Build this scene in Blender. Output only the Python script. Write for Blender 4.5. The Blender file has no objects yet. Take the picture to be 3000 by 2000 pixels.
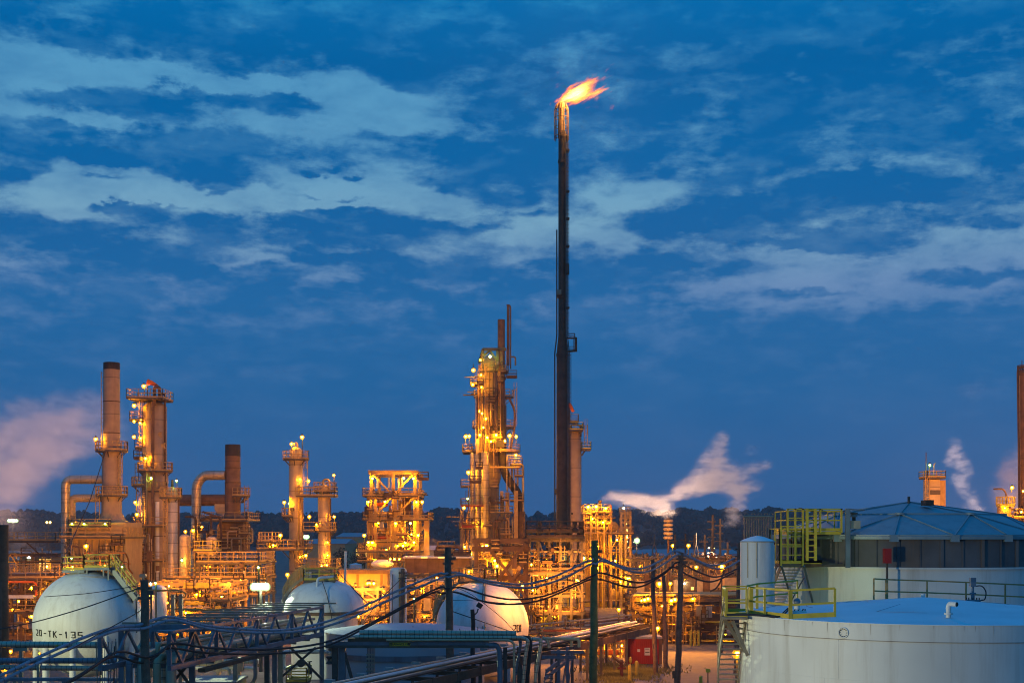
import bpy, math, random
from mathutils import Vector, Matrix, noise

R = random.Random(11)
SC = bpy.context.scene
HAZE = .00016
COL = SC.collection
F, CX, HZ, CAMH = 4000.0, 1500.0, 1560.0, 11.0     # lens and eye height: a pixel of the photograph at depth D is D / F metres

def X(px, D): return (px - CX) / F * D
def Z(py, D): return CAMH - (py - HZ) / F * D
def W3(px, py, D): return Vector((X(px, D), D, Z(py, D)))

# ------------------------------------------------------------------ materials
def _nt(name):
    m = bpy.data.materials.new(name); m.use_nodes = True
    nt = m.node_tree; nt.nodes.clear()
    return m, nt

def mat(name, col, rough=.6, metal=0., var=.18, scale=1.3, streak=None, amt=.5, bump=0., bands=None, spec=.4):
    m, nt = _nt(name); N = nt.nodes.new; L = nt.links.new
    out = N('ShaderNodeOutputMaterial'); p = N('ShaderNodeBsdfPrincipled'); L(p.outputs[0], out.inputs[0])
    p.inputs['Roughness'].default_value = rough; p.inputs['Metallic'].default_value = metal
    p.inputs['Specular IOR Level'].default_value = spec
    tc = N('ShaderNodeTexCoord')
    n1 = N('ShaderNodeTexNoise'); n1.inputs['Scale'].default_value = scale; n1.inputs['Detail'].default_value = 5
    L(tc.outputs['Object'], n1.inputs['Vector'])
    r1 = N('ShaderNodeValToRGB'); e = r1.color_ramp.elements
    e[0].position = .3; e[1].position = .7
    e[0].color = tuple(max(0, c * (1 - var)) for c in col) + (1,); e[1].color = tuple(min(1, c * (1 + var)) for c in col) + (1,)
    L(n1.outputs['Fac'], r1.inputs[0]); cur = r1.outputs[0]
    if streak:
        mp = N('ShaderNodeMapping'); mp.inputs['Scale'].default_value = (1.6, 1.6, .12)
        L(tc.outputs['Object'], mp.inputs[0])
        n2 = N('ShaderNodeTexNoise'); n2.inputs['Scale'].default_value = 1.2; n2.inputs['Detail'].default_value = 6; n2.inputs['Roughness'].default_value = .65
        L(mp.outputs[0], n2.inputs['Vector'])
        r2 = N('ShaderNodeValToRGB'); r2.color_ramp.elements[0].position = .5; r2.color_ramp.elements[1].position = .72
        r2.color_ramp.elements[1].color = (amt, amt, amt, 1); r2.color_ramp.elements[0].color = (0, 0, 0, 1)
        L(n2.outputs['Fac'], r2.inputs[0])
        mx = N('ShaderNodeMix'); mx.data_type = 'RGBA'
        L(r2.outputs[0], mx.inputs['Factor']); L(cur, mx.inputs['A']); mx.inputs['B'].default_value = streak + (1,)
        cur = mx.outputs['Result']
    if bands:                                       # plate seams round a vessel every few metres of height
        sx = N('ShaderNodeSeparateXYZ'); L(tc.outputs['Object'], sx.inputs[0])
        a = N('ShaderNodeMath'); a.operation = 'PINGPONG'; a.inputs[1].default_value = bands / 2; L(sx.outputs['Z'], a.inputs[0])
        b = N('ShaderNodeMath'); b.operation = 'LESS_THAN'; b.inputs[1].default_value = .06; L(a.outputs[0], b.inputs[0])
        c = N('ShaderNodeMath'); c.operation = 'MULTIPLY'; c.inputs[1].default_value = .45; L(b.outputs[0], c.inputs[0])
        mx = N('ShaderNodeMix'); mx.data_type = 'RGBA'
        L(c.outputs[0], mx.inputs['Factor']); L(cur, mx.inputs['A']); mx.inputs['B'].default_value = (.05, .04, .03, 1)
        cur = mx.outputs['Result']
    L(cur, p.inputs['Base Color'])
    rr = N('ShaderNodeMapRange'); rr.inputs['To Min'].default_value = max(.05, rough - .12); rr.inputs['To Max'].default_value = min(1, rough + .12)
    L(n1.outputs['Fac'], rr.inputs['Value']); L(rr.outputs[0], p.inputs['Roughness'])
    if bump:
        bp = N('ShaderNodeBump'); bp.inputs['Strength'].default_value = bump; bp.inputs['Distance'].default_value = .05
        n3 = N('ShaderNodeTexNoise'); n3.inputs['Scale'].default_value = scale * 8; n3.inputs['Detail'].default_value = 4
        L(tc.outputs['Object'], n3.inputs['Vector']); L(n3.outputs['Fac'], bp.inputs['Height']); L(bp.outputs[0], p.inputs['Normal'])
    return m

def glow(name, col, s):
    m, nt = _nt(name)
    o = nt.nodes.new('ShaderNodeOutputMaterial'); e = nt.nodes.new('ShaderNodeEmission')
    e.inputs[0].default_value = tuple(col) + (1,); e.inputs[1].default_value = s
    nt.links.new(e.outputs[0], o.inputs[0])
    return m

RUST = (.09, .035, .015)
M = dict(
    ground=mat('packed_gravel', (.16, .13, .11), .95, var=.35, scale=.35, bump=.5),
    road=mat('worn_asphalt', (.11, .095, .085), .9, var=.25, scale=.5, bump=.3),
    hill=mat('dark_woodland_floor', (.02, .025, .02), 1, var=.3, scale=.02),
    leaf=mat('dusky_foliage', (.035, .045, .035), 1, var=.5, scale=.08, spec=.1),
    grass=mat('dry_grass', (.19, .17, .05), 1, var=.4, scale=.6),
    white=mat('white_tank_paint', (.66, .66, .63), .5, var=.10, scale=.35, streak=(.30, .24, .17), amt=.38, spec=.3),
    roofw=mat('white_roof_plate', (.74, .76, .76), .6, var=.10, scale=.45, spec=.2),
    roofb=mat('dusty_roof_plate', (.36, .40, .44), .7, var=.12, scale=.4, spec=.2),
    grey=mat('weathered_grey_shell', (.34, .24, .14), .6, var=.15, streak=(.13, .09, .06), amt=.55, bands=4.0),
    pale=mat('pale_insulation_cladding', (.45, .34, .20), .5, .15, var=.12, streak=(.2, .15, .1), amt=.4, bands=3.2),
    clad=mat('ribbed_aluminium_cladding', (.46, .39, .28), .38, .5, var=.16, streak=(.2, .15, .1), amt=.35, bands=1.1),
    brown=mat('rust_brown_shell', (.17, .095, .055), .75, var=.3, streak=(.05, .03, .02), amt=.7, bands=5.0),
    rust=mat('rusty_steel', (.105, .06, .032), .85, var=.35, scale=2, streak=(.05, .025, .015), amt=.6),
    soot=mat('sooty_black_steel', (.035, .028, .024), .8, var=.4, streak=(.10, .055, .03), amt=.5),
    flare=mat('scorched_stack_steel', (.075, .05, .033), .62, var=.35, streak=(.11, .07, .03), amt=.6),
    steel=mat('galvanised_steel', (.29, .24, .17), .55, .3, var=.2, scale=2),
    dsteel=mat('dark_steelwork', (.09, .075, .06), .7, .1, var=.3, scale=2),
    bsteel=mat('blue_grey_steelwork', (.14, .175, .21), .5, .25, var=.25, scale=1.2, streak=(.09, .05, .03), amt=.5),
    bar=mat('ochre_handrail', (.36, .23, .08), .6, var=.2, scale=2),
    yel=mat('yellow_safety_paint', (.50, .37, .035), .5, var=.14, scale=2, streak=(.2, .1, .03), amt=.4),
    wood=mat('weathered_pole_wood', (.15, .10, .07), .95, var=.35, scale=3, streak=(.05, .035, .025), amt=.8, bump=.6),
    cable=mat('black_cable_sheath', (.022, .02, .02), .6, var=.2),
    bcable=mat('grey_cable_sheath', (.22, .25, .30), .5, var=.15),
    concrete=mat('concrete', (.33, .30, .27), .9, var=.2, streak=(.12, .09, .07), amt=.6),
    red=mat('red_container_paint', (.36, .015, .01), .5, var=.25, scale=.8, streak=(.12, .02, .01), amt=.5),
    mred=mat('faded_red_iron', (.14, .03, .02), .7, var=.3),
    orange=mat('orange_fabric', (.70, .14, .02), .8, var=.1),
    band=mat('dark_cladding_strap', (.06, .06, .06), .7, var=.2),
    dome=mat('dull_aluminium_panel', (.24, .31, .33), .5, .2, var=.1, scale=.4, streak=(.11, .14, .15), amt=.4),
    shroud=mat('stained_dark_band', (.10, .095, .10), .8, var=.3, scale=.7, streak=(.18, .11, .06), amt=.5),
    black=mat('black_stencil_paint', (.02, .018, .016), .7, var=.1),
    stain=mat('rain_stain', (.40, .33, .25), .7, var=.2),
    sign=mat('cream_sign_board', (.65, .60, .48), .6, var=.05),
    ysign=mat('yellow_sign_board', (.60, .42, .02), .6, var=.05),
    gsign=mat('green_yellow_sign_plate', (.35, .40, .04), .6, var=.05),
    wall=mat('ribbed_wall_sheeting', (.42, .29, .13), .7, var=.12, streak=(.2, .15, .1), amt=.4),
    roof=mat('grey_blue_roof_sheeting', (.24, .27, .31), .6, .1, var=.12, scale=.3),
    glass=mat('dark_glass', (.02, .02, .02), .15, var=.1),
)
SODIUM, MERC, WHITE = (1.0, .355, .0018), (.62, 1.0, .12), (1.0, 1.0, .62)
G = dict(s=glow('sodium_lamp_glow', SODIUM, 1150), m=glow('mercury_lamp_glow', MERC, 220), w=glow('floodlight_glow', WHITE, 260),
         b=glow('bright_floodlight_glow', (.86, 1.0, .62), 600), p=glow('pale_lamp_glow', (1, .72, .2), 60), win=glow('lit_window_glow', (1, .6, .12), 2.2))

def halo_shell(name, col, s, f):  # added translucent glowing shell round a bulb, standing in for its halo
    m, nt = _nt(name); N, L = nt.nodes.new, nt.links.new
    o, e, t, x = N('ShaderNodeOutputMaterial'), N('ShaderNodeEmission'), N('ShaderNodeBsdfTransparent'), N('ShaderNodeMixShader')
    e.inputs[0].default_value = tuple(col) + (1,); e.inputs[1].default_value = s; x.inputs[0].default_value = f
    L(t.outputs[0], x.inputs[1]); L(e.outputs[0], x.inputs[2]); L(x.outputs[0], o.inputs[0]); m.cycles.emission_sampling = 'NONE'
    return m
H = dict(s=halo_shell('amber_halo_shell', (1, .36, .004), 2.2, .38), m=halo_shell('green_halo_shell', (.35, 1, .05), .8, .25), w=halo_shell('white_halo_shell', (1, 1, .6), 1.2, .25), b=halo_shell('floodlight_halo_shell', (.55, 1, .42), 1.9, .45), p=halo_shell('pale_halo_shell', (1, .6, .12), .9, .25))

# ------------------------------------------------------------------ mesh builder
class MB:
    def __init__(s): s.v, s.f, s.mi, s.sm = [], [], [], []
    def add(s, vs, fs, mi=0, sm=False):
        k = len(s.v); s.v += [tuple(v) for v in vs]
        for f in fs: s.f.append([i + k for i in f]); s.mi.append(mi); s.sm.append(sm)
        return s
    def box(s, x0, x1, y0, y1, z0, z1, mi=0):
        return s.add([(x0, y0, z0), (x1, y0, z0), (x1, y1, z0), (x0, y1, z0), (x0, y0, z1), (x1, y0, z1), (x1, y1, z1), (x0, y1, z1)],
                     [(3, 2, 1, 0), (4, 5, 6, 7), (0, 1, 5, 4), (1, 2, 6, 5), (2, 3, 7, 6), (3, 0, 4, 7)], mi)
    def bar(s, p, q, w, h=None, mi=0):
        p, q = Vector(p), Vector(q); h = h or w; d = (q - p)
        if d.length < 1e-6: return s
        d.normalize(); up = Vector((0, 0, 1)) if abs(d.z) < .95 else Vector((0, 1, 0))
        a = d.cross(up).normalized() * (w / 2); b = a.cross(d).normalized() * (h / 2)
        vs = [c + i * a + j * b for c in (p, q) for i, j in ((-1, -1), (1, -1), (1, 1), (-1, 1))]
        return s.add(vs, [(0, 1, 2, 3), (7, 6, 5, 4), (4, 5, 1, 0), (5, 6, 2, 1), (6, 7, 3, 2), (7, 4, 0, 3)], mi)
    def tube(s, pts, r, n=8, mi=0, closed=False, caps=True):
        P = [Vector(p) for p in pts]; m = len(P); rs = r if isinstance(r, (list, tuple)) else [r] * m
        ref = None; vs = []
        for i in range(m):
            a = P[(i + 1) % m] if (closed or i < m - 1) else P[i]; b = P[i - 1] if (closed or i > 0) else P[i]
            t = (a - b).normalized()
            if ref is None:
                u = t.cross(Vector((0, 0, 1)))
                if u.length < .05: u = t.cross(Vector((0, 1, 0)))
            else: u = ref - t * ref.dot(t)
            u.normalize(); ref = u; w = t.cross(u)
            vs += [P[i] + (u * math.cos(2 * math.pi * k / n) + w * math.sin(2 * math.pi * k / n)) * rs[i] for k in range(n)]
        fs = []
        for i in range(m if closed else m - 1):
            j = (i + 1) % m
            fs += [(i * n + k, i * n + (k + 1) % n, j * n + (k + 1) % n, j * n + k) for k in range(n)]
        s.add(vs, fs, mi, True)
        if caps and not closed:
            k0 = len(s.v) - len(vs)
            s.f += [[k0 + k for k in range(n)][::-1], [k0 + (m - 1) * n + k for k in range(n)]]; s.mi += [mi, mi]; s.sm += [False, False]
        return s
    def lathe(s, prof, c=(0, 0, 0), n=24, mi=0, axis='z', caps=True):
        def pos(r, h, a):
            u, w = r * math.cos(a), r * math.sin(a)
            return {'z': (c[0] + u, c[1] + w, c[2] + h), 'x': (c[0] + h, c[1] + u, c[2] + w), 'y': (c[0] + w, c[1] + h, c[2] + u)}[axis]
        vs = [pos(max(r, 1e-3), h, 2 * math.pi * k / n) for r, h in prof for k in range(n)]
        fs = [(i * n + k, i * n + (k + 1) % n, (i + 1) * n + (k + 1) % n, (i + 1) * n + k) for i in range(len(prof) - 1) for k in range(n)]
        if prof[0][1] > prof[-1][1]: fs = [f[::-1] for f in fs]
        s.add(vs, fs, mi, True)
        if caps:
            k0 = len(s.v) - len(vs)
            for i, (r, h) in ((0, prof[0]), (len(prof) - 1, prof[-1])):
                if r > .02:
                    f = [k0 + i * n + k for k in range(n)]
                    if (i == 0) == (prof[0][1] < prof[-1][1]): f = f[::-1]
                    s.f.append(f); s.mi.append(mi); s.sm.append(False)
        return s
    def ball(s, c, r, mi=0, n=8, m=6, sz=1.):
        return s.lathe([(r * math.sin(math.pi * i / m), -r * sz * math.cos(math.pi * i / m)) for i in range(m + 1)], c, n, mi)
    def build(s, name, mats, parent=None, loc=None):
        me = bpy.data.meshes.new(name); me.from_pydata(s.v, [], s.f)
        for m in (mats if isinstance(mats, (list, tuple)) else [mats]): me.materials.append(M[m] if isinstance(m, str) else m)
        me.polygons.foreach_set('material_index', s.mi); me.polygons.foreach_set('use_smooth', s.sm)
        me.update(); me.set_sharp_from_angle(angle=math.radians(38))
        o = bpy.data.objects.new(name, me); COL.objects.link(o)
        if parent is not None: o.parent = parent
        if loc is not None: o.location = loc
        return o

def tag(o, label=None, cat=None, group=None, kind=None):
    for k, v in (('label', label), ('category', cat), ('group', group), ('kind', kind)):
        if v: o[k] = v
    return o

def fillet(pts, rad, k=4):
    P = [Vector(p) for p in pts]; out = [P[0]]
    for i in range(1, len(P) - 1):
        a, b = P[i - 1] - P[i], P[i + 1] - P[i]; r = min(rad, a.length * .45, b.length * .45)
        a.normalize(); b.normalize(); p0, p1 = P[i] + a * r, P[i] + b * r
        for j in range(k + 1):
            t = j / k; out.append(p0 * (1 - t) ** 2 + P[i] * 2 * t * (1 - t) + p1 * t * t)
    out.append(P[-1]); return out

def dome_prof(r, z0, h, n=6, r_end=0.):
    return [(r * math.cos(math.pi / 2 * i / n), z0 + h * math.sin(math.pi / 2 * i / n)) for i in range(n + 1)]

# ------------------------------------------------------------------ a thing and the fittings it can carry
class T:
    def __init__(s, name, label, cat, px, D, zb=0., group=None):
        s.px, s.D, s.zb, s.k = px, D, zb, D / F
        s.e = bpy.data.objects.new(name, None); s.e.empty_display_size = .4
        s.e.location = (X(px, D), D, zb); COL.objects.link(s.e); tag(s.e, label, cat, group)
    def x(s, px): return (px - s.px) * s.k
    def z(s, py): return Z(py, s.D) - s.zb
    def p(s, px, py, dy=0.): return Vector((s.x(px), dy, s.z(py)))
    def part(s, name, mb, mats, label=None, parent=None):
        o = mb.build(name, mats, parent or s.e)
        if label: o['label'] = label
        return o
    def shell(s, px, prof, mats, name='shell', n=24, dy=0., label=None, parent=None):
        return s.part(name, MB().lathe([(h * s.k, s.z(py)) for py, h in prof], (s.x(px), dy, 0), n), mats, label, parent)
    def pipe(s, pts, rpx, mats='steel', name='pipe', n=10, bend=3., label=None, bands=0, parent=None):
        P = fillet([s.p(*q) for q in pts], rpx * s.k * bend); mb = MB().tube(P, rpx * s.k, n)
        if bands: add_bands(mb, P, rpx * s.k, bands, n)
        return s.part(name, mb, [mats, 'band'] if bands else mats, label, parent)
    def ring(s, px, py, rpx, inner=0, dy=0., a0=0., a1=360., deck='dsteel', rail='bar', hgt=1.0):
        c = Vector((s.x(px), dy, s.z(py))); r, ri = rpx * s.k, max(inner * s.k, .05)
        n = max(6, int(abs(a1 - a0) / 18)); A = [math.radians(a0 + (a1 - a0) * i / n) for i in range(n + 1)]
        vs = [(c.x + q * math.cos(a), c.y + q * math.sin(a), c.z + h) for a in A for q, h in ((ri, -.16), (r, -.16), (r, 0), (ri, 0))]
        fs = []
        for i in range(n):
            for j in range(4): fs.append((i * 4 + j, (i + 1) * 4 + j, (i + 1) * 4 + (j + 1) % 4, i * 4 + (j + 1) % 4))
        o = s.part('platform', MB().add(vs, fs), deck)
        mb = MB(); pt = [Vector((c.x + r * math.cos(a), c.y + r * math.sin(a), c.z)) for a in A]
        for q in pt: mb.bar(q, q + Vector((0, 0, hgt)), .07)
        for a, b in zip(pt, pt[1:]):
            for h in (.12, .55 * hgt, hgt): mb.bar(a + Vector((0, 0, h)), b + Vector((0, 0, h)), .055 if h > .2 else .03, .07 if h > .2 else .16)
        s.part('railing', mb, rail, parent=o)
        mb = MB()
        for i in range(0, n + 1, max(1, n // 6)):
            a = A[i]; mb.bar((c.x + r * .95 * math.cos(a), c.y + r * .95 * math.sin(a), c.z - .1), (c.x + ri * math.cos(a), c.y + ri * math.sin(a), c.z - .1 - (r - ri) * .9), .08)
        s.part('bracket', mb, deck, parent=o)
        return o
    def deck(s, x0, x1, py, y0, y1, deck='dsteel', rail='bar', hgt=1.0, brace=True, sides='fblr'):
        a, b, z = s.x(x0), s.x(x1), s.z(py)
        o = s.part('platform', MB().box(a, b, y0, y1, z - .16, z), deck)
        mb = MB(); cor = dict(f=((a, y0), (b, y0)), b=((a, y1), (b, y1)), l=((a, y0), (a, y1)), r=((b, y0), (b, y1)))
        for sd in sides:
            p, q = (Vector((*u, z)) for u in cor[sd]); n = max(1, round((q - p).length / 1.3))
            for i in range(n + 1): m = p.lerp(q, i / n); mb.bar(m, m + Vector((0, 0, hgt)), .065)
            for h in (.1, .55 * hgt, hgt): mb.bar(p + Vector((0, 0, h)), q + Vector((0, 0, h)), .05, .065 if h > .2 else .16)
        s.part('railing', mb, rail, parent=o)
        return o
    def ladder(s, px, py0, py1, dy=0., wpx=9, cage=True, mats='bar'):
        w = max(.4, wpx * s.k) / 2; x = s.x(px); z0, z1 = s.z(py1), s.z(py0)
        mb = MB()
        for d in (-w, w): mb.bar((x + d, dy, z0), (x + d, dy, z1), .07)
        k = z0
        while k < z1: mb.bar((x - w, dy, k), (x + w, dy, k), .04); k += .45
        o = s.part('ladder', mb, mats)
        if cage:
            mb = MB(); k = z0 + 2
            hoop = [(x + w * 1.25 * math.cos(a), dy - w * 1.6 * math.sin(a)) for a in [math.pi * i / 6 for i in range(7)]]
            while k < z1:
                for p, q in zip(hoop, hoop[1:]): mb.bar((*p, k), (*q, k), .05)
                k += 1.1
            for p in hoop[::2]: mb.bar((*p, z0 + 2), (*p, z1 + .8), .04)
            s.part('cage', mb, mats, parent=o)
        return o
    def lamp(s, px, py, dy=-1.2, kind='s', post=16, r=.17, side=0, mats='dsteel'):
        r *= .76 * R.uniform(.72, 1.22); c = s.p(px, py, dy); mb = MB()
        if post:
            b = c + Vector((side * s.k, 0, -post * s.k))
            mb.tube([b + Vector((0, .25, 0)), Vector((b.x, c.y + .25, c.z + r * 1.9)), c + Vector((0, 0, r * 2))], .045, 6)
        mb.lathe([(r * .35, r * 2.1), (r * .75, r * 1.5), (r * 1.15, r * .75), (r * 1.05, r * .7)], c, 10)
        o = s.part('lamp', mb, mats)
        s.part('bulb', MB().ball(c, r * .72, n=10, m=7), G[kind], parent=o)
        if post: s.part('halo_shell', MB().ball(c - Vector((0, 0, r * .15)), r * 1.55, n=14, m=10), H[kind], parent=o)
        return o

def add_bands(mb, P, r, step, n=10, mi=1):
    acc = 0.
    for a, b in zip(P, P[1:]):
        d = b - a; L = d.length
        if L < 1e-6: continue
        d.normalize(); t = step - acc
        while t < L:
            q = a + d * t; mb.tube([q - d * .013, q + d * .013], r * 1.025, n, mi, caps=False); t += step
        acc = (acc + L) % step

def solo(name, label, cat, mb, mats, group=None, kind=None, loc=None):
    return tag(mb.build(name, mats, None, loc), label, cat, group, kind)

def steel_frame(t, x0, x1, pys, y0, y1, bays, mats='dsteel', w=.22, top=None, brace=.5, deckp=.5, rail='bar', base=None):
    """an open steel structure: columns, floor beams level by level, diagonal braces, some grating decks with handrails"""
    xs = [t.x(x0) + (t.x(x1) - t.x(x0)) * i / bays for i in range(bays + 1)]; zt = t.z(top if top else pys[0]); zb = 0. if base is None else t.z(base)
    for x in xs:
        for y in (y0, y1): t.part('column', MB().box(x - w / 2, x + w / 2, y - w / 2, y + w / 2, zb, zt), mats)
    zs = [t.z(p) for p in pys]
    for i, z in enumerate(zs):
        mb = MB()
        for y in (y0, y1): mb.bar((xs[0] - w, y, z), (xs[-1] + w, y, z), w * .7, w * 1.2)
        for x in xs: mb.bar((x, y0, z - .01), (x, y1, z - .01), w * .6, w)
        o = t.part('floor_beam', mb, mats)
        if R.random() < deckp: t.deck(x0 - 3, x1 + 3, pys[i] - 2, y0 - .5, y1 + .3, rail=rail)
        if i + 1 < len(zs) or zb < z - 1:
            zn = zs[i + 1] if i + 1 < len(zs) else zb
            for a, b in zip(xs, xs[1:]):
                if R.random() < brace:
                    q = R.random() < .5
                    t.part('brace', MB().bar((a if q else b, y0 - w * .6, z), (b if q else a, y0 - w * .6, zn), w * .55), mats)

def dress(t, x0, x1, pa, pb, y, n=6):
    for i in range(n):
        x = R.uniform(x0, x1); a = R.uniform(pa, pb - 20); k = R.random()
        if k < .35: t.ladder(x, a, min(pb, a + R.uniform(25, 60)), y, 5, R.random() < .3, R.choice(['bar', 'rust', 'dsteel']))
        elif k < .6: t.deck(x, x + R.uniform(14, 34), a, y - .6, y + .8, deck='rust', rail=R.choice(['bar', 'rust']), hgt=.9)
        elif k < .8: c = t.p(x, a, y); g = R.uniform(.2, .6); t.part('cabinet', MB().box(c.x - g * .5, c.x + g * .5, y - .3, y + .2, c.z - g, c.z + g), R.choice(['wall', 'steel', 'rust', 'brown', 'concrete', 'soot']))
        else:
            c = t.p(x, a, y); t.part('valve', MB().lathe([(.1, -.35), (.2, -.3), (.08, -.1), (.08, .1), (.2, .3), (.1, .35)], c, 9).tube([(c.x, c.y, c.z), (c.x, c.y - .5, c.z)], .05, 6).lathe([(.22, -.55), (.22, -.5)], (c.x, c.y, c.z), 10, axis='y'), R.choice(['rust', 'dsteel', 'bar']))

PIPEM = ['pale', 'clad', 'steel', 'rust', 'brown', 'dsteel', 'rust', 'bar']
def fill_pipes(t, x0, x1, pys, y0, y1, n=5, rmin=2, rmax=5, mats=None):
    """straight and dropping lines along each level of a frame"""
    n = int(n * 1.35); rmin, rmax = rmin * .7, rmax * .85
    for py in pys:
        for i in range(n):
            r = R.uniform(rmin, rmax); dy = y0 + (y1 - y0) * (i + .5) / n; up = r + 3; m = R.choice(mats or PIPEM)
            if R.random() < .45:
                xa = R.uniform(x0, x0 + (x1 - x0) * .6); h = R.choice((-1, 1)) * R.uniform(15, 40)
                t.pipe([(xa, py - up + h, dy), (xa, py - up, dy), (x1 + R.uniform(-10, 14), py - up, dy)], r, m, n=7)
            else: t.pipe([(x0 - R.uniform(0, 14), py - up, dy), (x1 + R.uniform(0, 14), py - up, dy)], r, m, n=7)

def fill_risers(t, x0, x1, pa, pb, y0, y1, n=6, rmin=1.5, rmax=4, mats=None):
    n = int(n * 1.7); rmin, rmax = rmin * .6, rmax * .8
    for i in range(n):
        x = R.uniform(x0, x1); a = R.uniform(pa, pa + (pb - pa) * .4); dy = R.uniform(y0, y1); r = R.uniform(rmin, rmax)
        pts = [(x, a, dy), (x, pb, dy)]
        if R.random() < .6: pts = [(x + R.choice((-1, 1)) * R.uniform(12, 45), a, dy)] + pts
        t.pipe(pts, r, R.choice(mats or PIPEM), n=7, name='riser')

def drum(t, x0, x1, py, rpx, dy, mats='pale', name='drum', legs=True, base=None):
    a, b, r = t.x(x0), t.x(x1), rpx * t.k
    pr = [(r * math.cos(u), a - r * .5 * math.sin(u)) for u in [math.pi / 2 - math.pi / 2 * i / 5 for i in range(6)]] + [(r * math.sin(u), b + r * .5 * math.cos(u)) for u in [math.pi / 2 - math.pi / 2 * i / 5 for i in range(6)]]
    o = t.part(name, MB().lathe(pr, (0, dy, t.z(py)), 16, axis='x'), mats)
    if legs:
        zb = t.z(base) if base else t.z(py) - r * 1.6
        for q in (.2, .8):
            x = a + (b - a) * q; t.part('saddle', MB().box(x - .15, x + .15, dy - r * .7, dy + r * .7, zb, t.z(py) - r * .6), 'concrete', parent=o)
    return o

def vessel(t, px, pyt, pyb, hpx, dy, mats='pale', name='vessel', n=18):
    h = hpx * t.k; zt, zb = t.z(pyt), t.z(pyb)
    return t.part(name, MB().lathe([(h, zb), (h, zt - h * .6)] + dome_prof(h, zt - h * .6, h * .6)[1:], (t.x(px), dy, 0), n), mats)

# ================================================================== the setting
def setting():
    mb = MB(); n = 24; xs = [-3500 + 7000 * i / n for i in range(n + 1)]; ys = [-60 + 3400 * (i / n) ** 1.6 for i in range(n + 1)]
    mb.add([(x, y, 0) for y in ys for x in xs], [(j * (n + 1) + i, j * (n + 1) + i + 1, (j + 1) * (n + 1) + i + 1, (j + 1) * (n + 1) + i) for j in range(n) for i in range(n)])
    tag(mb.build('ground', 'ground'), 'bare gravel ground of the refinery yard', 'ground', kind='structure')
    c = [(2150, 60), (2085, 95), (2085, 115), (2105, 145), (2120, 185), (2135, 260)]; vs = []
    for px, D in c: w = 4.2; x = X(px, D); vs += [(x - w, D, .004), (x + w, D, .004)]
    tag(MB().add(vs, [(2 * i, 2 * i + 1, 2 * i + 3, 2 * i + 2) for i in range(len(c) - 1)]).build('road', 'road'), 'worn asphalt lane leading into the refinery past the tank stair', 'road', kind='structure')
    # wooded ridge
    prof = [(-900, 1512), (-200, 1506), (0, 1503), (110, 1500), (250, 1508), (400, 1518), (620, 1513), (800, 1508), (960, 1512), (1090, 1508), (1180, 1506), (1270, 1500), (1310, 1497), (1350, 1501), (1440, 1512),
            (1560, 1510), (1700, 1508), (1840, 1500), (1930, 1503), (1990, 1494), (2060, 1500), (2160, 1497), (2260, 1497), (2380, 1501), (2500, 1512), (2900, 1515), (3300, 1508), (4200, 1510)]
    def ridge(px):
        for (a, p), (b, q) in zip(prof, prof[1:]):
            if a <= px <= b: return p + (q - p) * (px - a) / (b - a)
        return 1510
    mb = MB(); cols = [-900 + i * 60 for i in range(86)]; vs = []
    for px in cols:
        h = Z(ridge(px) + 12, 1400)
        for D, q in ((800, 0.), (950, .12), (1150, .5), (1400, 1.), (1900, .9)): vs.append((X(px, 1400) * (D / 1400) ** .3, D, h * q + (.0 if q else -1)))
    mb.add(vs, [(i * 5 + j, (i + 1) * 5 + j, (i + 1) * 5 + j + 1, i * 5 + j + 1) for i in range(len(cols) - 1) for j in range(4)], sm=True)
    tag(mb.build('hills', 'hill'), 'low dark wooded ridge along the horizon', 'hills', kind='structure')
    rr = random.Random(5); mb = MB()
    for k in range(3400):
        px = rr.uniform(-300, 3300); f = rr.random() ** 1.5; D = 1400 - 560 * f
        q = 1. if D > 1390 else (.5 + .5 * (D - 1150) / 250 if D > 1150 else .12 + .38 * max(0, (D - 950)) / 200 if D > 950 else .12 * (D - 800) / 150)
        zb = Z(ridge(px) + 12, 1400) * q; x = X(px, 1400) * (D / 1400) ** .3
        h = rr.uniform(4.5, 8.5) * (1.25 if rr.random() < .06 else 1); r = rr.uniform(3, 6.5)
        for b in range(rr.choice((2, 3, 4))):
            cx, cy, cz = x + rr.uniform(-.6, .6) * r, D + rr.uniform(-.5, .5) * r, zb + h * rr.uniform(.25, .85); rb = r * rr.uniform(.35, .75)
            vs = []; 
            for i in range(4):
                u = math.pi * (i + .5) / 4
                for j in range(6):
                    w = 2 * math.pi * (j + .5 * (i % 2)) / 6; g = rb * rr.uniform(.65, 1.3)
                    vs.append((cx + g * math.sin(u) * math.cos(w), cy + g * math.sin(u) * math.sin(w), cz - g * math.cos(u)))
            fs = [(i * 6 + j, i * 6 + (j + 1) % 6, (i + 1) * 6 + (j + 1) % 6, (i + 1) * 6 + j) for i in range(3) for j in range(6)] + [tuple(range(18, 24)), tuple(range(5, -1, -1))]
            mb.add(vs, fs)
    tag(mb.build('far_woodland', 'leaf'), 'dark woodland covering the ridge behind the refinery', 'woods', kind='stuff')
    # grass patch by the hydrant
    mb = MB(); rr = random.Random(3)
    for k in range(9000):
        a = rr.uniform(0, 2 * math.pi); q = abs(rr.gauss(0, .5)) * (1 + .3 * math.sin(3 * a + 1) + .25 * math.sin(7 * a)); px = 1826 + 105 * q * math.cos(a); D = 107 + 8 * q * math.sin(a)
        x = X(px, D); h = rr.uniform(.08, .32); w = .05; dx = rr.uniform(-.1, .1)
        mb.add([(x - w, D, 0), (x + w, D, 0), (x + dx, D + rr.uniform(-.08, .08), h)], [(0, 1, 2)])
    tag(mb.build('rough_grass', 'grass'), 'rough dry grass around the fire monitor', 'grass', kind='stuff')
setting()

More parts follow.
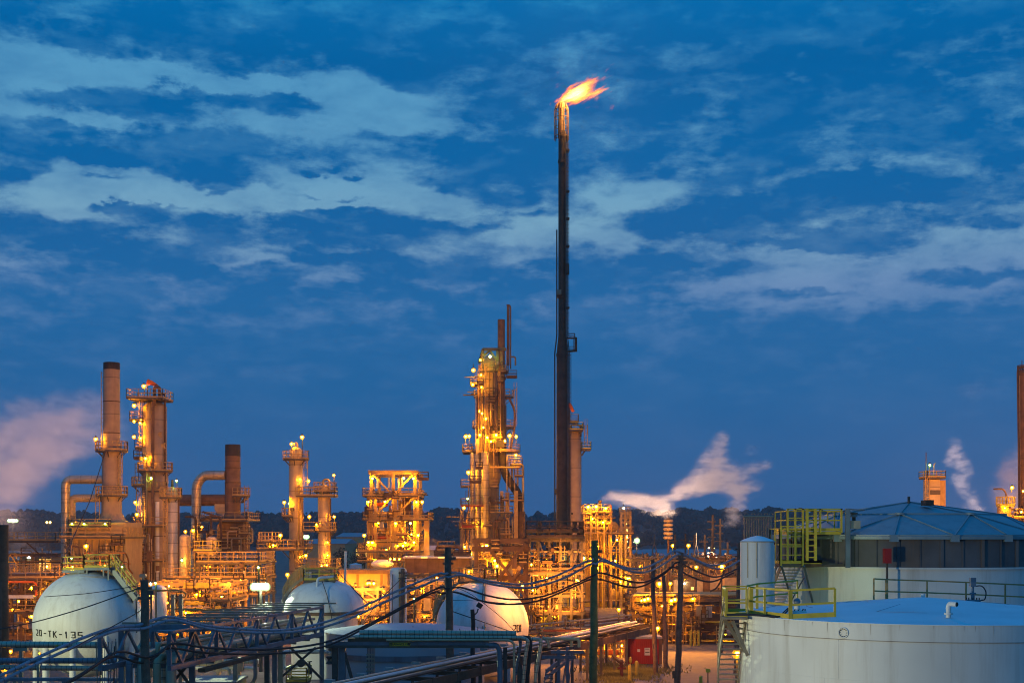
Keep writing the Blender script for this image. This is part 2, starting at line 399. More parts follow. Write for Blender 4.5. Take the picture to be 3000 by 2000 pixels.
# ------------------------------------------------------------------ far buildings behind the plant
def shed(px0, px1, pyt, pye, D, depth, label, wall='wall', roof='roof', windows=0, name='warehouse', wy=None):
    t = T(name, label, 'building', (px0 + px1) / 2, D)
    a, b, ze, zr = t.x(px0), t.x(px1), t.z(pye), t.z(pyt)
    t.part('wall', MB().box(a, b, 0, depth, 0, ze), wall)
    o = .4
    t.part('roof', MB().add([(a - o, -o, ze), (b + o, -o, ze), (b + o, depth + o, ze), (a - o, depth + o, ze), (a - o, depth / 2, zr), (b + o, depth / 2, zr)], [(0, 1, 5, 4), (2, 3, 4, 5), (0, 4, 3), (1, 2, 5), (3, 2, 1, 0)]), roof)
    for i in range(windows):
        x = a + (b - a) * (i + .5) / windows; w = (b - a) / windows * .3; h = ze * .5
        t.part('window', MB().box(x - w, x + w, -.06, .05, h - w * .9, h + w * .9), G['win'])
    return t
shed(985, 1100, 1560, 1572, 420, 40, 'long low warehouse with a slate blue roof behind the twin columns', windows=3)
shed(900, 1010, 1578, 1592, 360, 26, 'small grey shed lower than the slate roofed warehouse', roof='roof')
shed(1790, 1900, 1612, 1622, 300, 22, 'flat roofed control building behind the white floodlight mast', windows=0)
shed(1905, 2170, 1610, 1626, 330, 30, 'wide pale hall with blue roof behind the switchyard lattice masts', windows=0)
shed(1225, 1400, 1598, 1610, 330, 20, 'pale roofed shed glimpsed behind the long covered conveyor', windows=0)
t = shed(58, 155, 1622, 1630, 210, 14, 'open lit building with tall windows past the left tree line', wall='wall')
for i in range(6):
    x = t.x(118 + i * 6); t.part('window', MB().box(x - .12, x + .1, -.05, .04, t.z(1682), t.z(1637)), G['win'])
    t.part('post', MB().box(x + .11, x + .2, -.12, -.05, 0, t.z(1630)), 'steel')

def little_tree(px, pyt, D, hw, label):
    t = T('round_tree', label, 'tree', px, D); zt = t.z(pyt); r = hw * t.k; rr = random.Random(px)
    t.part('trunk', MB().tube([(0, 0, 0), (.1, 0, zt * .4), (0, .1, zt * .8)], [r * .14, r * .1, r * .04], 7), 'wood')
    mb = MB()
    for k in range(520):
        u, v, q = rr.uniform(-1, 1), rr.uniform(0, 2 * math.pi), rr.random() ** .4
        lump = 1 + .25 * math.sin(v * 3 + u * 4); s = math.sqrt(1 - u * u) * q * r * lump
        c = Vector((s * math.cos(v), s * math.sin(v), zt * .6 + u * q * zt * .42)); g = r * rr.uniform(.07, .16)
        d = [Vector((rr.uniform(-1, 1), rr.uniform(-1, 1), rr.uniform(-1, 1))) * g for _ in range(3)]
        mb.add([c + d[0], c + d[1], c + d[2], c - d[0]], [(0, 1, 2), (1, 3, 2)])
    t.part('crown', mb, 'leaf')
little_tree(1000, 1602, 330, 26, 'bushy dark tree in front of the slate roofed warehouse')
little_tree(1055, 1592, 380, 22, 'smaller dark tree right of the bushy one by the warehouse')
little_tree(1038, 1618, 300, 16, 'low dark bush beside the small white tank')
t = T('storage_tank', 'small round white tank beside the low dark bush', 'tank', 1042, 280)
t.shell(1042, [(1652, 18), (1800, 18)], 'white'); t.shell(1042, [(1648, .5), (1652, 18.4)], 'roofw', name='roof')

# ------------------------------------------------------------------ free standing lamps
def mast(px, py, D, kind, label, r=.2, heads=1, arm=9, group='lamp masts in the yard', mats='dsteel', name='lamp_mast', zb=0.):
    r *= .8 * R.uniform(.8, 1.15); t = T(name, label, 'lamp', px, D, zb, group); z = t.z(py)
    t.part('pole', MB().tube([(0, .2, 0), (0, .2, z + r * 2)], [.11, .07], 8), mats)
    for i in range(heads):
        dx = (i - (heads - 1) / 2) * arm * t.k; c = Vector((dx, 0, z))
        mb = MB().lathe([(r * .3, r * 2.2), (r, r * 1.5), (r * 1.3, r * .8), (r * 1.2, r * .7)], c, 10)
        mb.tube([(dx, 0, z + r * 2), (0, .2, z + r * 2)], .05, 6)
        o = t.part('lamp', mb, mats); t.part('bulb', MB().ball(c, r * .72, n=12, m=8), G[kind], parent=o); t.part('halo_shell', MB().ball(c - Vector((0, 0, r * .15)), r * 1.75, n=14, m=10), H[kind], parent=o)
    return t
mast(37, 1524, 300, 'b', 'tall mast with a cluster of blazing white floodlights over the left steam', .34, 4, 7)
mast(142, 1529, 330, 'p', 'tall thin mast with two small pale lamps before the dark trees', .3, 2, 10)
mast(216, 1530, 260, 's', 'mast with three orange lamps between the grey duct and the heater platform', .22, 3, 6)
mast(85, 1633, 190, 'w', 'white floodlight before the building with tall windows', .26)
mast(95, 1720, 125, 's', 'big orange lamp above the left pipe alley', .27)
mast(14, 1957, 84, 's', 'orange lamp beneath the insulated lines at the lowest left', .17)
mast(897, 1571, 185, 'b', 'white floodlight shining between the two banded columns', .27, 2, 6)
mast(1866, 1582, 215, 'b', 'lone white star bright floodlight before the ridge, right of the boiler house', .36)
mast(1971, 1597, 235, 's', 'orange mast lamp just right of the stacked disc silencer', .26)
mast(2017, 1597, 235, 's', 'orange mast lamp in front of the lattice mast', .26)
mast(2084, 1604, 260, 'p', 'pair of weak amber lamps on the tall bare pole', .2, 2, 14)
mast(2040, 1660, 170, 's', 'orange lamp among the cables right of the thick pole', .23)
mast(2115, 1659, 125, 's', 'largest orange lamp, with a curved hose below, left of the white tank', .3)
mast(2125, 1636, 230, 'm', 'tiny green lamp above the largest orange lamp', .16)
mast(1932, 1709, 140, 's', 'strong orange lamp between the two wooden poles', .27)
mast(1964, 1708, 140, 's', 'orange lamp peeping past the slim silencer pole', .2)
mast(2160, 1913, 85, 's', 'orange lamp behind the white stair treads', .2)
mast(1863, 1862, 118, 's', 'orange lamp on a thin post before the red container', .16)
mast(1835, 1533, 330, 'p', 'faint lamp over the boiler house roof', .2)
mast(1067, 1567, 182, 's', 'orange lamp on a bent post left of the open steel tower', .2)
mast(591, 1543, 190, 's', 'orange lamp on a post right of the brown heater', .2)
mast(620, 1555, 175, 's', 'orange lamp in front of the brown heater', .2)
mast(568, 1553, 170, 's', 'double orange lamp before the cladded duct', .22, 2, 5)
mast(543, 1556, 168, 's', 'orange lamp over the green lit drum', .2)
mast(1427, 1598, 160, 's', 'orange lamp in front of the tall reactor base', .22)
mast(1374, 1670, 150, 's', 'orange lamp right of the conveyor end', .2)
mast(1280, 1692, 130, 's', 'orange lamp low behind the drooping cables', .16)
mast(1198, 1643, 160, 's', 'orange lamp at the left end of the conveyor roof', .22)
mast(1040, 1714, 130, 's', 'orange lamp in front of the yellow lit wall', .17)
mast(1080, 1708, 130, 's', 'orange lamp with a twin below it by the yellow lit wall', .19, 2, 5)
mast(1124, 1727, 128, 's', 'orange lamp left of the white upright tank', .17)
mast(1150, 1783, 118, 's', 'orange lamp at the foot of the white upright tank', .17)
mast(1213, 1753, 118, 'm', 'tiny green lamp right of the pole behind the cables', .11)
mast(1927, 1839, 122, 's', 'orange lamp above the red container', .17)
mast(1813, 1784, 140, 's', 'orange lamp near the big drum end', .17)
mast(1793, 1838, 125, 's', 'orange lamp over the bundled pipes', .13)
mast(1710, 1634, 160, 'm', 'small green lamp left of the green tinged pole', .2)
mast(1690, 1698, 150, 's', 'orange lamp right of the flare base', .12)
mast(357, 1660, 130, 'm', 'small green lamp behind the walkway railing', .1)
mast(252, 1599, 140, 's', 'orange lamp on a thin post above the sphere walkway', .2)
mast(455, 1707, 110, 'm', 'greenish white lamp behind the dark wooden pole', .12)
mast(441, 1709, 104, 'w', 'white lamp at the dark wooden pole top', .12)
mast(495, 1716, 120, 'm', 'tiny green lamp above the white vessel top', .09)
mast(757, 1661, 112, 'm', 'small green lamp above the dazzling floodlight', .13)
mast(842, 1682, 140, 's', 'orange lamp left of the spheroid stair', .16)
mast(500, 1870, 105, 's', 'orange lamp seen through the truss bridge', .14)

# the dazzling floodlight beside the dark frame
t = T('floodlight', 'dazzling green white floodlight on a mast behind the truss bridge', 'floodlight', 762, 108)
t.part('pole', MB().tube([(0, .3, 0), (0, .3, t.z(1706))], [.16, .1], 8), 'dsteel')
for i in range(4):
    c = Vector(((-.48 + .32 * i), 0, t.z(1718)))
    o = t.part('lamp', MB().box(c.x - .16, c.x + .16, .12, .4, c.z - .2, c.z + .28), 'dsteel')
    t.part('bulb', MB().ball(c, .17, n=12, m=8), G['b'], parent=o); t.part('halo_shell', MB().ball(c, .34, n=16, m=12), H['b'], parent=o)

# ================================================================== left: tall grey stack on its heater
t = T('heater_stack', 'tall pale grey stack with a black rim standing on its heater', 'stack', 327, 150)
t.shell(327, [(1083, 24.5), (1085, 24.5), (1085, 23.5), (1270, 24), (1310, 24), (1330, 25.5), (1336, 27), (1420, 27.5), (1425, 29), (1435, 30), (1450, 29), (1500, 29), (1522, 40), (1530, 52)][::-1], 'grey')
t.shell(327, [(1062, 22), (1063, 23.5), (1084, 23.5)][::-1], 'soot', name='rim')
for py in (1175, 1267, 1342): t.shell(327, [(py, 24.6), (py + 3, 24.6)], 'rust', name='seam_ring')
t.ring(327, 1320, 46, 25); t.ring(327, 1451, 45, 29)
t.ladder(302, 1088, 1320, 0, 5, False); t.ladder(357, 1335, 1440, -.6); t.ladder(294, 1450, 1535, -1)
t.lamp(287, 1287, -.8, post=18, r=.19)
t.pipe([(303, 1404, 0), (192, 1404, 0), (192, 1700, 0)], 13, 'clad', 'duct', 14, 1.6, bands=1.2)
t.pipe([(300, 1458, .6), (204, 1458, .6), (204, 1560, .6)], 12, 'pale', 'duct', 14, 1.4, bands=2.2)
b = t.part('heater_box', MB().box(t.x(238), t.x(392), -3.2, 3.4, t.z(1760), t.z(1530)), 'wall')
for i in range(9): t.part('stiffener', MB().box(t.x(240 + i * 18.6), t.x(243 + i * 18.6), -3.34, -3.21, t.z(1760), t.z(1580)), 'steel', parent=b)
t.deck(220, 398, 1572, -5, 4); t.deck(238, 350, 1540, -4.2, -3.25, hgt=.7); t.deck(250, 385, 1640, -5.4, -3.2)
for px in (247, 283, 342): t.lamp(px, 1534, -4.3, 'm', 8, .1)
dress(t, 240, 392, 1575, 1720, -4.6, 14); fill_risers(t, 240, 395, 1590, 1760, -5.2, -3.7, 9, 1.2, 2.6)
t.pipe([(285, 1620, -5), (365, 1620, -5), (372, 1632, -5), (372, 1690, -5)], 3, 'orange', 'burner_line')
for px in (298, 350): t.shell(px, [(1590, 6), (1596, 3), (1640, 2)][::-1], 'pale', 'vent', 10, -4.8)
solo('guy_wire', 'thin dark guy wire running down left from the tall grey stack', 'wire', MB().tube([W3(313, 1310, 149), W3(262, 1470, 140), W3(175, 1660, 126), W3(150, 1690, 122)], .05, 5), 'cable')

# ------------------------------------------------------------------ left fractionating tower
t = T('fractionating_tower', 'broad banded tower with orange windsock and lamps down its left edge', 'tower', 454, 158)
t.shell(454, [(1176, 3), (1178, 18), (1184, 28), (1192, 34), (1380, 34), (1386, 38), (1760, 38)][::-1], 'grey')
t.deck(387, 492, 1170, -2.4, 2.4); t.ring(454, 1380, 50, 35); t.ring(425, 1422, 38, 20); t.ring(462, 1438, 30, 22, -.6)
t.deck(386, 425, 1232, -1, 1); t.deck(402, 424, 1313, -1, 1); t.deck(405, 500, 1540, -3, 2); t.deck(395, 500, 1640, -3, 2)
t.pipe([(463, 1190, -1.6), (463, 1138, -1.6), (478, 1138, -1.6), (478, 1176, -1.6)], 5, 'brown', 'overhead_pipe', bend=2.4)
t.pipe([(459, 1180, -1.7), (459, 1560, -1.8), (452, 1760, -1.8)], 5, 'brown', 'downcomer')
t.pipe([(478, 1156, -.6), (487, 1156, -.6), (487, 1380, -.6), (490, 1560, -.6)], 3, 'rust', 'vent_pipe')
t.pipe([(440, 1380, -1.6), (440, 1760, -1.6)], 3, 'steel', 'riser'); t.pipe([(430, 1460, -1.7), (430, 1760, -1.7)], 4, 'clad', 'riser'); t.pipe([(472, 1470, -1.7), (472, 1760, -1.7)], 6, 'white', 'riser')
t.ladder(416, 1172, 1360, -.4); t.ladder(408, 1440, 1640, -.4)
for px, py in ((400, 1190), (400, 1236), (399, 1281)): t.lamp(px, py, -1, post=-1, r=.2, side=8)
t.lamp(428, 1133, -1, post=70, r=.19); t.lamp(440, 1345, -2, post=38, r=.18); t.lamp(403, 1471, -1, post=10, r=.2); t.lamp(456, 1402, -2, 'm', 14, .16); t.lamp(415, 1507, -2, post=10, r=.2)
for px, py in ((416, 1240), (418, 1285), (419, 1232)): t.lamp(px, py, -.9, post=0, r=.11)
dress(t, 405, 500, 1240, 1700, -3, 14); fill_risers(t, 418, 490, 1560, 1780, -3, -1.6, 8, 1.2, 3.4); t.deck(400, 505, 1720, -3, 2)
t = T('windsock', 'orange windsock flying above the broad banded tower', 'windsock', 432, 157, 0); e = t.e; e.location.z = Z(1168, 157); t.zb = Z(1168, 157)
t.part('pole', MB().tube([(0, 0, 0), (0, 0, t.z(1112))], .06, 6), 'dsteel')
t.part('sock', MB().tube([t.p(432, 1118), t.p(446, 1122), t.p(462, 1130)], [.36, .26, .14], 10), 'orange')
t = T('slim_column', 'slim dark green lit column with a small platform on top', 'column', 505, 146)
t.shell(505, [(1425, 2), (1428, 12), (1436, 17), (1780, 17)][::-1], 'clad'); t.ring(500, 1456, 32, 17); t.shell(505, [(1405, 3), (1428, 4)][::-1], 'soot', name='relief_valve')
t.lamp(521, 1408, -.6, 'm', 18, .18); t.pipe([(524, 1430, 0), (524, 1780, 0)], 2.2, 'rust', 'riser'); t.ladder(489, 1450, 1760, -.7, 6)
t = T('domed_drum', 'upright domed drum lit green beside the slim column', 'drum', 541, 140)
vessel(t, 541, 1564, 1690, 15, 0, 'pale', 'shell'); t.ring(541, 1690, 62, 14, a0=180, a1=380); t.ladder(566, 1575, 1690, -.3); t.lamp(539, 1640, -.9, 'm', 8, .15)
t.lamp(548, 1703, -1.4, post=10, r=.15); t.lamp(565, 1702, -1.4, post=10, r=.17); t.lamp(568, 1711, -1.8, post=10, r=.16)
for px in (505, 541, 575): t.part('leg', MB().box(t.x(px) - .12, t.x(px) + .12, -.3, .3, 0, t.z(1692)), 'dsteel')

# ------------------------------------------------------------------ brown heater stack with gooseneck duct
t = T('rusty_stack', 'short rust brown stack with charred top and a gooseneck duct', 'stack', 682, 172)
t.shell(682, [(1336, 22), (1370, 22), (1410, 22), (1412, 23), (1440, 23), (1448, 22.5), (1505, 23), (1512, 30), (1525, 45)][::-1], 'brown')
t.shell(682, [(1302, 21.5), (1303, 22), (1336, 22.4)][::-1], 'soot', name='charred_rim')
for py in (1369, 1412): t.shell(682, [(py, 23.4), (py + 3, 23.4)], 'rust', name='seam_ring')
t.ring(690, 1452, 42, 22, a0=-90, a1=90); t.ladder(724, 1440, 1560, -.5)
t.pipe([(662, 1392, -.5), (598, 1392, -.5), (578, 1420, -.5), (578, 1700, -.5)], 14, 'clad', 'gooseneck_duct', 14, 1.1, bands=1.3)
t.pipe([(662, 1464, .5), (620, 1464, .5), (520, 1464, 1.5)], 17, 'brown', 'crossover_duct', 12)
t.part('hopper', MB().lathe([(23 * t.k, 0), (12 * t.k, 1.5)], (t.x(650), 0, t.z(1485)), 10, axis='y'), 'pale')
t.deck(612, 745, 1524, -5, 4); t.shell(685, [(1526, 36), (1534, 46), (1540, 47), (1608, 47), (1614, 44)][::-1], 'brown', 'heater_shell', 24); t.shell(685, [(1570, 48), (1574, 48)][::-1], 'rust', 'shell_band', 24); t.pipe([(640, 1560, -2.4), (622, 1560, -2.4), (622, 1680, -2.4)], 6, 'brown', 'duct', 12); t.pipe([(735, 1548, -2), (748, 1548, -2), (748, 1590, -2), (730, 1590, -2)], 3, 'pale', 'loop_pipe', 8); t.deck(632, 740, 1576, -4.4, -1)
for px in (642, 684, 726): t.part('leg', MB().box(t.x(px) - .2, t.x(px) + .2, -3.3, -2.9, 0, t.z(1612)), 'dsteel')
for px in (600, 644, 672): t.pipe([(px - 30, 1514 + R.uniform(-4, 10), -5), (px, 1514, -5), (px, 1800, -5)], 3.5, 'rust', 'riser')
dress(t, 600, 760, 1540, 1740, -5.4, 18); t.deck(640, 755, 1640, -5, 3); t.deck(590, 650, 1604, -5, 2); fill_risers(t, 640, 745, 1540, 1780, -5.5, -3.8, 9, 1.5, 3.6, ['rust', 'brown', 'steel', 'pale'])
t.pipe([(620, 1500, -5), (662, 1514, -5), (672, 1522, -5), (672, 1700, -5)], 3, 'rust', 'riser')

# ------------------------------------------------------------------ twin banded columns
t = T('twin_column', 'taller banded column of the pair, with caged ladder and domed top', 'column', 867, 165)
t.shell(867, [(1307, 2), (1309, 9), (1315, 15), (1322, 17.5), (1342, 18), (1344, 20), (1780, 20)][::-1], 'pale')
t.ring(867, 1345, 38, 19); t.ring(862, 1512, 36, 20, a0=90, a1=270); t.ring(867, 1606, 50, 20); t.deck(830, 905, 1606, -3, -1)
t.ladder(897, 1345, 1420, -.4); t.ladder(886, 1440, 1780, -1, 7); t.deck(872, 936, 1452, -1.5, 1.2)
t.pipe([(880, 1420, -.9), (880, 1780, -.9)], 3, 'yel', 'riser'); t.pipe([(889, 1460, -.6), (889, 1780, -.6)], 2, 'bar', 'riser'); t.pipe([(866, 1310, -.7), (866, 1298, -.7), (874, 1298, -.7), (874, 1312, -.7)], 2, 'bar', 'overhead_pipe')
t.part('manhole', MB().lathe([(6 * t.k, 0), (6 * t.k, -.3)], (t.x(860), -.75, t.z(1492)), 12, axis='y'), 'dsteel')
for px, py, pp in ((888, 1281, 60), (857, 1301, 42), (836, 1471, 38), (907, 1409, 40), (899, 1626, 10), (909, 1513, 40)): t.lamp(px, py, -.8, post=pp, r=.2)
t.lamp(884, 1405, -1.3, post=0, r=.12); t.lamp(851, 1475, -1.3, post=0, r=.12); t.lamp(884, 1630, -1.3, post=0, r=.12)
t = T('twin_column', 'shorter banded column of the pair, with a looped pipe over its dome', 'column', 949, 160)
t.shell(949, [(1417, 2), (1419, 8), (1424, 13), (1430, 15), (1450, 15.5), (1452, 17.5), (1780, 17.5)][::-1], 'pale')
t.ring(952, 1438, 33, 15); t.deck(915, 985, 1452, -1.4, 1.4, rail='bar'); t.ring(956, 1554, 30, 16); t.deck(890, 925, 1554, -1, 1)
t.pipe([(947, 1420, -.2), (947, 1404, -.2), (966, 1404, -.2), (966, 1780, -.4)], 2.8, 'bar', 'overhead_pipe'); t.pipe([(970, 1460, -.5), (970, 1700, -.5)], 1.8, 'rust', 'riser')
for py in (1437, 1539): t.part('manhole', MB().lathe([(6 * t.k, 0), (6 * t.k, -.3)], (t.x(942), -.6, t.z(py)), 14, axis='y'), 'pale')
for px, py, pp in ((980, 1392, 40), (981, 1513, 36)): t.lamp(px, py, -.6, post=pp, r=.21)
t.lamp(963, 1588, -.9, post=0, r=.09); t.lamp(963, 1625, -.9, post=0, r=.1); t.lamp(930, 1536, -.9, post=0, r=.1)
for px, py in ((951, 1656), (966, 1653)): t.lamp(px, py, -2.5, post=0, r=.16)
t.deck(880, 995, 1660, -4, 2)
t = T('short_column', 'short pale column with a railed top left of the twin columns', 'column', 792, 150)
t.shell(792, [(1576, 3), (1579, 9), (1586, 11), (1606, 11), (1608, 12), (1725, 12)][::-1], 'pale')
t.ring(792, 1585, 34, 11); t.part('manhole', MB().lathe([(5 * t.k, 0), (5 * t.k, -.3)], (t.x(788), -.45, t.z(1593)), 12, axis='y'), 'pale')
t.lamp(824, 1567, -.6, post=20, r=.19); t.lamp(804, 1596, -.7, post=0, r=.15); t.shell(797, [(1556, 1.5), (1576, 2.5)][::-1], 'bar', name='relief_valve'); t.deck(800, 875, 1607, -1.4, 1)
t.deck(756, 800, 1607, -1, 1)

# ================================================================== open steel process tower
t = T('process_tower', 'open steel tower of lit decks crowded with lamps, drums and pipes', 'structure', 1162, 185)
steel_frame(t, 1100, 1224, [1388, 1455, 1520, 1592, 1640], -5.2, 5.2, 2, 'bar', .42, 1386, 1., 0)
t.deck(1077, 1234, 1455, -6.4, 6); t.deck(1077, 1262, 1522, -6.4, 6); t.deck(1062, 1240, 1612, -6.4, 6); t.deck(1062, 1240, 1640, -6.6, 6); t.deck(1090, 1232, 1585, -6, 5)
for x0, x1 in ((1248, 1264),): t.part('column', MB().box(t.x(1257) - .35, t.x(1257) + .35, -5.5, -4.8, 0, t.z(1522)), 'bar')
t.part('brace', MB().bar(t.p(1234, 1562, -5.4), t.p(1258, 1532, -5.4), .3), 'bar')
for px in (1092, 1112, 1170, 1232): t.part('column', MB().box(t.x(px) - .18, t.x(px) + .18, -5.9, -5.5, 0, t.z(1455)), 'bar')
vessel(t, 1190, 1462, 1518, 14, 1, 'brown'); vessel(t, 1130, 1545, 1588, 11, -1, 'pale'); vessel(t, 1168, 1552, 1590, 9, -3, 'wall'); vessel(t, 1205, 1590, 1640, 12, 0, 'bar')
drum(t, 1120, 1185, 1505, 6, -4.8, 'pale', 'exchanger'); drum(t, 1100, 1150, 1572, 6, -3, 'red', 'exchanger'); drum(t, 1104, 1140, 1478, 6, -3, 'orange', 'exchanger')
for px in (1116, 1186, 1148, 1176): vessel(t, px, 1398 + R.uniform(0, 8), 1432, 3.2, -4.5, 'white', 'cylinder', 10)
fill_pipes(t, 1085, 1240, [1452, 1520, 1590, 1640], -5, 5, 6, 1.5, 4, ['bar', 'pale', 'steel', 'wall', 'brown'])
fill_risers(t, 1100, 1226, 1450, 1660, -5.6, 4, 22, 1.2, 3.2, ['bar', 'pale', 'wall', 'yel'])
dress(t, 1080, 1236, 1400, 1650, -6.2, 26)
for px, py in ((1104, 1406), (1193, 1405), (1221, 1406), (1094, 1473), (1140, 1472), (1121, 1532), (1170, 1533), (1212, 1533), (1093, 1587), (1104, 1588), (1198, 1587), (1222, 1587), (1176, 1597), (1191, 1597), (1110, 1638)):
    t.lamp(px, py, -6, post=R.choice((0, 12)), r=.24)
t.lamp(1229, 1473, -6, post=36, r=.25); t.lamp(1245, 1473, -6, post=44, r=.25); t.lamp(1215, 1564, -6, post=0, r=.16); t.lamp(1234, 1567, -6, post=0, r=.18)
for px, py in ((1150, 1500), (1185, 1560), (1130, 1610), (1160, 1440)): t.lamp(px, py, 1, post=0, r=.22)
t.ladder(1100, 1455, 1585, -6.2); t.ladder(1232, 1405, 1455, -5)

# ================================================================== tall cracking reactor
t = T('cracking_reactor', 'tallest lit reactor tower with ringed decks and a bent black downpipe', 'tower', 1440, 205)
t.shell(1432, [(1040, 2), (1046, 14), (1056, 22), (1080, 26), (1170, 27), (1176, 29), (1320, 31), (1324, 36), (1400, 36), (1420, 30), (1600, 30)][::-1], 'grey', n=28)
t.part('top_frame', MB().bar(t.p(1416, 1085, -3), t.p(1416, 1031, -3), .4).bar(t.p(1416, 1031, -3), t.p(1484, 1031, -3), .4).bar(t.p(1458, 1031, -3), t.p(1458, 1085, -3), .4).bar(t.p(1436, 1034, -3), t.p(1456, 1062, -3), .3).bar(t.p(1436, 1034, -3), t.p(1418, 1050, -3), .3).bar(t.p(1416, 1031, -3), t.p(1404, 1062, 0), .3), 'dsteel')
t.ring(1446, 1090, 44, 24); t.ring(1446, 1163, 58, 26); t.ring(1446, 1252, 62, 28); t.ring(1446, 1322, 78, 32, deck='bar'); t.deck(1357, 1384, 1326, -4, 2); t.deck(1378, 1408, 1127, -2, 1)
t.pipe([(1469, 944, -2.5), (1469, 1192, -2.5)], 10.5, 'brown', 'vent_stack', 14)
t.pipe([(1472, 1192, -2.6), (1472, 1360, -2.6), (1484, 1400, -2.6), (1514, 1440, -2.6), (1522, 1462, -2.6), (1522, 1520, -2.6)], 12, 'soot', 'downpipe', 14, 2)
t.pipe([(1522, 1498, -2.6), (1522, 1640, -2.6)], 16, 'rust', 'downpipe_foot', 14)
t.pipe([(1489, 900, -2), (1489, 1075, -2)], 4, 'brown', 'tail_pipe'); t.pipe([(1484, 900, -2), (1493, 900, -2), (1496, 906, -2), (1496, 1085, -2)], 2, 'brown', 'tail_pipe')
t.pipe([(1496, 1050, -2), (1510, 1050, -2), (1510, 1075, -2)], 2.4, 'brown', 'tail_pipe'); t.ladder(1480, 1031, 1090, -2, 7, False)
t.pipe([(1486, 1170, -2), (1492, 1170, -2), (1508, 1205, -2), (1508, 1250, -2), (1496, 1320, -2)], 3.4, 'brown', 'transfer_line')
t.pipe([(1498, 1362, -3), (1532, 1362, -3), (1532, 1500, -3)], 3.4, 'pale', 'transfer_line'); t.pipe([(1436, 1373, -5), (1525, 1373, -5)], 3, 'bar', 'transfer_line')
for px, py0, py1 in ((1386, 1335, 1640), (1401, 1335, 1640), (1422, 1330, 1640)):
    t.shell(px, [(py0 - 4, 3 if px < 1410 else 8), (py0, 7 if px < 1410 else 12), (py1, 7 if px < 1410 else 13)][::-1], 'clad', 'insulated_riser', 14, -4.4)
t.shell(1403, [(1292, 2), (1296, 6), (1304, 7.5), (1316, 6), (1320, 6), (1332, 6)][::-1], 'pale', 'cyclone_head', 12, -5)
t.deck(1354, 1382, 1428, -6, -3.5); t.deck(1354, 1420, 1482, -6.5, -3.5, deck='red'); t.deck(1350, 1395, 1548, -6.5, -3); t.deck(1436, 1462, 1430, -6.5, -4); t.deck(1436, 1502, 1503, -6.5, -3); t.deck(1495, 1534, 1468, -5, -2)
t.deck(1495, 1530, 1366, -5, -1)
for px in (1445, 1472, 1487, 1511): t.part('column', MB().box(t.x(px) - .3, t.x(px) + .3, -6.2, -5.6, 0, t.z(1440 + R.uniform(-10, 30))), 'bar' if px > 1480 else 'dsteel')
t.ladder(1510, 1140, 1250, -2, 7); t.ladder(1428, 1180, 1320, -6, 6, False); t.ladder(1380, 1430, 1640, -6.2, 7); t.pipe([(1448, 1270, -6), (1448, 1400, -6)], 1.6, 'bar', 'riser'); t.pipe([(1440, 1190, -6), (1440, 1250, -6)], 1.8, 'bar', 'riser'); t.pipe([(1430, 1200, -6), (1430, 1252, -6)], 1.8, 'bar', 'riser')
fill_risers(t, 1352, 1392, 1490, 1650, -7, -3, 9, 1.4, 3, ['bar', 'pale', 'steel']); fill_risers(t, 1440, 1510, 1510, 1650, -6.5, -1, 12, 1.4, 3.6, ['rust', 'brown', 'bar', 'steel']); fill_risers(t, 1485, 1520, 1330, 1440, -5, 0, 7, 1.4, 2.6, ['bar', 'pale'])
fill_risers(t, 1400, 1418, 1060, 1300, -3, 2, 6, 1.3, 2.4, ['bar', 'steel', 'rust'])
fill_risers(t, 1396, 1470, 1060, 1330, -5.5, -3.4, 16, 1.1, 2.4, ['bar', 'rust', 'dsteel', 'steel', 'brown']); dress(t, 1388, 1500, 1060, 1330, -4.4, 22); dress(t, 1355, 1520, 1340, 1640, -6.8, 26)
t.part('cabinet', MB().box(t.x(1456), t.x(1478), -8.2, -6.5, t.z(1318), t.z(1299)), 'yel'); t.part('cabinet', MB().box(t.x(1350), t.x(1358), -5, -3, t.z(1560), t.z(1545)), 'red'); t.part('cabinet', MB().box(t.x(1358), t.x(1392), -6.9, -6.6, t.z(1545), t.z(1536)), 'red')
for px, py, pp in ((1389, 1092, -18), (1387, 1134, -18), (1405, 1210, 0), (1368, 1286, 20), (1378, 1285, 20), (1408, 1282, 20), (1455, 1282, 30), (1493, 1284, 25), (1512, 1286, 25), (1511, 1339, 0), (1376, 1388, 20), (1363, 1489, 10)):
    t.lamp(px, py, -5.8 if py > 1250 else -3.5, post=pp, r=.25, side=0)
t.lamp(1437, 1055, -4.2, 'm', 0, .25); t.lamp(1374, 1463, -6.5, 'm', 12, .2)
for px, py in ((1412, 1110), (1413, 1145), (1410, 1068), (1425, 1235), (1418, 1260), (1440, 1300), (1370, 1540), (1400, 1535), (1365, 1600), (1385, 1620)): t.lamp(px, py, -5.4, post=0, r=.17)
for px, py in ((1430, 1290), (1480, 1300), (1415, 1222)): t.lamp(px, py, -6.6, post=0, r=.2)

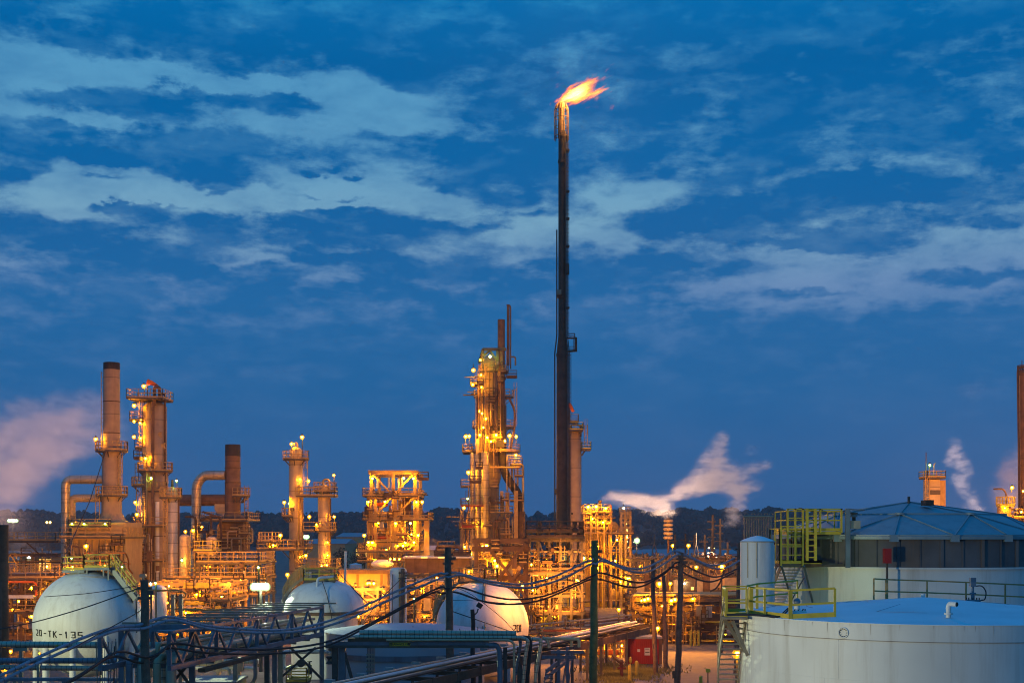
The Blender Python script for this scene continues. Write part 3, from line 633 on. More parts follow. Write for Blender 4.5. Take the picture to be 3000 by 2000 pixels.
# ================================================================== the flare stack
t = T('flare_stack', 'very tall slender black flare stack with a caged burner tip', 'flare stack', 1646, 162)
t.shell(1647, [(385, 11), (985, 11.5), (1036, 16.5), (1400, 17), (1440, 17.5), (1626, 17)][::-1], 'flare', n=24)
t.shell(1645, [(303, 9.5), (310, 10.5), (318, 9), (352, 9), (360, 10), (392, 11)][::-1], 'brown', name='burner_tip', n=18)
t.shell(1648, [(1618, 17), (1625, 21), (1652, 23), (1658, 25), (1662, 22), (1850, 23)][::-1], 'concrete', name='base_sleeve', n=20)
for py, hw in ((395, 12.5), (470, 13), (865, 14), (1036, 18), (1432, 20), (1440, 20)): t.shell(1647, [(py, hw), (py + 8, hw)], 'flare', name='joint_ring', n=18)
mb = MB()
for k in range(10):
    a = 2 * math.pi * k / 10; q = lambda py, r: (t.x(1645) + r * t.k * math.cos(a), r * t.k * math.sin(a), t.z(py))
    mb.bar(q(412, 20), q(322, 20), .1); mb.bar(q(322, 20), q(306, 14), .1)
for py in (322, 345, 372, 400): mb.tube([(t.x(1645) + 20 * t.k * math.cos(u), 20 * t.k * math.sin(u), t.z(py)) for u in [2 * math.pi * k / 16 for k in range(16)]], .05, 5, closed=True)
t.part('tip_cage', mb, 'rust')
for px, dy in ((1659, -.4), (1663, 0)): t.pipe([(px, 395, dy), (px - 0, 985, dy), (px + 6, 1040, dy), (px + 6, 1640, dy)], 1.3, 'dsteel', 'pilot_line', 6)
t.pipe([(1631, 675, -.3), (1631, 985, -.3), (1625, 1036, -.3), (1625, 1640, -.3)], 2, 'dsteel', 'steam_line', 6)
t.ladder(1661, 420, 985, -.6, 5, False, 'dsteel'); t.ladder(1667, 1036, 1620, -.8, 5, False, 'dsteel')
t.part('bracket_platform', MB().bar(t.p(1660, 990), t.p(1687, 990), .2).bar(t.p(1687, 988), t.p(1687, 1030), .3).bar(t.p(1687, 1027), t.p(1661, 1029), .25).bar(t.p(1662, 977), t.p(1684, 977), .1).bar(t.p(1684, 977), t.p(1684, 990), .1).bar(t.p(1662, 984), t.p(1684, 984), .07).bar(t.p(1662, 1015), t.p(1684, 1015), .07).bar(t.p(1662, 1021), t.p(1684, 1021), .07).bar(t.p(1681, 990), t.p(1681, 1027), .07), 'rust')
for py in (440, 560, 640, 720, 900): t.part('bracket', MB().box(t.x(1656), t.x(1668), -.5, .1, t.z(py + 5), t.z(py)), 'dsteel')
t.part('junction_box', MB().box(t.x(1659), t.x(1667), -.9, -.2, t.z(805), t.z(777)), 'dsteel')
t.part('pilot_box', MB().box(t.x(1631), t.x(1644), -.8, -.4, t.z(866), t.z(852)), 'steel')
t.lamp(1636, 1760, -1.6, post=0, r=.05)

# column behind the flare
t = T('tall_absorber', 'plain pale column partly hidden behind the black flare stack', 'column', 1684, 190)
t.shell(1684, [(1262, 3), (1264, 16), (1270, 19.5), (1850, 19.5)][::-1], 'grey')
t.deck(1664, 1706, 1262, -2.6, 2, rail='yel'); t.deck(1664, 1694, 1236, -1, 1); t.deck(1704, 1730, 1316, -1.5, 1.5, rail='yel'); t.ladder(1716, 1245, 1315, -.5)
t.part('brace', MB().bar(t.p(1704, 1334), t.p(1714, 1319), .2), 'dsteel')
t.pipe([(1672, 1258, -1), (1672, 1246, -1), (1700, 1246, -1), (1700, 1280, -1)], 3, 'dsteel', 'overhead_pipe'); t.pipe([(1668, 1264, -1.2), (1668, 1800, -1.2)], 2, 'rust', 'riser')
t.part('nozzle', MB().lathe([(3 * t.k, 0), (3 * t.k, -.5)], (t.x(1675), -.9, t.z(1504)), 8, axis='y'), 'soot')
t = T('windsock', 'drooping orange windsock beside the flare stack', 'windsock', 1668, 188); t.e.location.z = Z(1236, 188); t.zb = Z(1236, 188)
t.part('pole', MB().tube([(0, 0, 0), (0, 0, t.z(1178))], .07, 6), 'dsteel'); t.part('sock', MB().tube([t.p(1667, 1183), t.p(1674, 1195), t.p(1680, 1206)], [.3, .26, .2], 10), 'orange')

# ================================================================== left edge: pipe alley, rusty column
t = T('rusty_column', 'thick rust brown column cut by the left picture edge', 'column', 6, 104)
t.shell(6, [(1537, 18), (1541, 18.6), (1545, 18), (1772, 18), (1776, 20), (1800, 20), (1960, 20)][::-1], 'rust')
t.pipe([(14, 1700, -.8), (14, 1990, -.8)], 2, 'dsteel', 'drain_pipe')
t = T('pipe_rack', 'rusty left pipe alley with dark hoops, lit by the big orange lamp', 'pipe rack', 70, 122)
steel_frame(t, -60, 185, [1692, 1738, 1788, 1862], -2, 7, 5, 'rust', .28, brace=.35, deckp=.3)
dress(t, 0, 180, 1690, 1880, -2.6, 12); fill_pipes(t, -70, 185, [1692, 1738, 1788, 1862], -2, 7, 7, 1.5, 4); fill_risers(t, -10, 180, 1650, 1900, -2.5, 7, 16, 1.4, 3)
t.part('rain_cover', MB().box(t.x(18), t.x(132), -3, 1.5, t.z(1747), t.z(1738)), 'white')
for px in (41, 60, 78): t.pipe([(px, 1855, -3.2), (px, 1776, -3.2), (px + 46, 1770, 1)], 2.2, 'soot', 'hoop_pipe', bend=4)
t.pipe([(20, 1700, -3), (140, 1700, -3), (140, 1740, -3)], 3.4, 'orange', 'product_pipe'); t.pipe([(-40, 1820, -3), (105, 1818, -3)], 4, 'dsteel', 'header')
for px, py in ((43, 1644), (33, 1644), (43, 1700), (68, 1781), (160, 1735), (20, 1828), (120, 1800), (60, 1900), (140, 1905)): t.lamp(px, py, -2.4, post=10, r=.14)
for px, py in ((90, 1770), (20, 1765), (150, 1830), (80, 1850)): t.lamp(px, py, 3, post=0, r=.2)
t = T('pipe_rack', 'orange lit low rack with hoops in front of the far lit building', 'pipe rack', 90, 165)
steel_frame(t, 8, 180, [1585, 1625, 1684], -2, 5, 4, 'rust', .25, 1700, .3, .6); fill_pipes(t, 5, 185, [1685, 1650], -2, 5, 6, 1.5, 3.5); fill_risers(t, 10, 160, 1600, 1740, -2, 5, 14, 1.2, 3)
for i, o in enumerate(list(t.e.children)):
    pass
for px, py in ((34, 1645), (48, 1643), (160, 1700), (100, 1690)): t.lamp(px, py, -3, post=8, r=.16)
t.lamp(120, 1660, 2, post=0, r=.2)

# ------------------------------------------------------------------ spheres
STROKE = {'2': [(0, 1, 1, 1), (1, 1, 1, .55), (1, .55, 0, .1), (0, 0, 1, 0)], '0': [(0, 0, 0, 1), (0, 1, 1, 1), (1, 1, 1, 0), (1, 0, 0, 0)], '-': [(.1, .5, .9, .5)], 'T': [(0, 1, 1, 1), (.5, 1, .5, 0)],
          'K': [(0, 0, 0, 1), (0, .45, 1, 1), (.3, .55, 1, 0)], '1': [(.5, 0, .5, 1), (.5, 1, .25, .85)], '3': [(0, 1, 1, 1), (1, 1, 1, 0), (1, 0, 0, 0), (.35, .5, 1, .5)], '5': [(1, 1, 0, 1), (0, 1, 0, .52), (0, .52, 1, .52), (1, .52, 1, 0), (1, 0, 0, 0)]}
def stencil(t, text, cx, cz, r, wd=.12):
    """text = [(glyph, px0, px1, py0, py1)] laid on the front of the ball of radius r centred at local (cx, 0, cz)"""
    mb = MB()
    def onball(x, z, e): return (x, -math.sqrt(max(.01, (r + e) ** 2 - (x - cx) ** 2 - (z - cz) ** 2)), z)
    for g, a, b, c, d in text:
        x0, x1, z1, z0 = t.x(a), t.x(b), t.z(c), t.z(d)
        for u0, v0, u1, v1 in STROKE[g]:
            p, q = Vector((x0 + (x1 - x0) * u0, z0 + (z1 - z0) * v0)), Vector((x0 + (x1 - x0) * u1, z0 + (z1 - z0) * v1))
            dr = (q - p).normalized(); nr = Vector((-dr.y, dr.x)) * wd / 2; p, q = p - dr * wd / 2, q + dr * wd / 2; vs = []
            for i in range(5):
                m = p.lerp(q, i / 4)
                for e in (-.02, .022): vs += [onball(m.x + nr.x, m.y + nr.y, e), onball(m.x - nr.x, m.y - nr.y, e)]
            fs = []
            for i in range(4):
                k = i * 4; fs += [(k + 2, k + 3, k + 7, k + 6), (k, k + 2, k + 6, k + 4), (k + 3, k + 1, k + 5, k + 7)]
            mb.add(vs, fs)
    t.part('stencil_number', mb, 'black')

def ball_tank(t, cpx, cpy, rpx, legs=10):
    r, c = rpx * t.k, Vector((t.x(cpx), 0, t.z(cpy))); n = 40
    o = t.part('shell', MB().lathe([(r * math.sin(math.pi * i / n), -r * math.cos(math.pi * i / n)) for i in range(n + 1)], c, 64), 'white')
    for i in range(legs):
        a = 2 * math.pi * (i + .5) / legs; x, y = c.x + r * .93 * math.cos(a), r * .93 * math.sin(a)
        t.part('leg', MB().tube([(x, y, 0), (x, y, c.z - r * .1)], .22, 10), 'white')
    return c, r
def arc_stair(t, c, r, a0, a1, az, name='stair', n=26, w=.8):
    """stair climbing over the curve of a ball, from elevation a0 to a1 at azimuth az"""
    mb, rb = MB(), MB(); d = Vector((math.cos(az), math.sin(az), 0)); sd = Vector((-d.y, d.x, 0)) * w / 2; pr = None
    for i in range(n + 1):
        e = a0 + (a1 - a0) * i / n; p = c + (d * math.cos(e) + Vector((0, 0, math.sin(e)))) * (r + .25)
        mb.bar(p - sd, p + sd, .28, .05)
        if pr is not None:
            for k in (-1, 1):
                mb.bar(pr + sd * k, p + sd * k, .05, .2)
                for h in (.55, 1.0): rb.bar(pr + sd * k + Vector((0, 0, h)), p + sd * k + Vector((0, 0, h)), .05)
        if i % 2 == 0:
            for k in (-1, 1): rb.bar(p + sd * k, p + sd * k + Vector((0, 0, 1)), .05)
        pr = p
    o = t.part(name, mb, 'steel'); t.part('railing', rb, 'bar', parent=o)

t = T('sphere_tank', 'white spherical tank stencilled 20-TK-135 under a yellow railed walkway', 'sphere tank', 259, 95)
c, r = ball_tank(t, 259, 1825, 156)
stencil(t, [('2', 142, 149, 1836, 1852), ('0', 156, 163, 1836, 1852), ('-', 173, 180, 1839, 1850), ('T', 189, 197, 1837, 1853), ('K', 205, 214, 1838, 1854), ('-', 224, 231, 1840, 1852), ('1', 240, 248, 1839, 1855), ('3', 259, 269, 1839, 1855), ('5', 278, 288, 1840, 1856)], c.x, c.z, r, .07)
t.part('top_collar', MB().lathe([(71 * t.k, -.12), (71 * t.k, .1), (66 * t.k, .1)], (t.x(272), 0, t.z(1689)), 40), 'concrete')
t.deck(200, 264, 1668, -1.3, 1.0, rail='yel', deck='bsteel', hgt=.9); t.deck(264, 337, 1661, -1.4, 1.0, rail='yel', deck='bsteel', hgt=.9)
for px in (248, 270, 318, 332): t.part('walkway_leg', MB().box(t.x(px) - .05, t.x(px) + .05, -1.2, -1.1, t.z(1722 if px > 300 else 1692), t.z(1664)), 'bsteel')
p0, p1 = t.p(336, 1662, -.9), t.p(413, 1752, -1.4); mb, rb = MB(), MB()
for k in (0, .85): mb.bar(p0 + Vector((0, k, 0)), p1 + Vector((0, k, 0)), .08, .34)
for i in range(15):
    q = p0.lerp(p1, i / 14); mb.box(q.x - .14, q.x + .14, q.y, q.y + .85, q.z - .02, q.z + .02)
    if i % 3 == 0:
        for k in (0, .85): rb.bar(q + Vector((0, k, 0)), q + Vector((0, k, .95)), .06)
for k in (0, .85):
    for h in (.5, .95): rb.bar(p0 + Vector((0, k, h)), p1 + Vector((0, k, h)), .06)
o = t.part('stair', mb, 'bsteel'); t.part('railing', rb, 'yel', parent=o)
for px in (396, 409): t.part('stair_leg', MB().bar(t.p(px, 1735 + (px - 396), -.8), t.p(px, 1850, -.8), .1), 'dsteel')
fill_risers(t, 255, 350, 1640, 1672, -.6, .9, 9, .8, 1.6, ['orange', 'rust', 'steel', 'bar'])
t.pipe([(290, 1672, .2), (290, 1622, .2), (365, 1618, .2), (374, 1640, .2), (372, 1665, .4), (382, 1680, .6)], 2.4, 'orange', 'relief_line')
for px, py in ((215, 1659), (310, 1655)): t.lamp(px, py, -.2, post=0, r=.07)
t.lamp(223, 1634, -1, 'm', 6, .07); t.lamp(268, 1662, .6, post=6, r=.12)
t.part('inner_frame', MB().box(t.x(216), t.x(232), -.3, .3, t.z(1690), t.z(1670)).box(t.x(326), t.x(334), -.3, .3, t.z(1690), t.z(1664)), 'dsteel')

t = T('spheroid_tank', 'white domed spheroid tank with a dark lip and a bent white pipe', 'spheroid tank', 950, 105)
R0 = 118 * t.k; z0 = t.z(1787); hh = t.z(1697) - z0
t.part('dome', MB().lathe([(R0 * 1.0, z0)] + [(R0 * math.cos(u) ** .9, z0 + hh * math.sin(u)) for u in [math.pi / 2 * i / 14 for i in range(1, 15)]], (0, 0, 0), 56), 'white')
t.part('lip', MB().lathe([(R0 * 1.0, z0 - .22), (R0 * 1.02, z0 - .2), (R0 * 1.02, z0), (R0, z0 + .02)], (0, 0, 0), 56), 'brown')
t.part('shell', MB().lathe([(R0 * .8, 0), (R0 * .83, z0 - .23)], (0, 0, 0), 56), 'white')
t.deck(895, 986, 1698, -1, 1, rail='yel', hgt=.9); c = Vector((0, 0, z0)); arc_stair(t, Vector((0, 0, z0 - R0 * .15)), R0 * .99, .35, 1.2, math.pi * 1.02)
t.pipe([(982, 1687, -.8), (939, 1690, -1.6), (939, 1775, -2.4)], 4, 'white', 'vent_pipe'); t.pipe([(955, 1700, -2), (972, 1738, -2.7), (984, 1782, -3.1), (989, 1810, -3.12)], 1.2, 'cable', 'earth_cable', 6)
t.pipe([(990, 1672, -.4), (1080, 1768, -.6)], 1.6, 'brown', 'guy_rod', 6); fill_risers(t, 900, 985, 1665, 1700, -.8, .8, 12, .7, 1.4, ['dsteel', 'bar', 'steel']); t.part('cabinet', MB().box(t.x(897), t.x(912), -.4, .2, t.z(1697), t.z(1674)), 'white')

t = T('sphere_tank', 'white spherical tank numbered 201, half lit orange, behind the drooping cables', 'sphere tank', 1413, 104)
c, r = ball_tank(t, 1413, 1836, 136)
stencil(t, [('2', 1504, 1511, 1824, 1842), ('0', 1515, 1521, 1824, 1842), ('1', 1523, 1528, 1824, 1842)], c.x, c.z, r, .075)
t.deck(1420, 1458, 1700, -.9, .9, rail='yel', hgt=.9); t.deck(1345, 1420, 1702, -.3, 1.2); arc_stair(t, c, r, .1, 1.2, math.pi * .93, n=36)
t.pipe([(1456, 1697, -1), (1423, 1699, -1.2), (1423, 1735, -2.6), (1423, 1850, -3.75)], 3, 'pale', 'vent_pipe', bend=3); t.pipe([(1417, 1702, -1), (1416, 1740, -2.7), (1416, 1850, -3.75)], 1, 'cable', 'earth_cable', 6)
fill_risers(t, 1350, 1455, 1660, 1702, -.6, .9, 14, .7, 1.5, ['bar', 'steel', 'pale', 'dsteel']); t.lamp(1374, 1673, -.4, post=0, r=.12); t.pipe([(1365, 1690, 0), (1365, 1654, 0), (1418, 1654, 0)], 1, 'dsteel', 'relief_line')
t.part('top_collar', MB().lathe([(40 * t.k, -.1), (40 * t.k, .1)], (0, 0, t.z(1702)), 30), 'bar')

# ------------------------------------------------------------------ crowded middle ground
t = T('pipe_rack', 'brightly lit pipe rack behind the dark wooden pole left of the floodlight', 'pipe rack', 560, 128)
steel_frame(t, 440, 690, [1708, 1752, 1790, 1850], -3, 5, 6, 'bar', .24, 1700, .35, .35, base=1906)
dress(t, 445, 690, 1700, 1860, -3.6, 18); fill_pipes(t, 445, 690, [1740, 1765, 1795, 1850], -3, 5, 8, 1.6, 4.4, ['pale', 'bar', 'yel', 'steel', 'wall', 'clad']); fill_risers(t, 440, 700, 1700, 1900, -3.4, 5, 26, 1.2, 3.2)
t.part('gantry_beam', MB().box(t.x(566), t.x(650), -3.8, -3.2, t.z(1717), t.z(1701)), 'yel'); drum(t, 572, 622, 1760, 6, -3.6, 'yel', 'exchanger'); drum(t, 565, 640, 1771, 2.6, -3.8, 'pale', 'exchanger')
for px, py in ((570, 1788), (480, 1780), (640, 1830), (540, 1840), (470, 1850), (600, 1735), (520, 1760), (665, 1770)): t.lamp(px, py, -3.4, post=8, r=.14)
for px, py in ((520, 1800), (600, 1790), (470, 1740), (640, 1750), (560, 1720), (600, 1850)): t.lamp(px, py, 1.5, post=0, r=.2)
t.part('cabinet', MB().box(t.x(655), t.x(672), -3.8, -3.2, t.z(1785), t.z(1768)), 'yel')
t = T('steel_rack', 'dull steel rack in shadow between the brown heater and the floodlight', 'structure', 690, 140)
steel_frame(t, 600, 772, [1646, 1690, 1740], -3, 6, 4, 'dsteel', .26, 1640, .7, .8); dress(t, 600, 775, 1640, 1800, -3.6, 16); fill_pipes(t, 600, 775, [1650, 1690, 1740, 1790], -3, 6, 5, 1.6, 4, ['rust', 'brown', 'dsteel', 'steel', 'pale']); fill_risers(t, 600, 775, 1610, 1820, -3.4, 5, 18, 1.3, 3.2)
vessel(t, 626, 1570, 1625, 15, -1, 'pale'); drum(t, 590, 640, 1612, 12, -1, 'wall'); t.deck(586, 642, 1612, -3, 1, rail='yel')
for px, py in ((610, 1660), (700, 1700), (650, 1735)): t.lamp(px, py, 1, post=0, r=.16)
t = T('white_vessel', 'squat white vessel with rounded top beside the dark wooden pole', 'vessel', 462, 115)
vessel(t, 462, 1712, 1850, 26, 0, 'white', 'shell'); t.shell(462, [(1727, 26.8), (1731, 26.8)], 'brown', name='rim_band'); t.lamp(430, 1745, -1, post=0, r=.1)
t = T('looped_pipe', 'olive pipe loop above the truss bridge rising from the pipe rack', 'pipe', 540, 100)
t.pipe([(432, 1727, 0), (530, 1729, 0), (545, 1737, 0), (543, 1748, 0), (500, 1754, 0), (490, 1775, 0), (506, 1784, 0), (655, 1786, 0)], 2.6, 'bar', 'pipe_run', bend=4)
for px in (507, 530): t.part('support', MB().box(t.x(px) - .12, t.x(px) + .12, -.2, .2, 0, t.z(1740)), 'steel')

t = T('yellow_shed', 'long yellow lit shed with shallow roof behind the spheroid tank', 'building', 1060, 140)
a, b = t.x(985), t.x(1135); t.part('wall', MB().box(a, b, 0, 5, 0, t.z(1680)), 'wall')
t.part('roof', MB().box(a - .3, b + .3, -.5, 5.4, t.z(1680), t.z(1668)), 'brown')
for px in (1048, 1118): t.part('corner_post', MB().box(t.x(px) - .12, t.x(px) + .12, -.1, 0, 0, t.z(1681)), 'brown')
for px, py in ((1000, 1706), (1045, 1712), (1100, 1706)): t.lamp(px, py, -1.7, post=0, r=.16)
t = T('pipe_rack', 'orange lit rack of trusses and lines in front of the yellow lit shed', 'pipe rack', 1060, 126)
steel_frame(t, 985, 1200, [1722, 1752, 1790, 1830], -2.5, 3, 5, 'bar', .2, 1712, .6, .4); dress(t, 985, 1200, 1712, 1850, -3, 14); fill_pipes(t, 985, 1200, [1752, 1790, 1830], -2.5, 3, 7, 1.5, 4); fill_risers(t, 990, 1200, 1715, 1860, -3, 3, 20, 1.2, 2.8)
for px, py in ((1005, 1760), (1060, 1800), (1170, 1770), (1120, 1810), (1020, 1735)): t.lamp(px, py, -2.8, post=6, r=.13)
for px, py in ((1010, 1750), (1080, 1770), (1150, 1800), (1120, 1745)): t.lamp(px, py, .6, post=0, r=.18)
t = T('bullet_tank', 'white bullet tank lying on saddles right of the yellow lit shed', 'tank', 1120, 158)
o = t.part('shell', MB().ball((0, 0, t.z(1652)), 14 * t.k, n=20, m=14), 'white'); o.scale = (2.4, 1.6, 1); o.location.z = 0
for px in (1100, 1140): t.part('saddle', MB().box(t.x(px) - .2, t.x(px) + .2, -.8, .8, 0, t.z(1664)), 'concrete')
for px, py in ((1148, 1636), (1160, 1636), (1174, 1636)): t.lamp(px, py, -2, post=0, r=.19)
t = T('upright_tank', 'white upright tank with rounded shoulders behind the drooping cables', 'tank', 1167, 116)
t.shell(1167, [(1661, 1), (1662, 17), (1666, 23), (1673, 25), (1900, 25)][::-1], 'white'); t.ladder(1180, 1672, 1850, -.8, 6); t.pipe([(1152, 1680, -.8), (1152, 1850, -.8)], 1.4, 'steel', 'riser')
t = T('covered_conveyor', 'long brown covered conveyor gallery with a pale roof edge', 'conveyor', 1290, 152)
a, b = t.x(1186), t.x(1378); t.part('gallery', MB().box(a, b, 0, 4.5, t.z(1678), t.z(1634)), 'brown'); t.part('roof', MB().box(a - .2, b + .2, -.5, 5, t.z(1634), t.z(1629)), 'white')
t.part('underside_truss', MB().bar((a, -.2, t.z(1684)), (b, -.2, t.z(1684)), .25).bar((a, -.2, t.z(1694)), (b, -.2, t.z(1694)), .2), 'dsteel')
for i in range(12):
    x0, x1 = a + (b - a) * i / 12, a + (b - a) * (i + 1) / 12; t.part('brace', MB().bar((x0, -.2, t.z(1684 if i % 2 else 1694)), (x1, -.2, t.z(1694 if i % 2 else 1684)), .15), 'dsteel')
for px in (1200, 1262, 1325, 1372): t.part('column', MB().box(t.x(px) - .2, t.x(px) + .2, -.2, .2, 0, t.z(1684)), 'dsteel')
for px in (1285, 1235): t.part('roof_light', MB().box(t.x(px), t.x(px + 18), -.58, -.5, t.z(1634), t.z(1630)), G['win'])
t.pipe([(1280, 1620, 1), (1280, 1600, 1), (1350, 1600, 1), (1350, 1634, 1)], 6, 'brown', 'exhaust_pipe'); t.deck(1280, 1330, 1612, 0, 3); t.deck(1272, 1378, 1625, 0, 3, deck='rust', rail='rust', hgt=.5)
t = T('pipe_rack', 'dense orange lit rack under the covered conveyor', 'pipe rack', 1300, 136)
steel_frame(t, 1195, 1400, [1705, 1750, 1795, 1835], -3, 4, 5, 'bar', .22, 1695, .4, .4); dress(t, 1200, 1400, 1700, 1850, -3.4, 18); fill_pipes(t, 1195, 1400, [1705, 1750, 1795, 1835], -3, 4, 7, 1.5, 4); fill_risers(t, 1200, 1400, 1695, 1860, -3.4, 4, 24, 1.2, 3)
for px, py in ((1220, 1720), (1300, 1760), (1340, 1720), (1250, 1800), (1310, 1815)): t.lamp(px, py, -3.2, post=6, r=.11)
for px, py in ((1230, 1730), (1290, 1740), (1360, 1735), (1250, 1780), (1330, 1800)): t.lamp(px, py, 1, post=0, r=.18)
t = T('braced_frame', 'large braced steel frame at the foot of the tall reactor', 'structure', 1470, 142)
steel_frame(t, 1398, 1540, [1583, 1606, 1690, 1760], -3, 5, 1, 'rust', .42, 1578, 0, 0)
t.part('brace', MB().bar(t.p(1540, 1590, -3.4), t.p(1462, 1690, -3.4), .34), 'rust'); t.part('brace', MB().bar(t.p(1438, 1606, -3.6), t.p(1540, 1745, -3.6), .3), 'rust'); t.part('brace', MB().bar(t.p(1540, 1640, -3.8), t.p(1470, 1740, -3.8), .28), 'rust')
t.deck(1440, 1500, 1606, -2, 3); t.deck(1400, 1538, 1640, -2, 3, rail='rust'); dress(t, 1400, 1540, 1600, 1800, -3.4, 20); fill_pipes(t, 1400, 1540, [1640, 1690, 1730, 1765], -2.5, 4.5, 7, 1.6, 4.4); fill_risers(t, 1400, 1545, 1600, 1820, -2.6, 5, 24, 1.3, 3.4)
t.part('sign_board', MB().box(t.x(1484), t.x(1502), -3.1, -3, t.z(1682), t.z(1652)), 'concrete'); t.part('control_cabin', MB().box(t.x(1470), t.x(1525), -2, 2, t.z(1690), t.z(1645)), 'wall')
for px, py in ((1427, 1598), (1457, 1655), (1450, 1640), (1415, 1600), (1530, 1710)): t.lamp(px, py, -2.6, post=0, r=.2)
for px, py in ((1420, 1680), (1500, 1700), (1460, 1730), (1450, 1625), (1520, 1640)): t.lamp(px, py, 1, post=0, r=.2)
t = T('dark_rack', 'dark open rack of beams and pipes just left of the flare base', 'structure', 1590, 150)
steel_frame(t, 1545, 1700, [1556, 1573, 1582, 1664, 1676, 1740, 1790], -4, 5, 5, 'dsteel', .26, 1552, .4, .3, rail='rust'); dress(t, 1545, 1700, 1580, 1820, -4.4, 20); fill_pipes(t, 1545, 1700, [1582, 1620, 1664, 1740, 1790], -4, 5, 7, 1.8, 4.6, ['rust', 'dsteel', 'brown', 'steel', 'bar', 'soot']); fill_risers(t, 1546, 1640, 1590, 1830, -4.4, 5, 26, 1.4, 3.4, ['rust', 'dsteel', 'brown', 'bar', 'steel'])
for px in (1579, 1679): t.shell(px, [(1528, 5), (1529, 6.5), (1536, 6), (1540, 4.5), (1546, 4.5), (1548, 8), (1556, 9)][::-1], 'soot', 'exhaust_hood', 14, -4.4)
for px, py in ((1560, 1725), (1600, 1690), (1570, 1800), (1620, 1800), (1555, 1650), (1690, 1698)): t.lamp(px, py, -3, post=0, r=.17)
for px, py in ((1580, 1720), (1610, 1780), (1680, 1750), (1600, 1640), (1680, 1690)): t.lamp(px, py, 2.5, post=0, r=.2)
t.part('panel', MB().box(t.x(1585), t.x(1615), -3.5, -3.4, t.z(1840), t.z(1780)), 'gsign')
drum(t, 1672, 1730, 1800, 15, -1, 'soot', 'drum')

# boiler house
t = T('boiler_house', 'tall ribbed yellow lit boiler house with crowded railed decks', 'structure', 1770, 205)
t.part('casing', MB().box(t.x(1712), t.x(1776), -2, 8, 0, t.z(1545)), 'yel')
for i in range(14): t.part('buckstay', MB().box(t.x(1713 + i * 4.7) - .06, t.x(1713 + i * 4.7) + .06, -2.2, -2, t.z(1760), t.z(1546)), 'bar')
for py in (1498, 1515, 1530, 1546, 1650): t.deck(1706, 1782, py, -4.5, 5, deck='bar')
steel_frame(t, 1706, 1784, [1500, 1530, 1560, 1650, 1700], -4.6, 6, 4, 'bar', .24, 1490, .2, 0); steel_frame(t, 1780, 1842, [1562, 1620, 1660, 1700], -3, 4, 2, 'bar', .3, 1545, .7, .3)
for px, py, rp in ((1793, 1542, 15), (1797, 1738, 18)):
    o = t.part('steam_drum', MB().lathe([(rp * t.k * math.cos(u), 1 - rp * t.k * .45 * math.sin(u)) for u in [math.pi / 2 * i / 6 for i in range(7)]][::-1] + [(rp * t.k, 7)], (t.x(px), -4, t.z(py)), 24, axis='y'), 'wall')
    t.part('manway', MB().lathe([(3 * t.k, -.2), (3 * t.k, .4)], (t.x(px), -4 + 1 - rp * t.k * .45, t.z(py)), 10, axis='y'), 'steel', parent=o)
for py in (1502, 1516, 1530, 1545, 1558): t.deck(1812, 1842, py, -4, -1, rail='steel', deck='steel', hgt=.8)
for px in (1814, 1826, 1840): t.part('column', MB().box(t.x(px) - .15, t.x(px) + .15, -4.1, -3.8, 0, t.z(1498)), 'steel' if px < 1830 else 'bar')
t.ladder(1828, 1500, 1560, -4.3); t.deck(1776, 1848, 1562, -5, -2, deck='rust')
t.shell(1755, [(1466, 5), (1468, 5.5), (1474, 4), (1510, 4)][::-1], 'rust', 'steam_vent', 12, -2); t.pipe([(1786, 1480, -3), (1786, 1520, -3)], 2, 'orange', 'vent_pipe')
fill_risers(t, 1708, 1800, 1495, 1560, -4.8, 2, 22, 1, 2.6, ['bar', 'yel', 'steel']); fill_risers(t, 1740, 1848, 1570, 1800, -4.8, 2, 26, 1.2, 3, ['bar', 'yel', 'rust', 'steel']); fill_pipes(t, 1710, 1850, [1660, 1700, 1760, 1800], -4, 4, 6, 1.6, 4, ['bar', 'rust', 'brown', 'steel', 'pale'])
for px, py in ((1718, 1486), (1741, 1485), (1768, 1490)): t.lamp(px, py, -4.8, post=14, r=.27)
t.lamp(1822, 1489, -3.4, 'w', -12, .17)
for px, py in ((1730, 1520), (1760, 1530), (1745, 1660), (1800, 1580), (1830, 1690), (1836, 1688), (1810, 1700), (1730, 1640), (1795, 1640), (1745, 1600)): t.lamp(px, py, -5.2, post=0, r=.2)
t.lamp(1832, 1690, -5, 'w', 0, .12)

# stacked disc silencer
t = T('disc_silencer', 'slim pole topped by five stacked pale rings like a giant insulator', 'silencer', 1958, 185)
t.part('pole', MB().tube([(0, 0, 0), (0, 0, t.z(1580))], [5 * t.k, 3 * t.k], 10), 'rust')
for i in range(5):
    z = t.z(1574 - i * 12.4); t.part('ring_plate', MB().lathe([(4 * t.k, -4.4 * t.k), (12 * t.k, -4.4 * t.k), (14 * t.k, -2.5 * t.k), (14.3 * t.k, 0), (14 * t.k, 2.5 * t.k), (12 * t.k, 4.4 * t.k), (4 * t.k, 4.4 * t.k)], (0, 0, z), 20), 'pale')
    t.part('spacer', MB().lathe([(5 * t.k, 4.4 * t.k), (5 * t.k, 8 * t.k)], (0, 0, z), 12), 'steel')

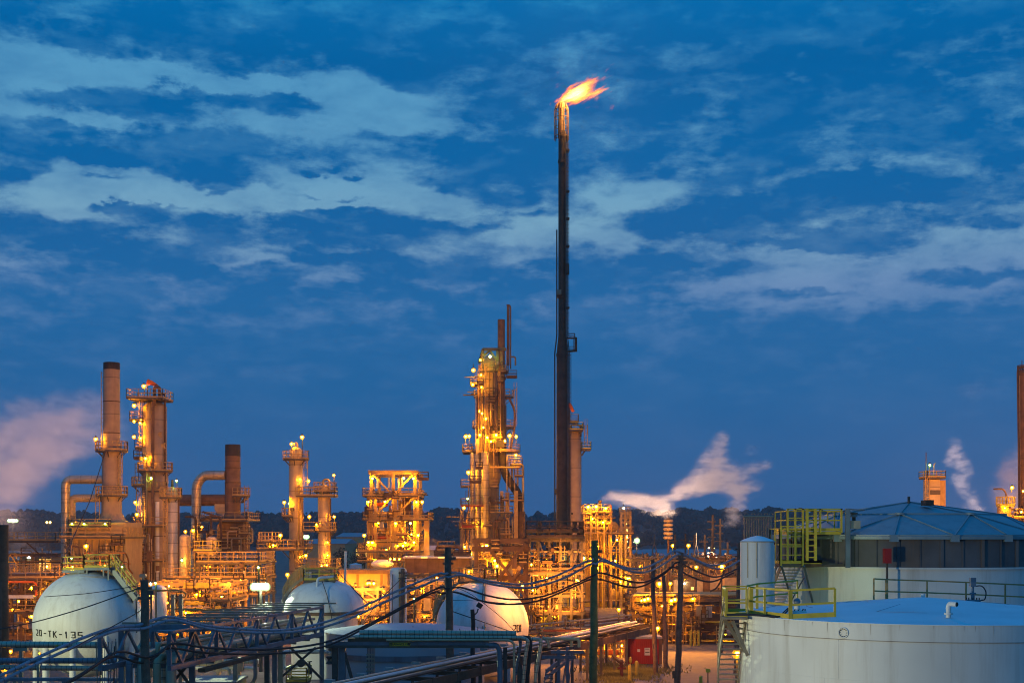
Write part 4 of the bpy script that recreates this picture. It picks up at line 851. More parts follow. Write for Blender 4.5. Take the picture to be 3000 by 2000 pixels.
def lattice(px, pyt, D, wpx, label, mats='steel', base=None):
    t = T('lattice_mast', label, 'mast', px, D, 0, 'switchyard masts'); h = t.z(pyt); w = wpx * t.k / 2; hs = h * .72
    mb = MB(); q = [(-1, -1), (1, -1), (1, 1), (-1, 1)]; n = int(hs / 1.3)
    at = lambda k, f: Vector((q[k][0] * w * (1 - .1 * f if f <= 1 else 0), q[k][1] * w * (1 - .1 * f), hs * f))
    for k in range(4):
        mb.bar(at(k, 0), at(k, 1), .11); mb.bar(at(k, 1), (0, 0, h * .86), .09)
        for i in range(n):
            mb.bar(at(k, i / n), at((k + 1) % 4, (i + 1) / n), .07); mb.bar(at((k + 1) % 4, i / n), at(k, (i + 1) / n), .07); mb.bar(at(k, i / n), at((k + 1) % 4, i / n), .06)
    t.part('lattice', mb, mats); t.part('spike', MB().tube([(0, 0, h * .84), (0, 0, h)], .06, 6), mats)
lattice(1917, 1563, 240, 13, 'slim lattice mast with a spike left of the disc silencer', 'dsteel')
lattice(2040, 1560, 210, 13, 'pale lattice mast with a spike right of the disc silencer')
lattice(1793, 1590, 260, 12, 'lattice mast with a spike behind the boiler house drum', 'dsteel')
for px, pyt, D, hw, label in ((2088, 1508, 230, .24, 'tallest bare rust brown pole of the switchyard'), (2110, 1519, 225, .22, 'rust brown pole with small crossarms beside the tallest bare pole'), (2065, 1566, 220, .22, 'bare pole left of the tallest bare one'),
        (2035, 1566, 240, .2, 'bare pole hidden behind the pale lattice mast'), (2132, 1588, 215, .22, 'short bare pole near the white tank'), (1977, 1565, 225, .2, 'short brown pole right of the disc silencer'), (2008, 1563, 250, .18, 'thin pole beside the orange mast lamp')):
    t = T('switchyard_pole', label, 'pole', px, D, 0, 'switchyard poles'); h = t.z(pyt); t.part('pole', MB().tube([(0, 0, 0), (0, 0, h)], [hw * 1.2, hw * .8], 9), 'rust')
    for j in range(3 if px in (2110, 2088, 2008) else 1): t.part('crossarm', MB().box(-.9, .5, -.1, .1, h - 1.2 - j * 1.3, h - 1.0 - j * 1.3), 'rust')

t = T('switchyard', 'tangled orange lit switchyard gantries below the lattice masts', 'structure', 2010, 190)
steel_frame(t, 1850, 2165, [1640, 1690, 1728], -3, 12, 9, 'dsteel', .26, 1622, .4, .3, rail='rust'); dress(t, 1850, 2165, 1625, 1735, -3.4, 22); fill_pipes(t, 1850, 2165, [1640, 1690, 1728], -3, 12, 6, 1.2, 3, ['rust', 'steel', 'bar', 'dsteel']); fill_risers(t, 1855, 2160, 1620, 1750, -3.5, 11, 46, .9, 2.2, ['rust', 'steel', 'bar', 'wall', 'dsteel'])
for i in range(14):
    px = 1870 + i * 21; c = t.p(px, R.uniform(1690, 1712), -3.2); t.part('transformer', MB().box(c.x - .5, c.x + .5, -3.6, -2.6, c.z - 1.2, c.z + .6), R.choice(['steel', 'wall', 'concrete', 'rust']))
t.part('lit_panel', MB().box(t.x(2014), t.x(2022), -3.8, -3.7, t.z(1724), t.z(1715)), G['win'])
for px, py in ((1990, 1690), (2030, 1700), (1905, 1690), (1880, 1660), (1945, 1655), (2080, 1690), (2100, 1710), (2140, 1700), (1985, 1720)): t.lamp(px, py, -2 + R.random() * 6, post=0, r=.22)
t.lamp(1995, 1705, -4, 'w', 0, .2)

# right hand pipe rack above the lane
t = T('pipe_rack', 'long orange lit pipe rack crossing above the lane, with four pale lines bending down', 'pipe rack', 2010, 138)
steel_frame(t, 1850, 2230, [1752, 1778, 1800, 1830, 1860, 1880], -2, 6, 6, 'rust', .34, 1742, .1, 0)
for i in range(4): t.pipe([(2235, 1740, -1.5 + i * 1.4), (1852 + i * 7, 1740, -1.5 + i * 1.4), (1846 + i * 8, 1748, -1.5 + i * 1.4), (1846 + i * 8, 1835, -1.5 + i * 1.4)], 4.6, 'wall', 'pale_line', bend=3)
t.part('cable_tray', MB().box(t.x(2022), t.x(2232), -2.6, -2.2, t.z(1812), t.z(1793)), 'rust'); t.part('lower_tray', MB().box(t.x(2028), t.x(2232), -2.6, -2.3, t.z(1818), t.z(1814)), 'yel'); t.part('top_girder', MB().box(t.x(1960), t.x(2235), -2.7, -2.3, t.z(1758), t.z(1750)), 'rust')
dress(t, 1860, 2160, 1760, 1940, -3, 24); fill_pipes(t, 1850, 2230, [1768, 1785, 1832, 1850, 1872], -1.8, 6, 7, 1.6, 4, ['rust', 'soot', 'brown', 'dsteel', 'bar']); fill_risers(t, 1862, 2035, 1755, 1960, -2.6, 5, 34, 1.2, 3, ['bar', 'yel', 'wall', 'rust', 'steel']); t.ladder(1975, 1800, 1955, -2.8, 8); t.ladder(1985, 1780, 1900, -3, 8); t.ladder(2030, 1760, 1900, -2.9, 6)
t.part('window_frame', MB().bar(t.p(1997, 1788, -3), t.p(2013, 1788, -3), .15).bar(t.p(2013, 1788, -3), t.p(2013, 1817, -3), .15).bar(t.p(2013, 1817, -3), t.p(1997, 1817, -3), .15).bar(t.p(1997, 1817, -3), t.p(1997, 1788, -3), .15), 'bar')
for px, py in ((1871, 1754), (1880, 1752), (1890, 1749), (1957, 1754), (1967, 1751), (2018, 1749)): t.lamp(px, py, -3, post=-12, r=.2)
for px, py in ((1900, 1800), (1970, 1830), (1990, 1860), (1930, 1880), (2040, 1850), (2100, 1905), (1950, 1780), (2070, 1900), (2085, 1785), (2010, 1920), (1960, 1910), (2130, 1860)): t.lamp(px, py, 0 + R.random() * 3, post=0, r=.17)
for px in (2005, 2016, 2027): t.part('bollard', MB().tube([(t.x(px), -5, 0), (t.x(px), -5, 1.5)], .13, 8), 'yel')

# wooden rack mounts and the horizontal bundle from the lower left to the lamps
D0, D1 = 72.5, 118.; P0, P1 = Vector((X(1105, D0), D0, 3.1)), Vector((X(1850, D1), D1, 3.0)); dv = (P1 - P0).normalized(); sd = Vector((dv.y, -dv.x, 0))
t = T('pipe_bundle', 'bundle of parallel bare pipes on low sleepers running away from the bottom edge', 'pipe bundle', 1105, D0); inv = -t.e.location
for i in range(6):
    o = sd * (-1.1 + i * .46) + Vector((0, 0, (.1, .24, .12, .3, .1, .2)[i])); t.part('pipe', MB().tube([P0 - dv * 6 + o + inv, P1 + dv * (2 - i * .5) + o + inv], (.13, .09, .15, .10, .13, .08)[i], 12), ['white', 'clad', 'pale', 'white', 'clad', 'dsteel'][i])
t.part('side_beam', MB().bar(P0 - dv * 6 + sd * 1.6 + inv - Vector((0, 0, .35)), P1 + sd * 1.6 + inv - Vector((0, 0, .35)), .16, .5), 'rust')
for i in range(15):
    c = P0.lerp(P1, (i - 1) / 14) + inv; t.part('sleeper', MB().bar(c - sd * 1.4 - Vector((0, 0, .15)), c + sd * 1.7 - Vector((0, 0, .15)), .22), 'rust')
    for k in (-1.2, 1.6): q = c + sd * k; t.part('post', MB().box(q.x - .09, q.x + .09, q.y - .09, q.y + .09, 0, q.z - .2), 'dsteel')
    if i < 8: t.part('clamp', MB().bar(c - sd * 1.2 + Vector((0, 0, .35)), c - sd * .7 + Vector((0, 0, .35)), .3, .16), 'concrete')
t = T('pipe_bundle', 'rust toned bundle of lines under the flare base', 'pipe bundle', 1560, 128)
for i in range(6):
    y = 1815 + i * 9; t.pipe([(1500 - i * 8, y + 22, -i * 2.2), (1690, y + 2, -i * .7), (1850, y - 14, 0)], R.uniform(2.2, 4), R.choice(['rust', 'brown', 'pale', 'bar']))
for px in (1540, 1600, 1660, 1720, 1780): t.part('post', MB().box(t.x(px) - .12, t.x(px) + .12, -3, -2.8, 0, t.z(1845)), 'rust')
t.part('gate_pipe', MB().tube(fillet([t.p(1646, 1880, -9), t.p(1646, 1830, -9), t.p(1667, 1830, -9), t.p(1667, 1842, -9)], .3), .05, 7), 'pale')
for px, py in ((1600, 1850), (1680, 1850), (1760, 1845), (1560, 1880)): t.lamp(px, py, 2, post=0, r=.14)
t = T('pipe_rack', 'low lit clutter of pipes and ladders at ground level before the flare base', 'pipe rack', 1720, 122)
steel_frame(t, 1590, 1840, [1850, 1880, 1912], -1, 4, 6, 'bar', .16, 1846, .5, .3); dress(t, 1590, 1840, 1850, 1950, -1.6, 14); fill_pipes(t, 1590, 1840, [1850, 1880, 1912], -1, 4, 6, 1.4, 3.4, ['bar', 'rust', 'pale', 'orange', 'steel']); fill_risers(t, 1595, 1840, 1850, 1930, -1.6, 4, 24, 1, 2.4)
for px, py in ((1640, 1890), (1700, 1870), (1760, 1890), (1800, 1905), (1822, 1890)): t.lamp(px, py, 0, post=0, r=.16)
drum(t, 1752, 1805, 1905, 8, -1.5, 'orange', 'drum'); drum(t, 1600, 1650, 1935, 6, -1.5, 'wall', 'drum')
t.ladder(1770, 1860, 1945, -2, 8); t.ladder(1818, 1850, 1955, -2, 10)

t = T('shipping_container', 'red steel container with a cream notice on its side', 'container', 1888, 113.5)
a, b, zt = t.x(1838), t.x(1930), t.z(1868); t.part('box', MB().box(a, b, 0, 2.5, .12, zt - .06), 'red')
for i in range(16): x = a + (b - a) * (i + .5) / 16; t.part('corrugation', MB().box(x - .04, x + .04, -.04, 0, .2, zt - .2), 'red')
t.part('roof', MB().box(a - .05, b + .3, -.1, 2.7, zt - .06, zt + .1), 'concrete'); o = t.part('notice', MB().box(t.x(1888), t.x(1904), -.09, -.05, t.z(1918), t.z(1896)), 'sign'); t.part('lettering', MB().box(t.x(1890), t.x(1902), -.1, -.091, t.z(1900.4), t.z(1898.6)).box(t.x(1890), t.x(1902.5), -.1, -.091, t.z(1910), t.z(1907.6)), 'black', parent=o)
t.part('small_notice', MB().box(t.x(1867), t.x(1875), -.09, -.05, t.z(1908), t.z(1900)), 'sign'); t.part('side_panel', MB().box(b + .02, b + .3, .1, 2.4, .1, zt - .06), 'brown')
t.part('skid', MB().box(a, b, -.02, 2.5, 0, .12), 'dsteel')

t = T('fire_monitor', 'rusty red fire monitor hydrant standing in the dry grass', 'hydrant', 1821, 103.5)
t.part('barrel', MB().lathe([(.22, 0), (.22, .08), (.13, .1), (.13, .9), (.2, .92), (.2, 1.0), (.12, 1.02), (.1, 1.3)], (0, 0, 0), 14), 'mred'); t.part('outlet', MB().lathe([(.09, -.32), (.11, -.3), (.09, -.12), (.09, .3), (.12, .32)], (0, 0, .75), 10, axis='x'), 'mred')
t.part('nozzle', MB().tube([(.1, 0, 1.3), (-.2, 0, 1.25), (-.55, -.1, 1.55), (-.75, -.1, 1.8)], [.11, .11, .09, .06], 9), 'rust'); t.part('handwheel', MB().tube([(.2 + .16 * math.cos(u), -.2, 1.1 + .16 * math.sin(u)) for u in [math.pi * k / 6 for k in range(12)]], .03, 6, closed=True), 'rust')
for px, D, label in ((1845, 101, 'left yellow bollard standing by the dry grass'), (1865, 104, 'yellow bollard nearer the red container')):
    solo('bollard', label, 'bollard', MB().lathe([(.14, 0), (.14, 1.15), (.11, 1.24), (.04, 1.28)], (0, 0, 0), 12), 'yel', 'yellow bollards by the grass', loc=(X(px, D), D, 0))
t = T('marker_post', 'leaning thin yellow paddle marker above the left bollard', 'marker', 1846, 103)
t.part('stake', MB().bar((0, 0, 0), t.p(1846, 1940), .05), 'yel'); t.part('paddle', MB().lathe([(.02, -.25), (.1, -.15), (.13, 0), (.1, .18), (.02, .25)], t.p(1847, 1932), 10), 'yel')
t = T('road_sign', 'small green yellow square sign on a thin post beside the lane', 'sign', 2074, 97)
t.part('post', MB().bar((0, 0, 0), (0, 0, t.z(1965)), .07), 'dsteel'); t.part('plate', MB().box(-.16, .16, -.06, -.03, t.z(1968), t.z(1957)), 'gsign')
solo('bollard', 'dark green round topped bollard at the bottom edge by the lane', 'bollard', MB().lathe([(.13, 0), (.13, .5), (.1, .62), (.03, .66)], (0, 0, 0), 12), 'gsign', loc=(X(2053, 99), 99, 0))

# ------------------------------------------------------------------ wooden poles
def wood_pole(px0, py0, px1, D, r, label, mats='wood', lean_y=0., arms=True, group='wooden poles carrying the cables'):
    b = Vector((X(px1, D), D, 0)); tp = W3(px0, py0, D + lean_y) - b
    t = T('wooden_pole', label, 'utility pole', px1, D, 0, group)
    k = 7; t.part('shaft', MB().tube([tp * (i / k) + Vector((.03 * math.sin(i * 2 + px0), 0, 0)) for i in range(k + 1)], [r * (1.12 - .24 * i / k) for i in range(k + 1)], 14), mats)
    if arms:
        for f in (.955, .9): c = tp * f; t.part('bolt', MB().lathe([(.06, -.34), (.06, .34)], c, 8, axis='x'), 'dsteel')
        c = tp * .93; t.part('clamp', MB().box(c.x + r * .5, c.x + r + .25, c.y - .12, c.y + .12, c.z - .1, c.z + .1), 'dsteel')
    return t
M['gwood'] = mat('green_treated_wood', (.13, .17, .055), .9, var=.3, scale=3, streak=(.06, .07, .03), amt=.7, bump=.6)
wood_pole(423, 1698, 430, 65.5, .215, 'leftmost dark wooden pole in front of the truss bridge')
wood_pole(1312, 1602, 1322, 85, .24, 'dark wooden pole in front of the numbered 201 sphere')
wood_pole(1742, 1582, 1738, 90, .25, 'green tinged wooden pole before the boiler house', 'gwood')
t = wood_pole(1996, 1618, 1984, 95, .2, 'thick wooden pole left of the lane', 'wood')
t.part('meter_box', MB().box(-.34, -.2, -.15, .15, t.z(1985), t.z(1963)), 'dsteel')
wood_pole(1911, 1638, 1921, 106, .17, 'wooden pole in front of the red container', arms=False)
wood_pole(1945, 1685, 1951, 111, .17, 'shorter wooden pole behind the thick one, at the container end', arms=False)
wood_pole(2167, 1590, 2157, 106, .19, 'wooden pole glowing orange beside the small white tank')
wood_pole(1180, 1664, 1174, 112, .17, 'distant wooden pole in front of the white upright tank')
t = wood_pole(1385, 1784, 1387, 86, .15, 'short black pole carrying a tilted floodlight', 'soot', arms=False, group=None)
t.part('floodlight_arm', MB().tube([t.p(1390, 1800), t.p(1398, 1792), t.p(1401, 1782)], .05, 6), 'dsteel'); t.part('floodlight_head', MB().bar(t.p(1398, 1768), t.p(1412, 1777), .34, .3), 'soot')
t = T('white_post', 'thin white vent post behind the spheroid tank', 'post', 1013, 118); t.part('post', MB().tube([(0, 0, 0), t.p(1011, 1690), t.p(1013, 1614)], [.06, .1, .12], 8), 'white')
t = T('steel_post', 'slim pale post with a box before the heaters', 'post', 419, 100); t.part('post', MB().tube([(0, 0, 0), t.p(419, 1686)], .07, 8), 'steel'); t.part('box', MB().box(-.22, .22, -.2, .2, t.z(1690), t.z(1680)), 'steel')

# ------------------------------------------------------------------ cables
def crom(P, n=6):
    P = [Vector(p) for p in P]; Q = [P[0] * 2 - P[1]] + P + [P[-1] * 2 - P[-2]]; out = []
    for i in range(1, len(Q) - 2):
        a, b, c, d = Q[i - 1:i + 3]
        for j in range(n):
            u = j / n; out.append(.5 * ((2 * b) + (c - a) * u + (2 * a - 5 * b + 4 * c - d) * u * u + (3 * b - a - 3 * c + d) * u ** 3))
    return out + [P[-1]]
A = [(-40, 2014, 54), (120, 1937, 57), (240, 1884, 60), (345, 1845, 63), (420, 1840, 65.1), (505, 1816, 67), (600, 1838, 69), (700, 1850, 71.5), (860, 1850, 75.5), (1000, 1820, 79), (1150, 1752, 82), (1290, 1693, 84.6), (1316, 1690, 84.7), (1355, 1684, 85.5), (1430, 1708, 87), (1510, 1720, 88), (1570, 1718, 88.5), (1650, 1693, 89),
     (1730, 1652, 89.6), (1746, 1652, 89.7), (1768, 1643, 90.3), (1850, 1673, 92), (1900, 1673, 93), (1950, 1648, 94), (1990, 1623, 94.7), (2040, 1642, 98), (2090, 1664, 101), (2130, 1661, 103), (2166, 1641, 105.7)]
B = [(110, 2046, 56), (250, 1966, 60), (345, 1908, 63), (424, 1924, 65.1), (470, 1910, 66), (510, 1883, 67), (620, 1897, 69.5), (800, 1900, 74), (960, 1878, 78), (1100, 1817, 81.5), (1275, 1725, 84.6), (1310, 1724, 84.65), (1352, 1720, 86), (1430, 1744, 87.3), (1510, 1755, 88), (1600, 1743, 88.8), (1700, 1702, 89.5), (1738, 1685, 89.6), (1766, 1678, 90.5),
     (1850, 1703, 92), (1900, 1701, 93), (1960, 1667, 94.3), (1988, 1646, 94.7), (2040, 1672, 99), (2100, 1689, 102), (2165, 1663, 105.7)]
def cable(pts, dx, dy, r, m, label, sag=0, bands=.95):
    P = crom([W3(p + dx, q + dy + (sag if i % 5 == 3 else 0), D - (.05 if dx else 0)) for i, (p, q, D) in enumerate(pts)]); mb = MB().tube(P, r, 8); add_bands(mb, P, r * 1.08, bands, 8)
    tag(mb.build('cable', [m, 'band']), label, 'cable', 'cables slung between the wooden poles')
cable(A, 0, 0, .07, 'bcable', 'thick blue grey cable slung lower of the upper pair between the wooden poles')
cable(A, -14, -10, .07, 'bcable', 'thick blue grey cable running above its twin between the wooden poles', 3)
cable(B, 0, 0, .06, 'cable', 'black cable hung beneath the thick blue grey pair')
cable(B, -16, 14, .06, 'cable', 'lowest black cable of those slung between the wooden poles', 2)
def wire(pts, r, label): solo('wire', label, 'wire', MB().tube(crom([W3(*p) for p in pts], 5), r, 5), 'cable', 'thin wires')
wire([(-20, 1845, 74), (105, 1820, 72), (260, 1775, 69), (412, 1720, 65.7)], .03, 'thin wire rising across the 20-TK-135 sphere to the dark pole')
wire([(130, 1747, 80), (250, 1738, 74), (360, 1722, 68), (414, 1712, 65.7)], .02, 'faint upper wire crossing the top of the 20-TK-135 sphere')
wire([(200, 1905, 58), (290, 1855, 61), (400, 1795, 65), (415, 1780, 65.4)], .025, 'wire held just over the blue grey cables near the left sphere')
wire([(1329, 1718, 85), (1380, 1740, 86), (1460, 1800, 88), (1510, 1850, 90)], .02, 'thin wire sagging over the 201 sphere from the dark pole')
wire([(1326, 1790, 85), (1390, 1812, 86), (1500, 1850, 92)], .03, 'dark guy wire from the mid height of the pole by the 201 sphere')
wire([(1326, 1757, 85), (1420, 1760, 87), (1540, 1770, 90), (1735, 1762, 90)], .015, 'faint level wire across the 201 sphere')
wire([(1180, 1690, 112), (1110, 1760, 108), (1060, 1830, 100)], .03, 'guy wire slanting left from the distant wooden pole')
wire([(1181, 1700, 112), (1230, 1725, 110), (1300, 1760, 95)], .03, 'guy wire slanting right from the distant wooden pole')
wire([(2122, 1668, 124), (2112, 1700, 124), (2098, 1722, 124), (2080, 1732, 124)], .08, 'curved hose hanging below the largest orange lamp')

# ================================================================== foreground: truss bridge
A0, A1 = Vector((X(570, 70), 70, 0)), Vector((X(945, 90), 90, 0)); ax = (A1 - A0).normalized(); lf = Vector((-1, 0, 0)) * 3.4
t = T('truss_bridge', 'blue grey steel truss pipe bridge with stepped cross beams before the floodlight', 'bridge', 570, 70); inv = -t.e.location
for s, off in (('n', Vector()), ('f', lf)):
    n = 8; a, b = A0 + off + inv - ax * 3, A1 + off + inv
    t.part('top_chord', MB().bar(a + Vector((0, 0, 6.1)), b + Vector((0, 0, 6.1)), .16, .16), 'bsteel'); t.part('bottom_chord', MB().bar(a + Vector((0, 0, 4.35)), b + Vector((0, 0, 4.35)), .2, .26), 'bsteel')
    for i in range(n):
        p, q = a.lerp(b, i / n), a.lerp(b, (i + 1) / n); m = p.lerp(q, .5)
        t.part('web_brace', MB().bar(p + Vector((0, 0, 6.0)), m + Vector((0, 0, 4.5)), .12), 'bsteel'); t.part('web_brace', MB().bar(m + Vector((0, 0, 4.5)), q + Vector((0, 0, 6.0)), .12), 'bsteel')
        if i % 2 == 0: t.part('web_post', MB().bar(p + Vector((0, 0, 4.5)), p + Vector((0, 0, 6.0)), .2), 'bsteel')
for i in range(9):
    p = A0.lerp(A1, (i + .1) / 8.1) + inv; t.part('cross_beam', MB().bar(p + lf * 1.12 + Vector((0, 0, 6.36)), p + Vector((.9, 0, 6.36)), .2, .1), 'steel')
for i in range(9):
    p = A0.lerp(A1, i / 8) + inv; t.part('floor_beam', MB().bar(p + lf + Vector((0, 0, 4.2)), p + Vector((0, 0, 4.2)), .2, .24), 'bsteel')
for px, D, top, m in ((357, 70, 6.15, 'bsteel'), (507, 70, 6.2, 'bsteel'), (563, 71, 6.1, 'bsteel'), (943, 90, 6.3, 'bsteel'), (782, 84, 4.3, 'dsteel'), (805, 85, 4.3, 'bsteel'), (822, 86, 4.3, 'steel'), (690, 88, 4.3, 'steel')):
    x = X(px, D) + inv.x; t.part('column', MB().box(x - .14, x + .14, D - 70 - .14, D - 70 + .14, 0, top), m)
t.part('portal_beam', MB().bar((X(357, 70) + inv.x, -.2, 6.15), (X(560, 70) + inv.x, -.2, 6.15), .2, .34), 'bsteel'); t.part('walkway_slab', MB().bar((X(470, 68) + inv.x, -1.6, 6.05), (X(640, 68) + inv.x, 1.5, 6.05), 1.0, .1), 'bsteel')
for (a, b) in (((815, 1990), (925, 1895)), ((850, 1895), (945, 1990)), ((505, 1935), (560, 2010)), ((560, 1935), (495, 2010))):
    t.part('leg_brace', MB().bar(W3(a[0], a[1], 86 if a[0] > 700 else 70.6) + inv, W3(b[0], b[1], 86 if a[0] > 700 else 70.6) + inv, .14), 'dsteel')
t.part('gusset', MB().lathe([(.26, -.1), (.26, .1)], W3(882, 1941, 85.8) + inv, 14, axis='y'), 'dsteel')
for dx, z, r, m in ((-.7, 4.75, .26, 'clad'), (-1.4, 4.7, .2, 'pale'), (-2.1, 4.8, .3, 'clad'), (-2.8, 4.7, .18, 'bsteel'), (-1.05, 5.25, .1, 'steel'), (-1.75, 5.3, .12, 'pale')):
    e0 = A0 + ax * (-1.2 - .5 * dx * (z > 5)) + Vector((dx, 0, z)) + inv; P = fillet([Vector((e0.x, e0.y, 0)), e0, A1 + ax * 1.5 + Vector((dx, 0, z)) + inv], r * 2.4, 6); mb = MB().tube(P, r, 12); add_bands(mb, P, r, 1.1, 12); t.part('bridge_pipe', mb, [m, 'band'])
t.part('cable_tray', MB().bar(A0 + Vector((.35, 0, 3.95)) + inv, A0.lerp(A1, .5) + Vector((.35, 0, 4.05)) + inv, .4, .2), 'rust')
for i in range(24):
    t.part('tray_cable', MB().bar(A0.lerp(A1, i / 24) + Vector((.2, 0, 4.62)) + inv, A0.lerp(A1, i / 24) + Vector((.2, 0, 4.95)) + inv, .05), 'steel') if i % 3 == 0 else None

t = T('insulated_pipe', 'topmost banded insulated pipe crossing low in front of the 20-TK-135 sphere', 'pipe', 60, 79)
t.pipe([(-60, 1886, 0), (310, 1888, 0)], 9.5, 'clad', 'pipe_run', 14, bands=.27); t.part('support', MB().box(t.x(57), t.x(67), -.1, .1, 0, t.z(1890)).box(t.x(40), t.x(82), -.14, .14, t.z(1906), t.z(1896)), 'steel')
t.part('flow_label', MB().box(t.x(166), t.x(174), -.2, -.185, t.z(1891), t.z(1887)).box(t.x(179), t.x(187), -.2, -.185, t.z(1891), t.z(1887)), 'yel')
t = T('insulated_pipe', 'middle banded blue insulated pipe crossing in front of the sphere foot', 'pipe', 60, 78); t.pipe([(-60, 1934, 0), (345, 1934, 0)], 8.5, 'bsteel', 'pipe_run', 14, bands=.27); t.part('support', MB().box(t.x(110), t.x(116), -.1, .1, 0, t.z(1938)), 'steel')
t = T('insulated_pipe', 'lowest pale banded insulated pipe at the bottom left', 'pipe', 60, 79.5); t.pipe([(-60, 1953, 0), (320, 1957, 0)], 7.5, 'clad', 'pipe_run', 14, bands=.3); t.part('support', MB().box(t.x(40), t.x(50), -.1, .1, 0, t.z(1957)), 'steel')
t = T('steel_beam', 'flat grey steel beam lying under the insulated pipes at the lower left', 'beam', 150, 77); t.part('beam', MB().box(t.x(-50), t.x(352), -.2, .2, t.z(1993), t.z(1984)), 'bsteel')
for px in (20, 190, 340): t.part('post', MB().box(t.x(px) - .1, t.x(px) + .1, -.19, .19, 0, t.z(1993)), 'bsteel')
t = T('elbow_pipe', 'cladded pipe turning down in an elbow beside the dark wooden pole', 'pipe', 400, 73); t.pipe([(560, 1893, .6), (398, 1893, .6), (398, 2130, .6)], 12, 'clad', 'pipe_run', 14, 2, bands=.35)
t = T('elbow_pipe', 'second cladded pipe dropping between the truss legs', 'pipe', 478, 72); t.pipe([(600, 1905, .3), (477, 1905, .3), (477, 2130, .3)], 11, 'clad', 'pipe_run', 14, 1.6, bands=.35)
t = T('pipe_cluster', 'cluster of thin upright conduits under the left end of the truss bridge', 'conduits', 315, 73)
for i in range(9): t.pipe([(286 + i * 7 + R.uniform(-2, 2), 1868 + R.uniform(-15, 30), R.uniform(-.3, .6)), (286 + i * 7, 2150, R.uniform(-.3, .6))], R.uniform(.9, 2.2), R.choice(['rust', 'steel', 'bsteel', 'dsteel']), 'conduit', 7)
t = T('valve_line', 'pale banded line with a dropping elbow beneath the truss bridge', 'pipe', 640, 92)
t.pipe([(520, 1943, 0), (690, 1945, 0)], 7, 'clad', 'pipe_run', 14, bands=.5); t.pipe([(560, 1957, .3), (748, 1957, .3)], 5, 'white', 'pipe_run', 12); t.pipe([(655, 1957, -.4), (674, 1957, -.4), (676, 1975, -.4), (690, 1975, -.4), (690, 2000, -.4)], 5, 'clad', 'drop_pipe', 12, 2)
t.pipe([(740, 1905, -.5), (752, 1905, -.5), (752, 1985, -.5), (735, 2005, -.5)], 6, 'bsteel', 'drop_pipe', 12, 2); t.pipe([(545, 1941, 1.2), (748, 1941, 1.2)], 7, 'bsteel', 'pipe_run', 12, bands=.5)
for px in (640, 700): t.part('support', MB().box(t.x(px) - .3, t.x(px) + .3, -.2, .2, t.z(1965), t.z(1924)).box(t.x(px) - .1, t.x(px) + .1, -.19, .19, 0, t.z(1965)), 'steel')
t = T('low_roof', 'flat pale roof at the bottom edge below the truss bridge', 'building', 620, 88); t.part('roof', MB().box(t.x(545), t.x(700), -1, 3, t.z(1998), t.z(1991)), 'concrete'); t.part('wall', MB().box(t.x(548), t.x(697), -.9, 2.8, 0, t.z(1998)), 'wall')
t = T('white_pipe_loop', 'white pipe bending down behind the right legs of the truss bridge', 'pipe', 850, 92); t.pipe([(970, 1908, 0), (836, 1908, 0), (830, 1916, 0), (830, 1958, 0), (870, 1953, 0), (872, 1935, 0)], 6.5, 'white', 'pipe_run', 14, 2, bands=.7)
t = T('railed_platform', 'small yellow railed platform at the bottom edge beneath the truss bridge', 'platform', 870, 88); t.deck(846, 905, 1992, -1, 1, rail='yel', hgt=.9); t.part('leg', MB().box(t.x(850), t.x(853), -.9, -.8, 0, t.z(1994)).box(t.x(898), t.x(901), -.9, -.8, 0, t.z(1994)), 'yel')
t.part('valve', MB().lathe([(.1, 0), (.2, .1), (.2, .3), (.08, .35), (.06, .8), (.18, .82), (.18, .86)], (t.x(905), .2, t.z(1975)), 10), 'dsteel')

# the clearance bridge
t = T('pipe_bridge', 'teal pipe bridge signed CLEARANCE with lines bending down at its right end', 'bridge', 1200, 80)
P = [t.p(1060, 1854, .3), t.p(1512, 1856, .3)]; t.pipe([(1052, 1854, .3), (1512, 1856, .3)], 9, 'clad', 'insulated_line', 14, bands=.27); t.pipe([(1040, 1864, -.1), (1530, 1866, -.1), (1548, 1874, -.1), (1540, 1915, -.1), (1520, 2150, -.1)], 5.5, 'clad', 'insulated_line', 12, bands=.27)
t.part('rusty_girder', MB().box(t.x(1020), t.x(1500), -.25, .5, t.z(1877), t.z(1868)), 'rust'); t.pipe([(1134, 1872, -.45), (1490, 1872, -.45), (1506, 1880, -.45), (1506, 2150, -.45)], 3.6, 'pale', 'line', 10, 4)
t.part('web_plate', MB().box(t.x(955), t.x(1432), -.2, .5, t.z(1888), t.z(1877)), 'bsteel'); t.part('lower_flange', MB().box(t.x(955), t.x(1432), -.28, .6, t.z(1896), t.z(1888)), 'dsteel')
t.pipe([(1425, 1888, -.1), (1462, 1888, -.1), (1465, 1950, -.1), (1465, 2150, -.1)], 8, 'bsteel', 'bent_girder', 12, 3.4)
o = t.part('clearance_sign', MB().box(t.x(1142), t.x(1203), -.31, -.285, t.z(1890), t.z(1879.5)), 'ysign')
cu = bpy.data.curves.new('clearance_text', 'FONT'); cu.body = "CLEARANCE 19'4\""; cu.size = .185; cu.align_x = 'CENTER'; cu.align_y = 'CENTER'; cu.offset = .004
tmp = bpy.data.objects.new('clearance_text', cu); COL.objects.link(tmp); dg = bpy.context.evaluated_depsgraph_get(); me = bpy.data.meshes.new_from_object(tmp.evaluated_get(dg)); bpy.data.objects.remove(tmp)
me.transform(Matrix.Translation((t.x(1172.5), -.318, t.z(1884.8))) @ Matrix.Rotation(math.radians(90), 4, 'X') @ Matrix.Diagonal((.86, 1, 1, 1))); me.materials.clear(); me.materials.append(M['black'])
tx = bpy.data.objects.new('lettering', me); COL.objects.link(tx); tx.parent = o
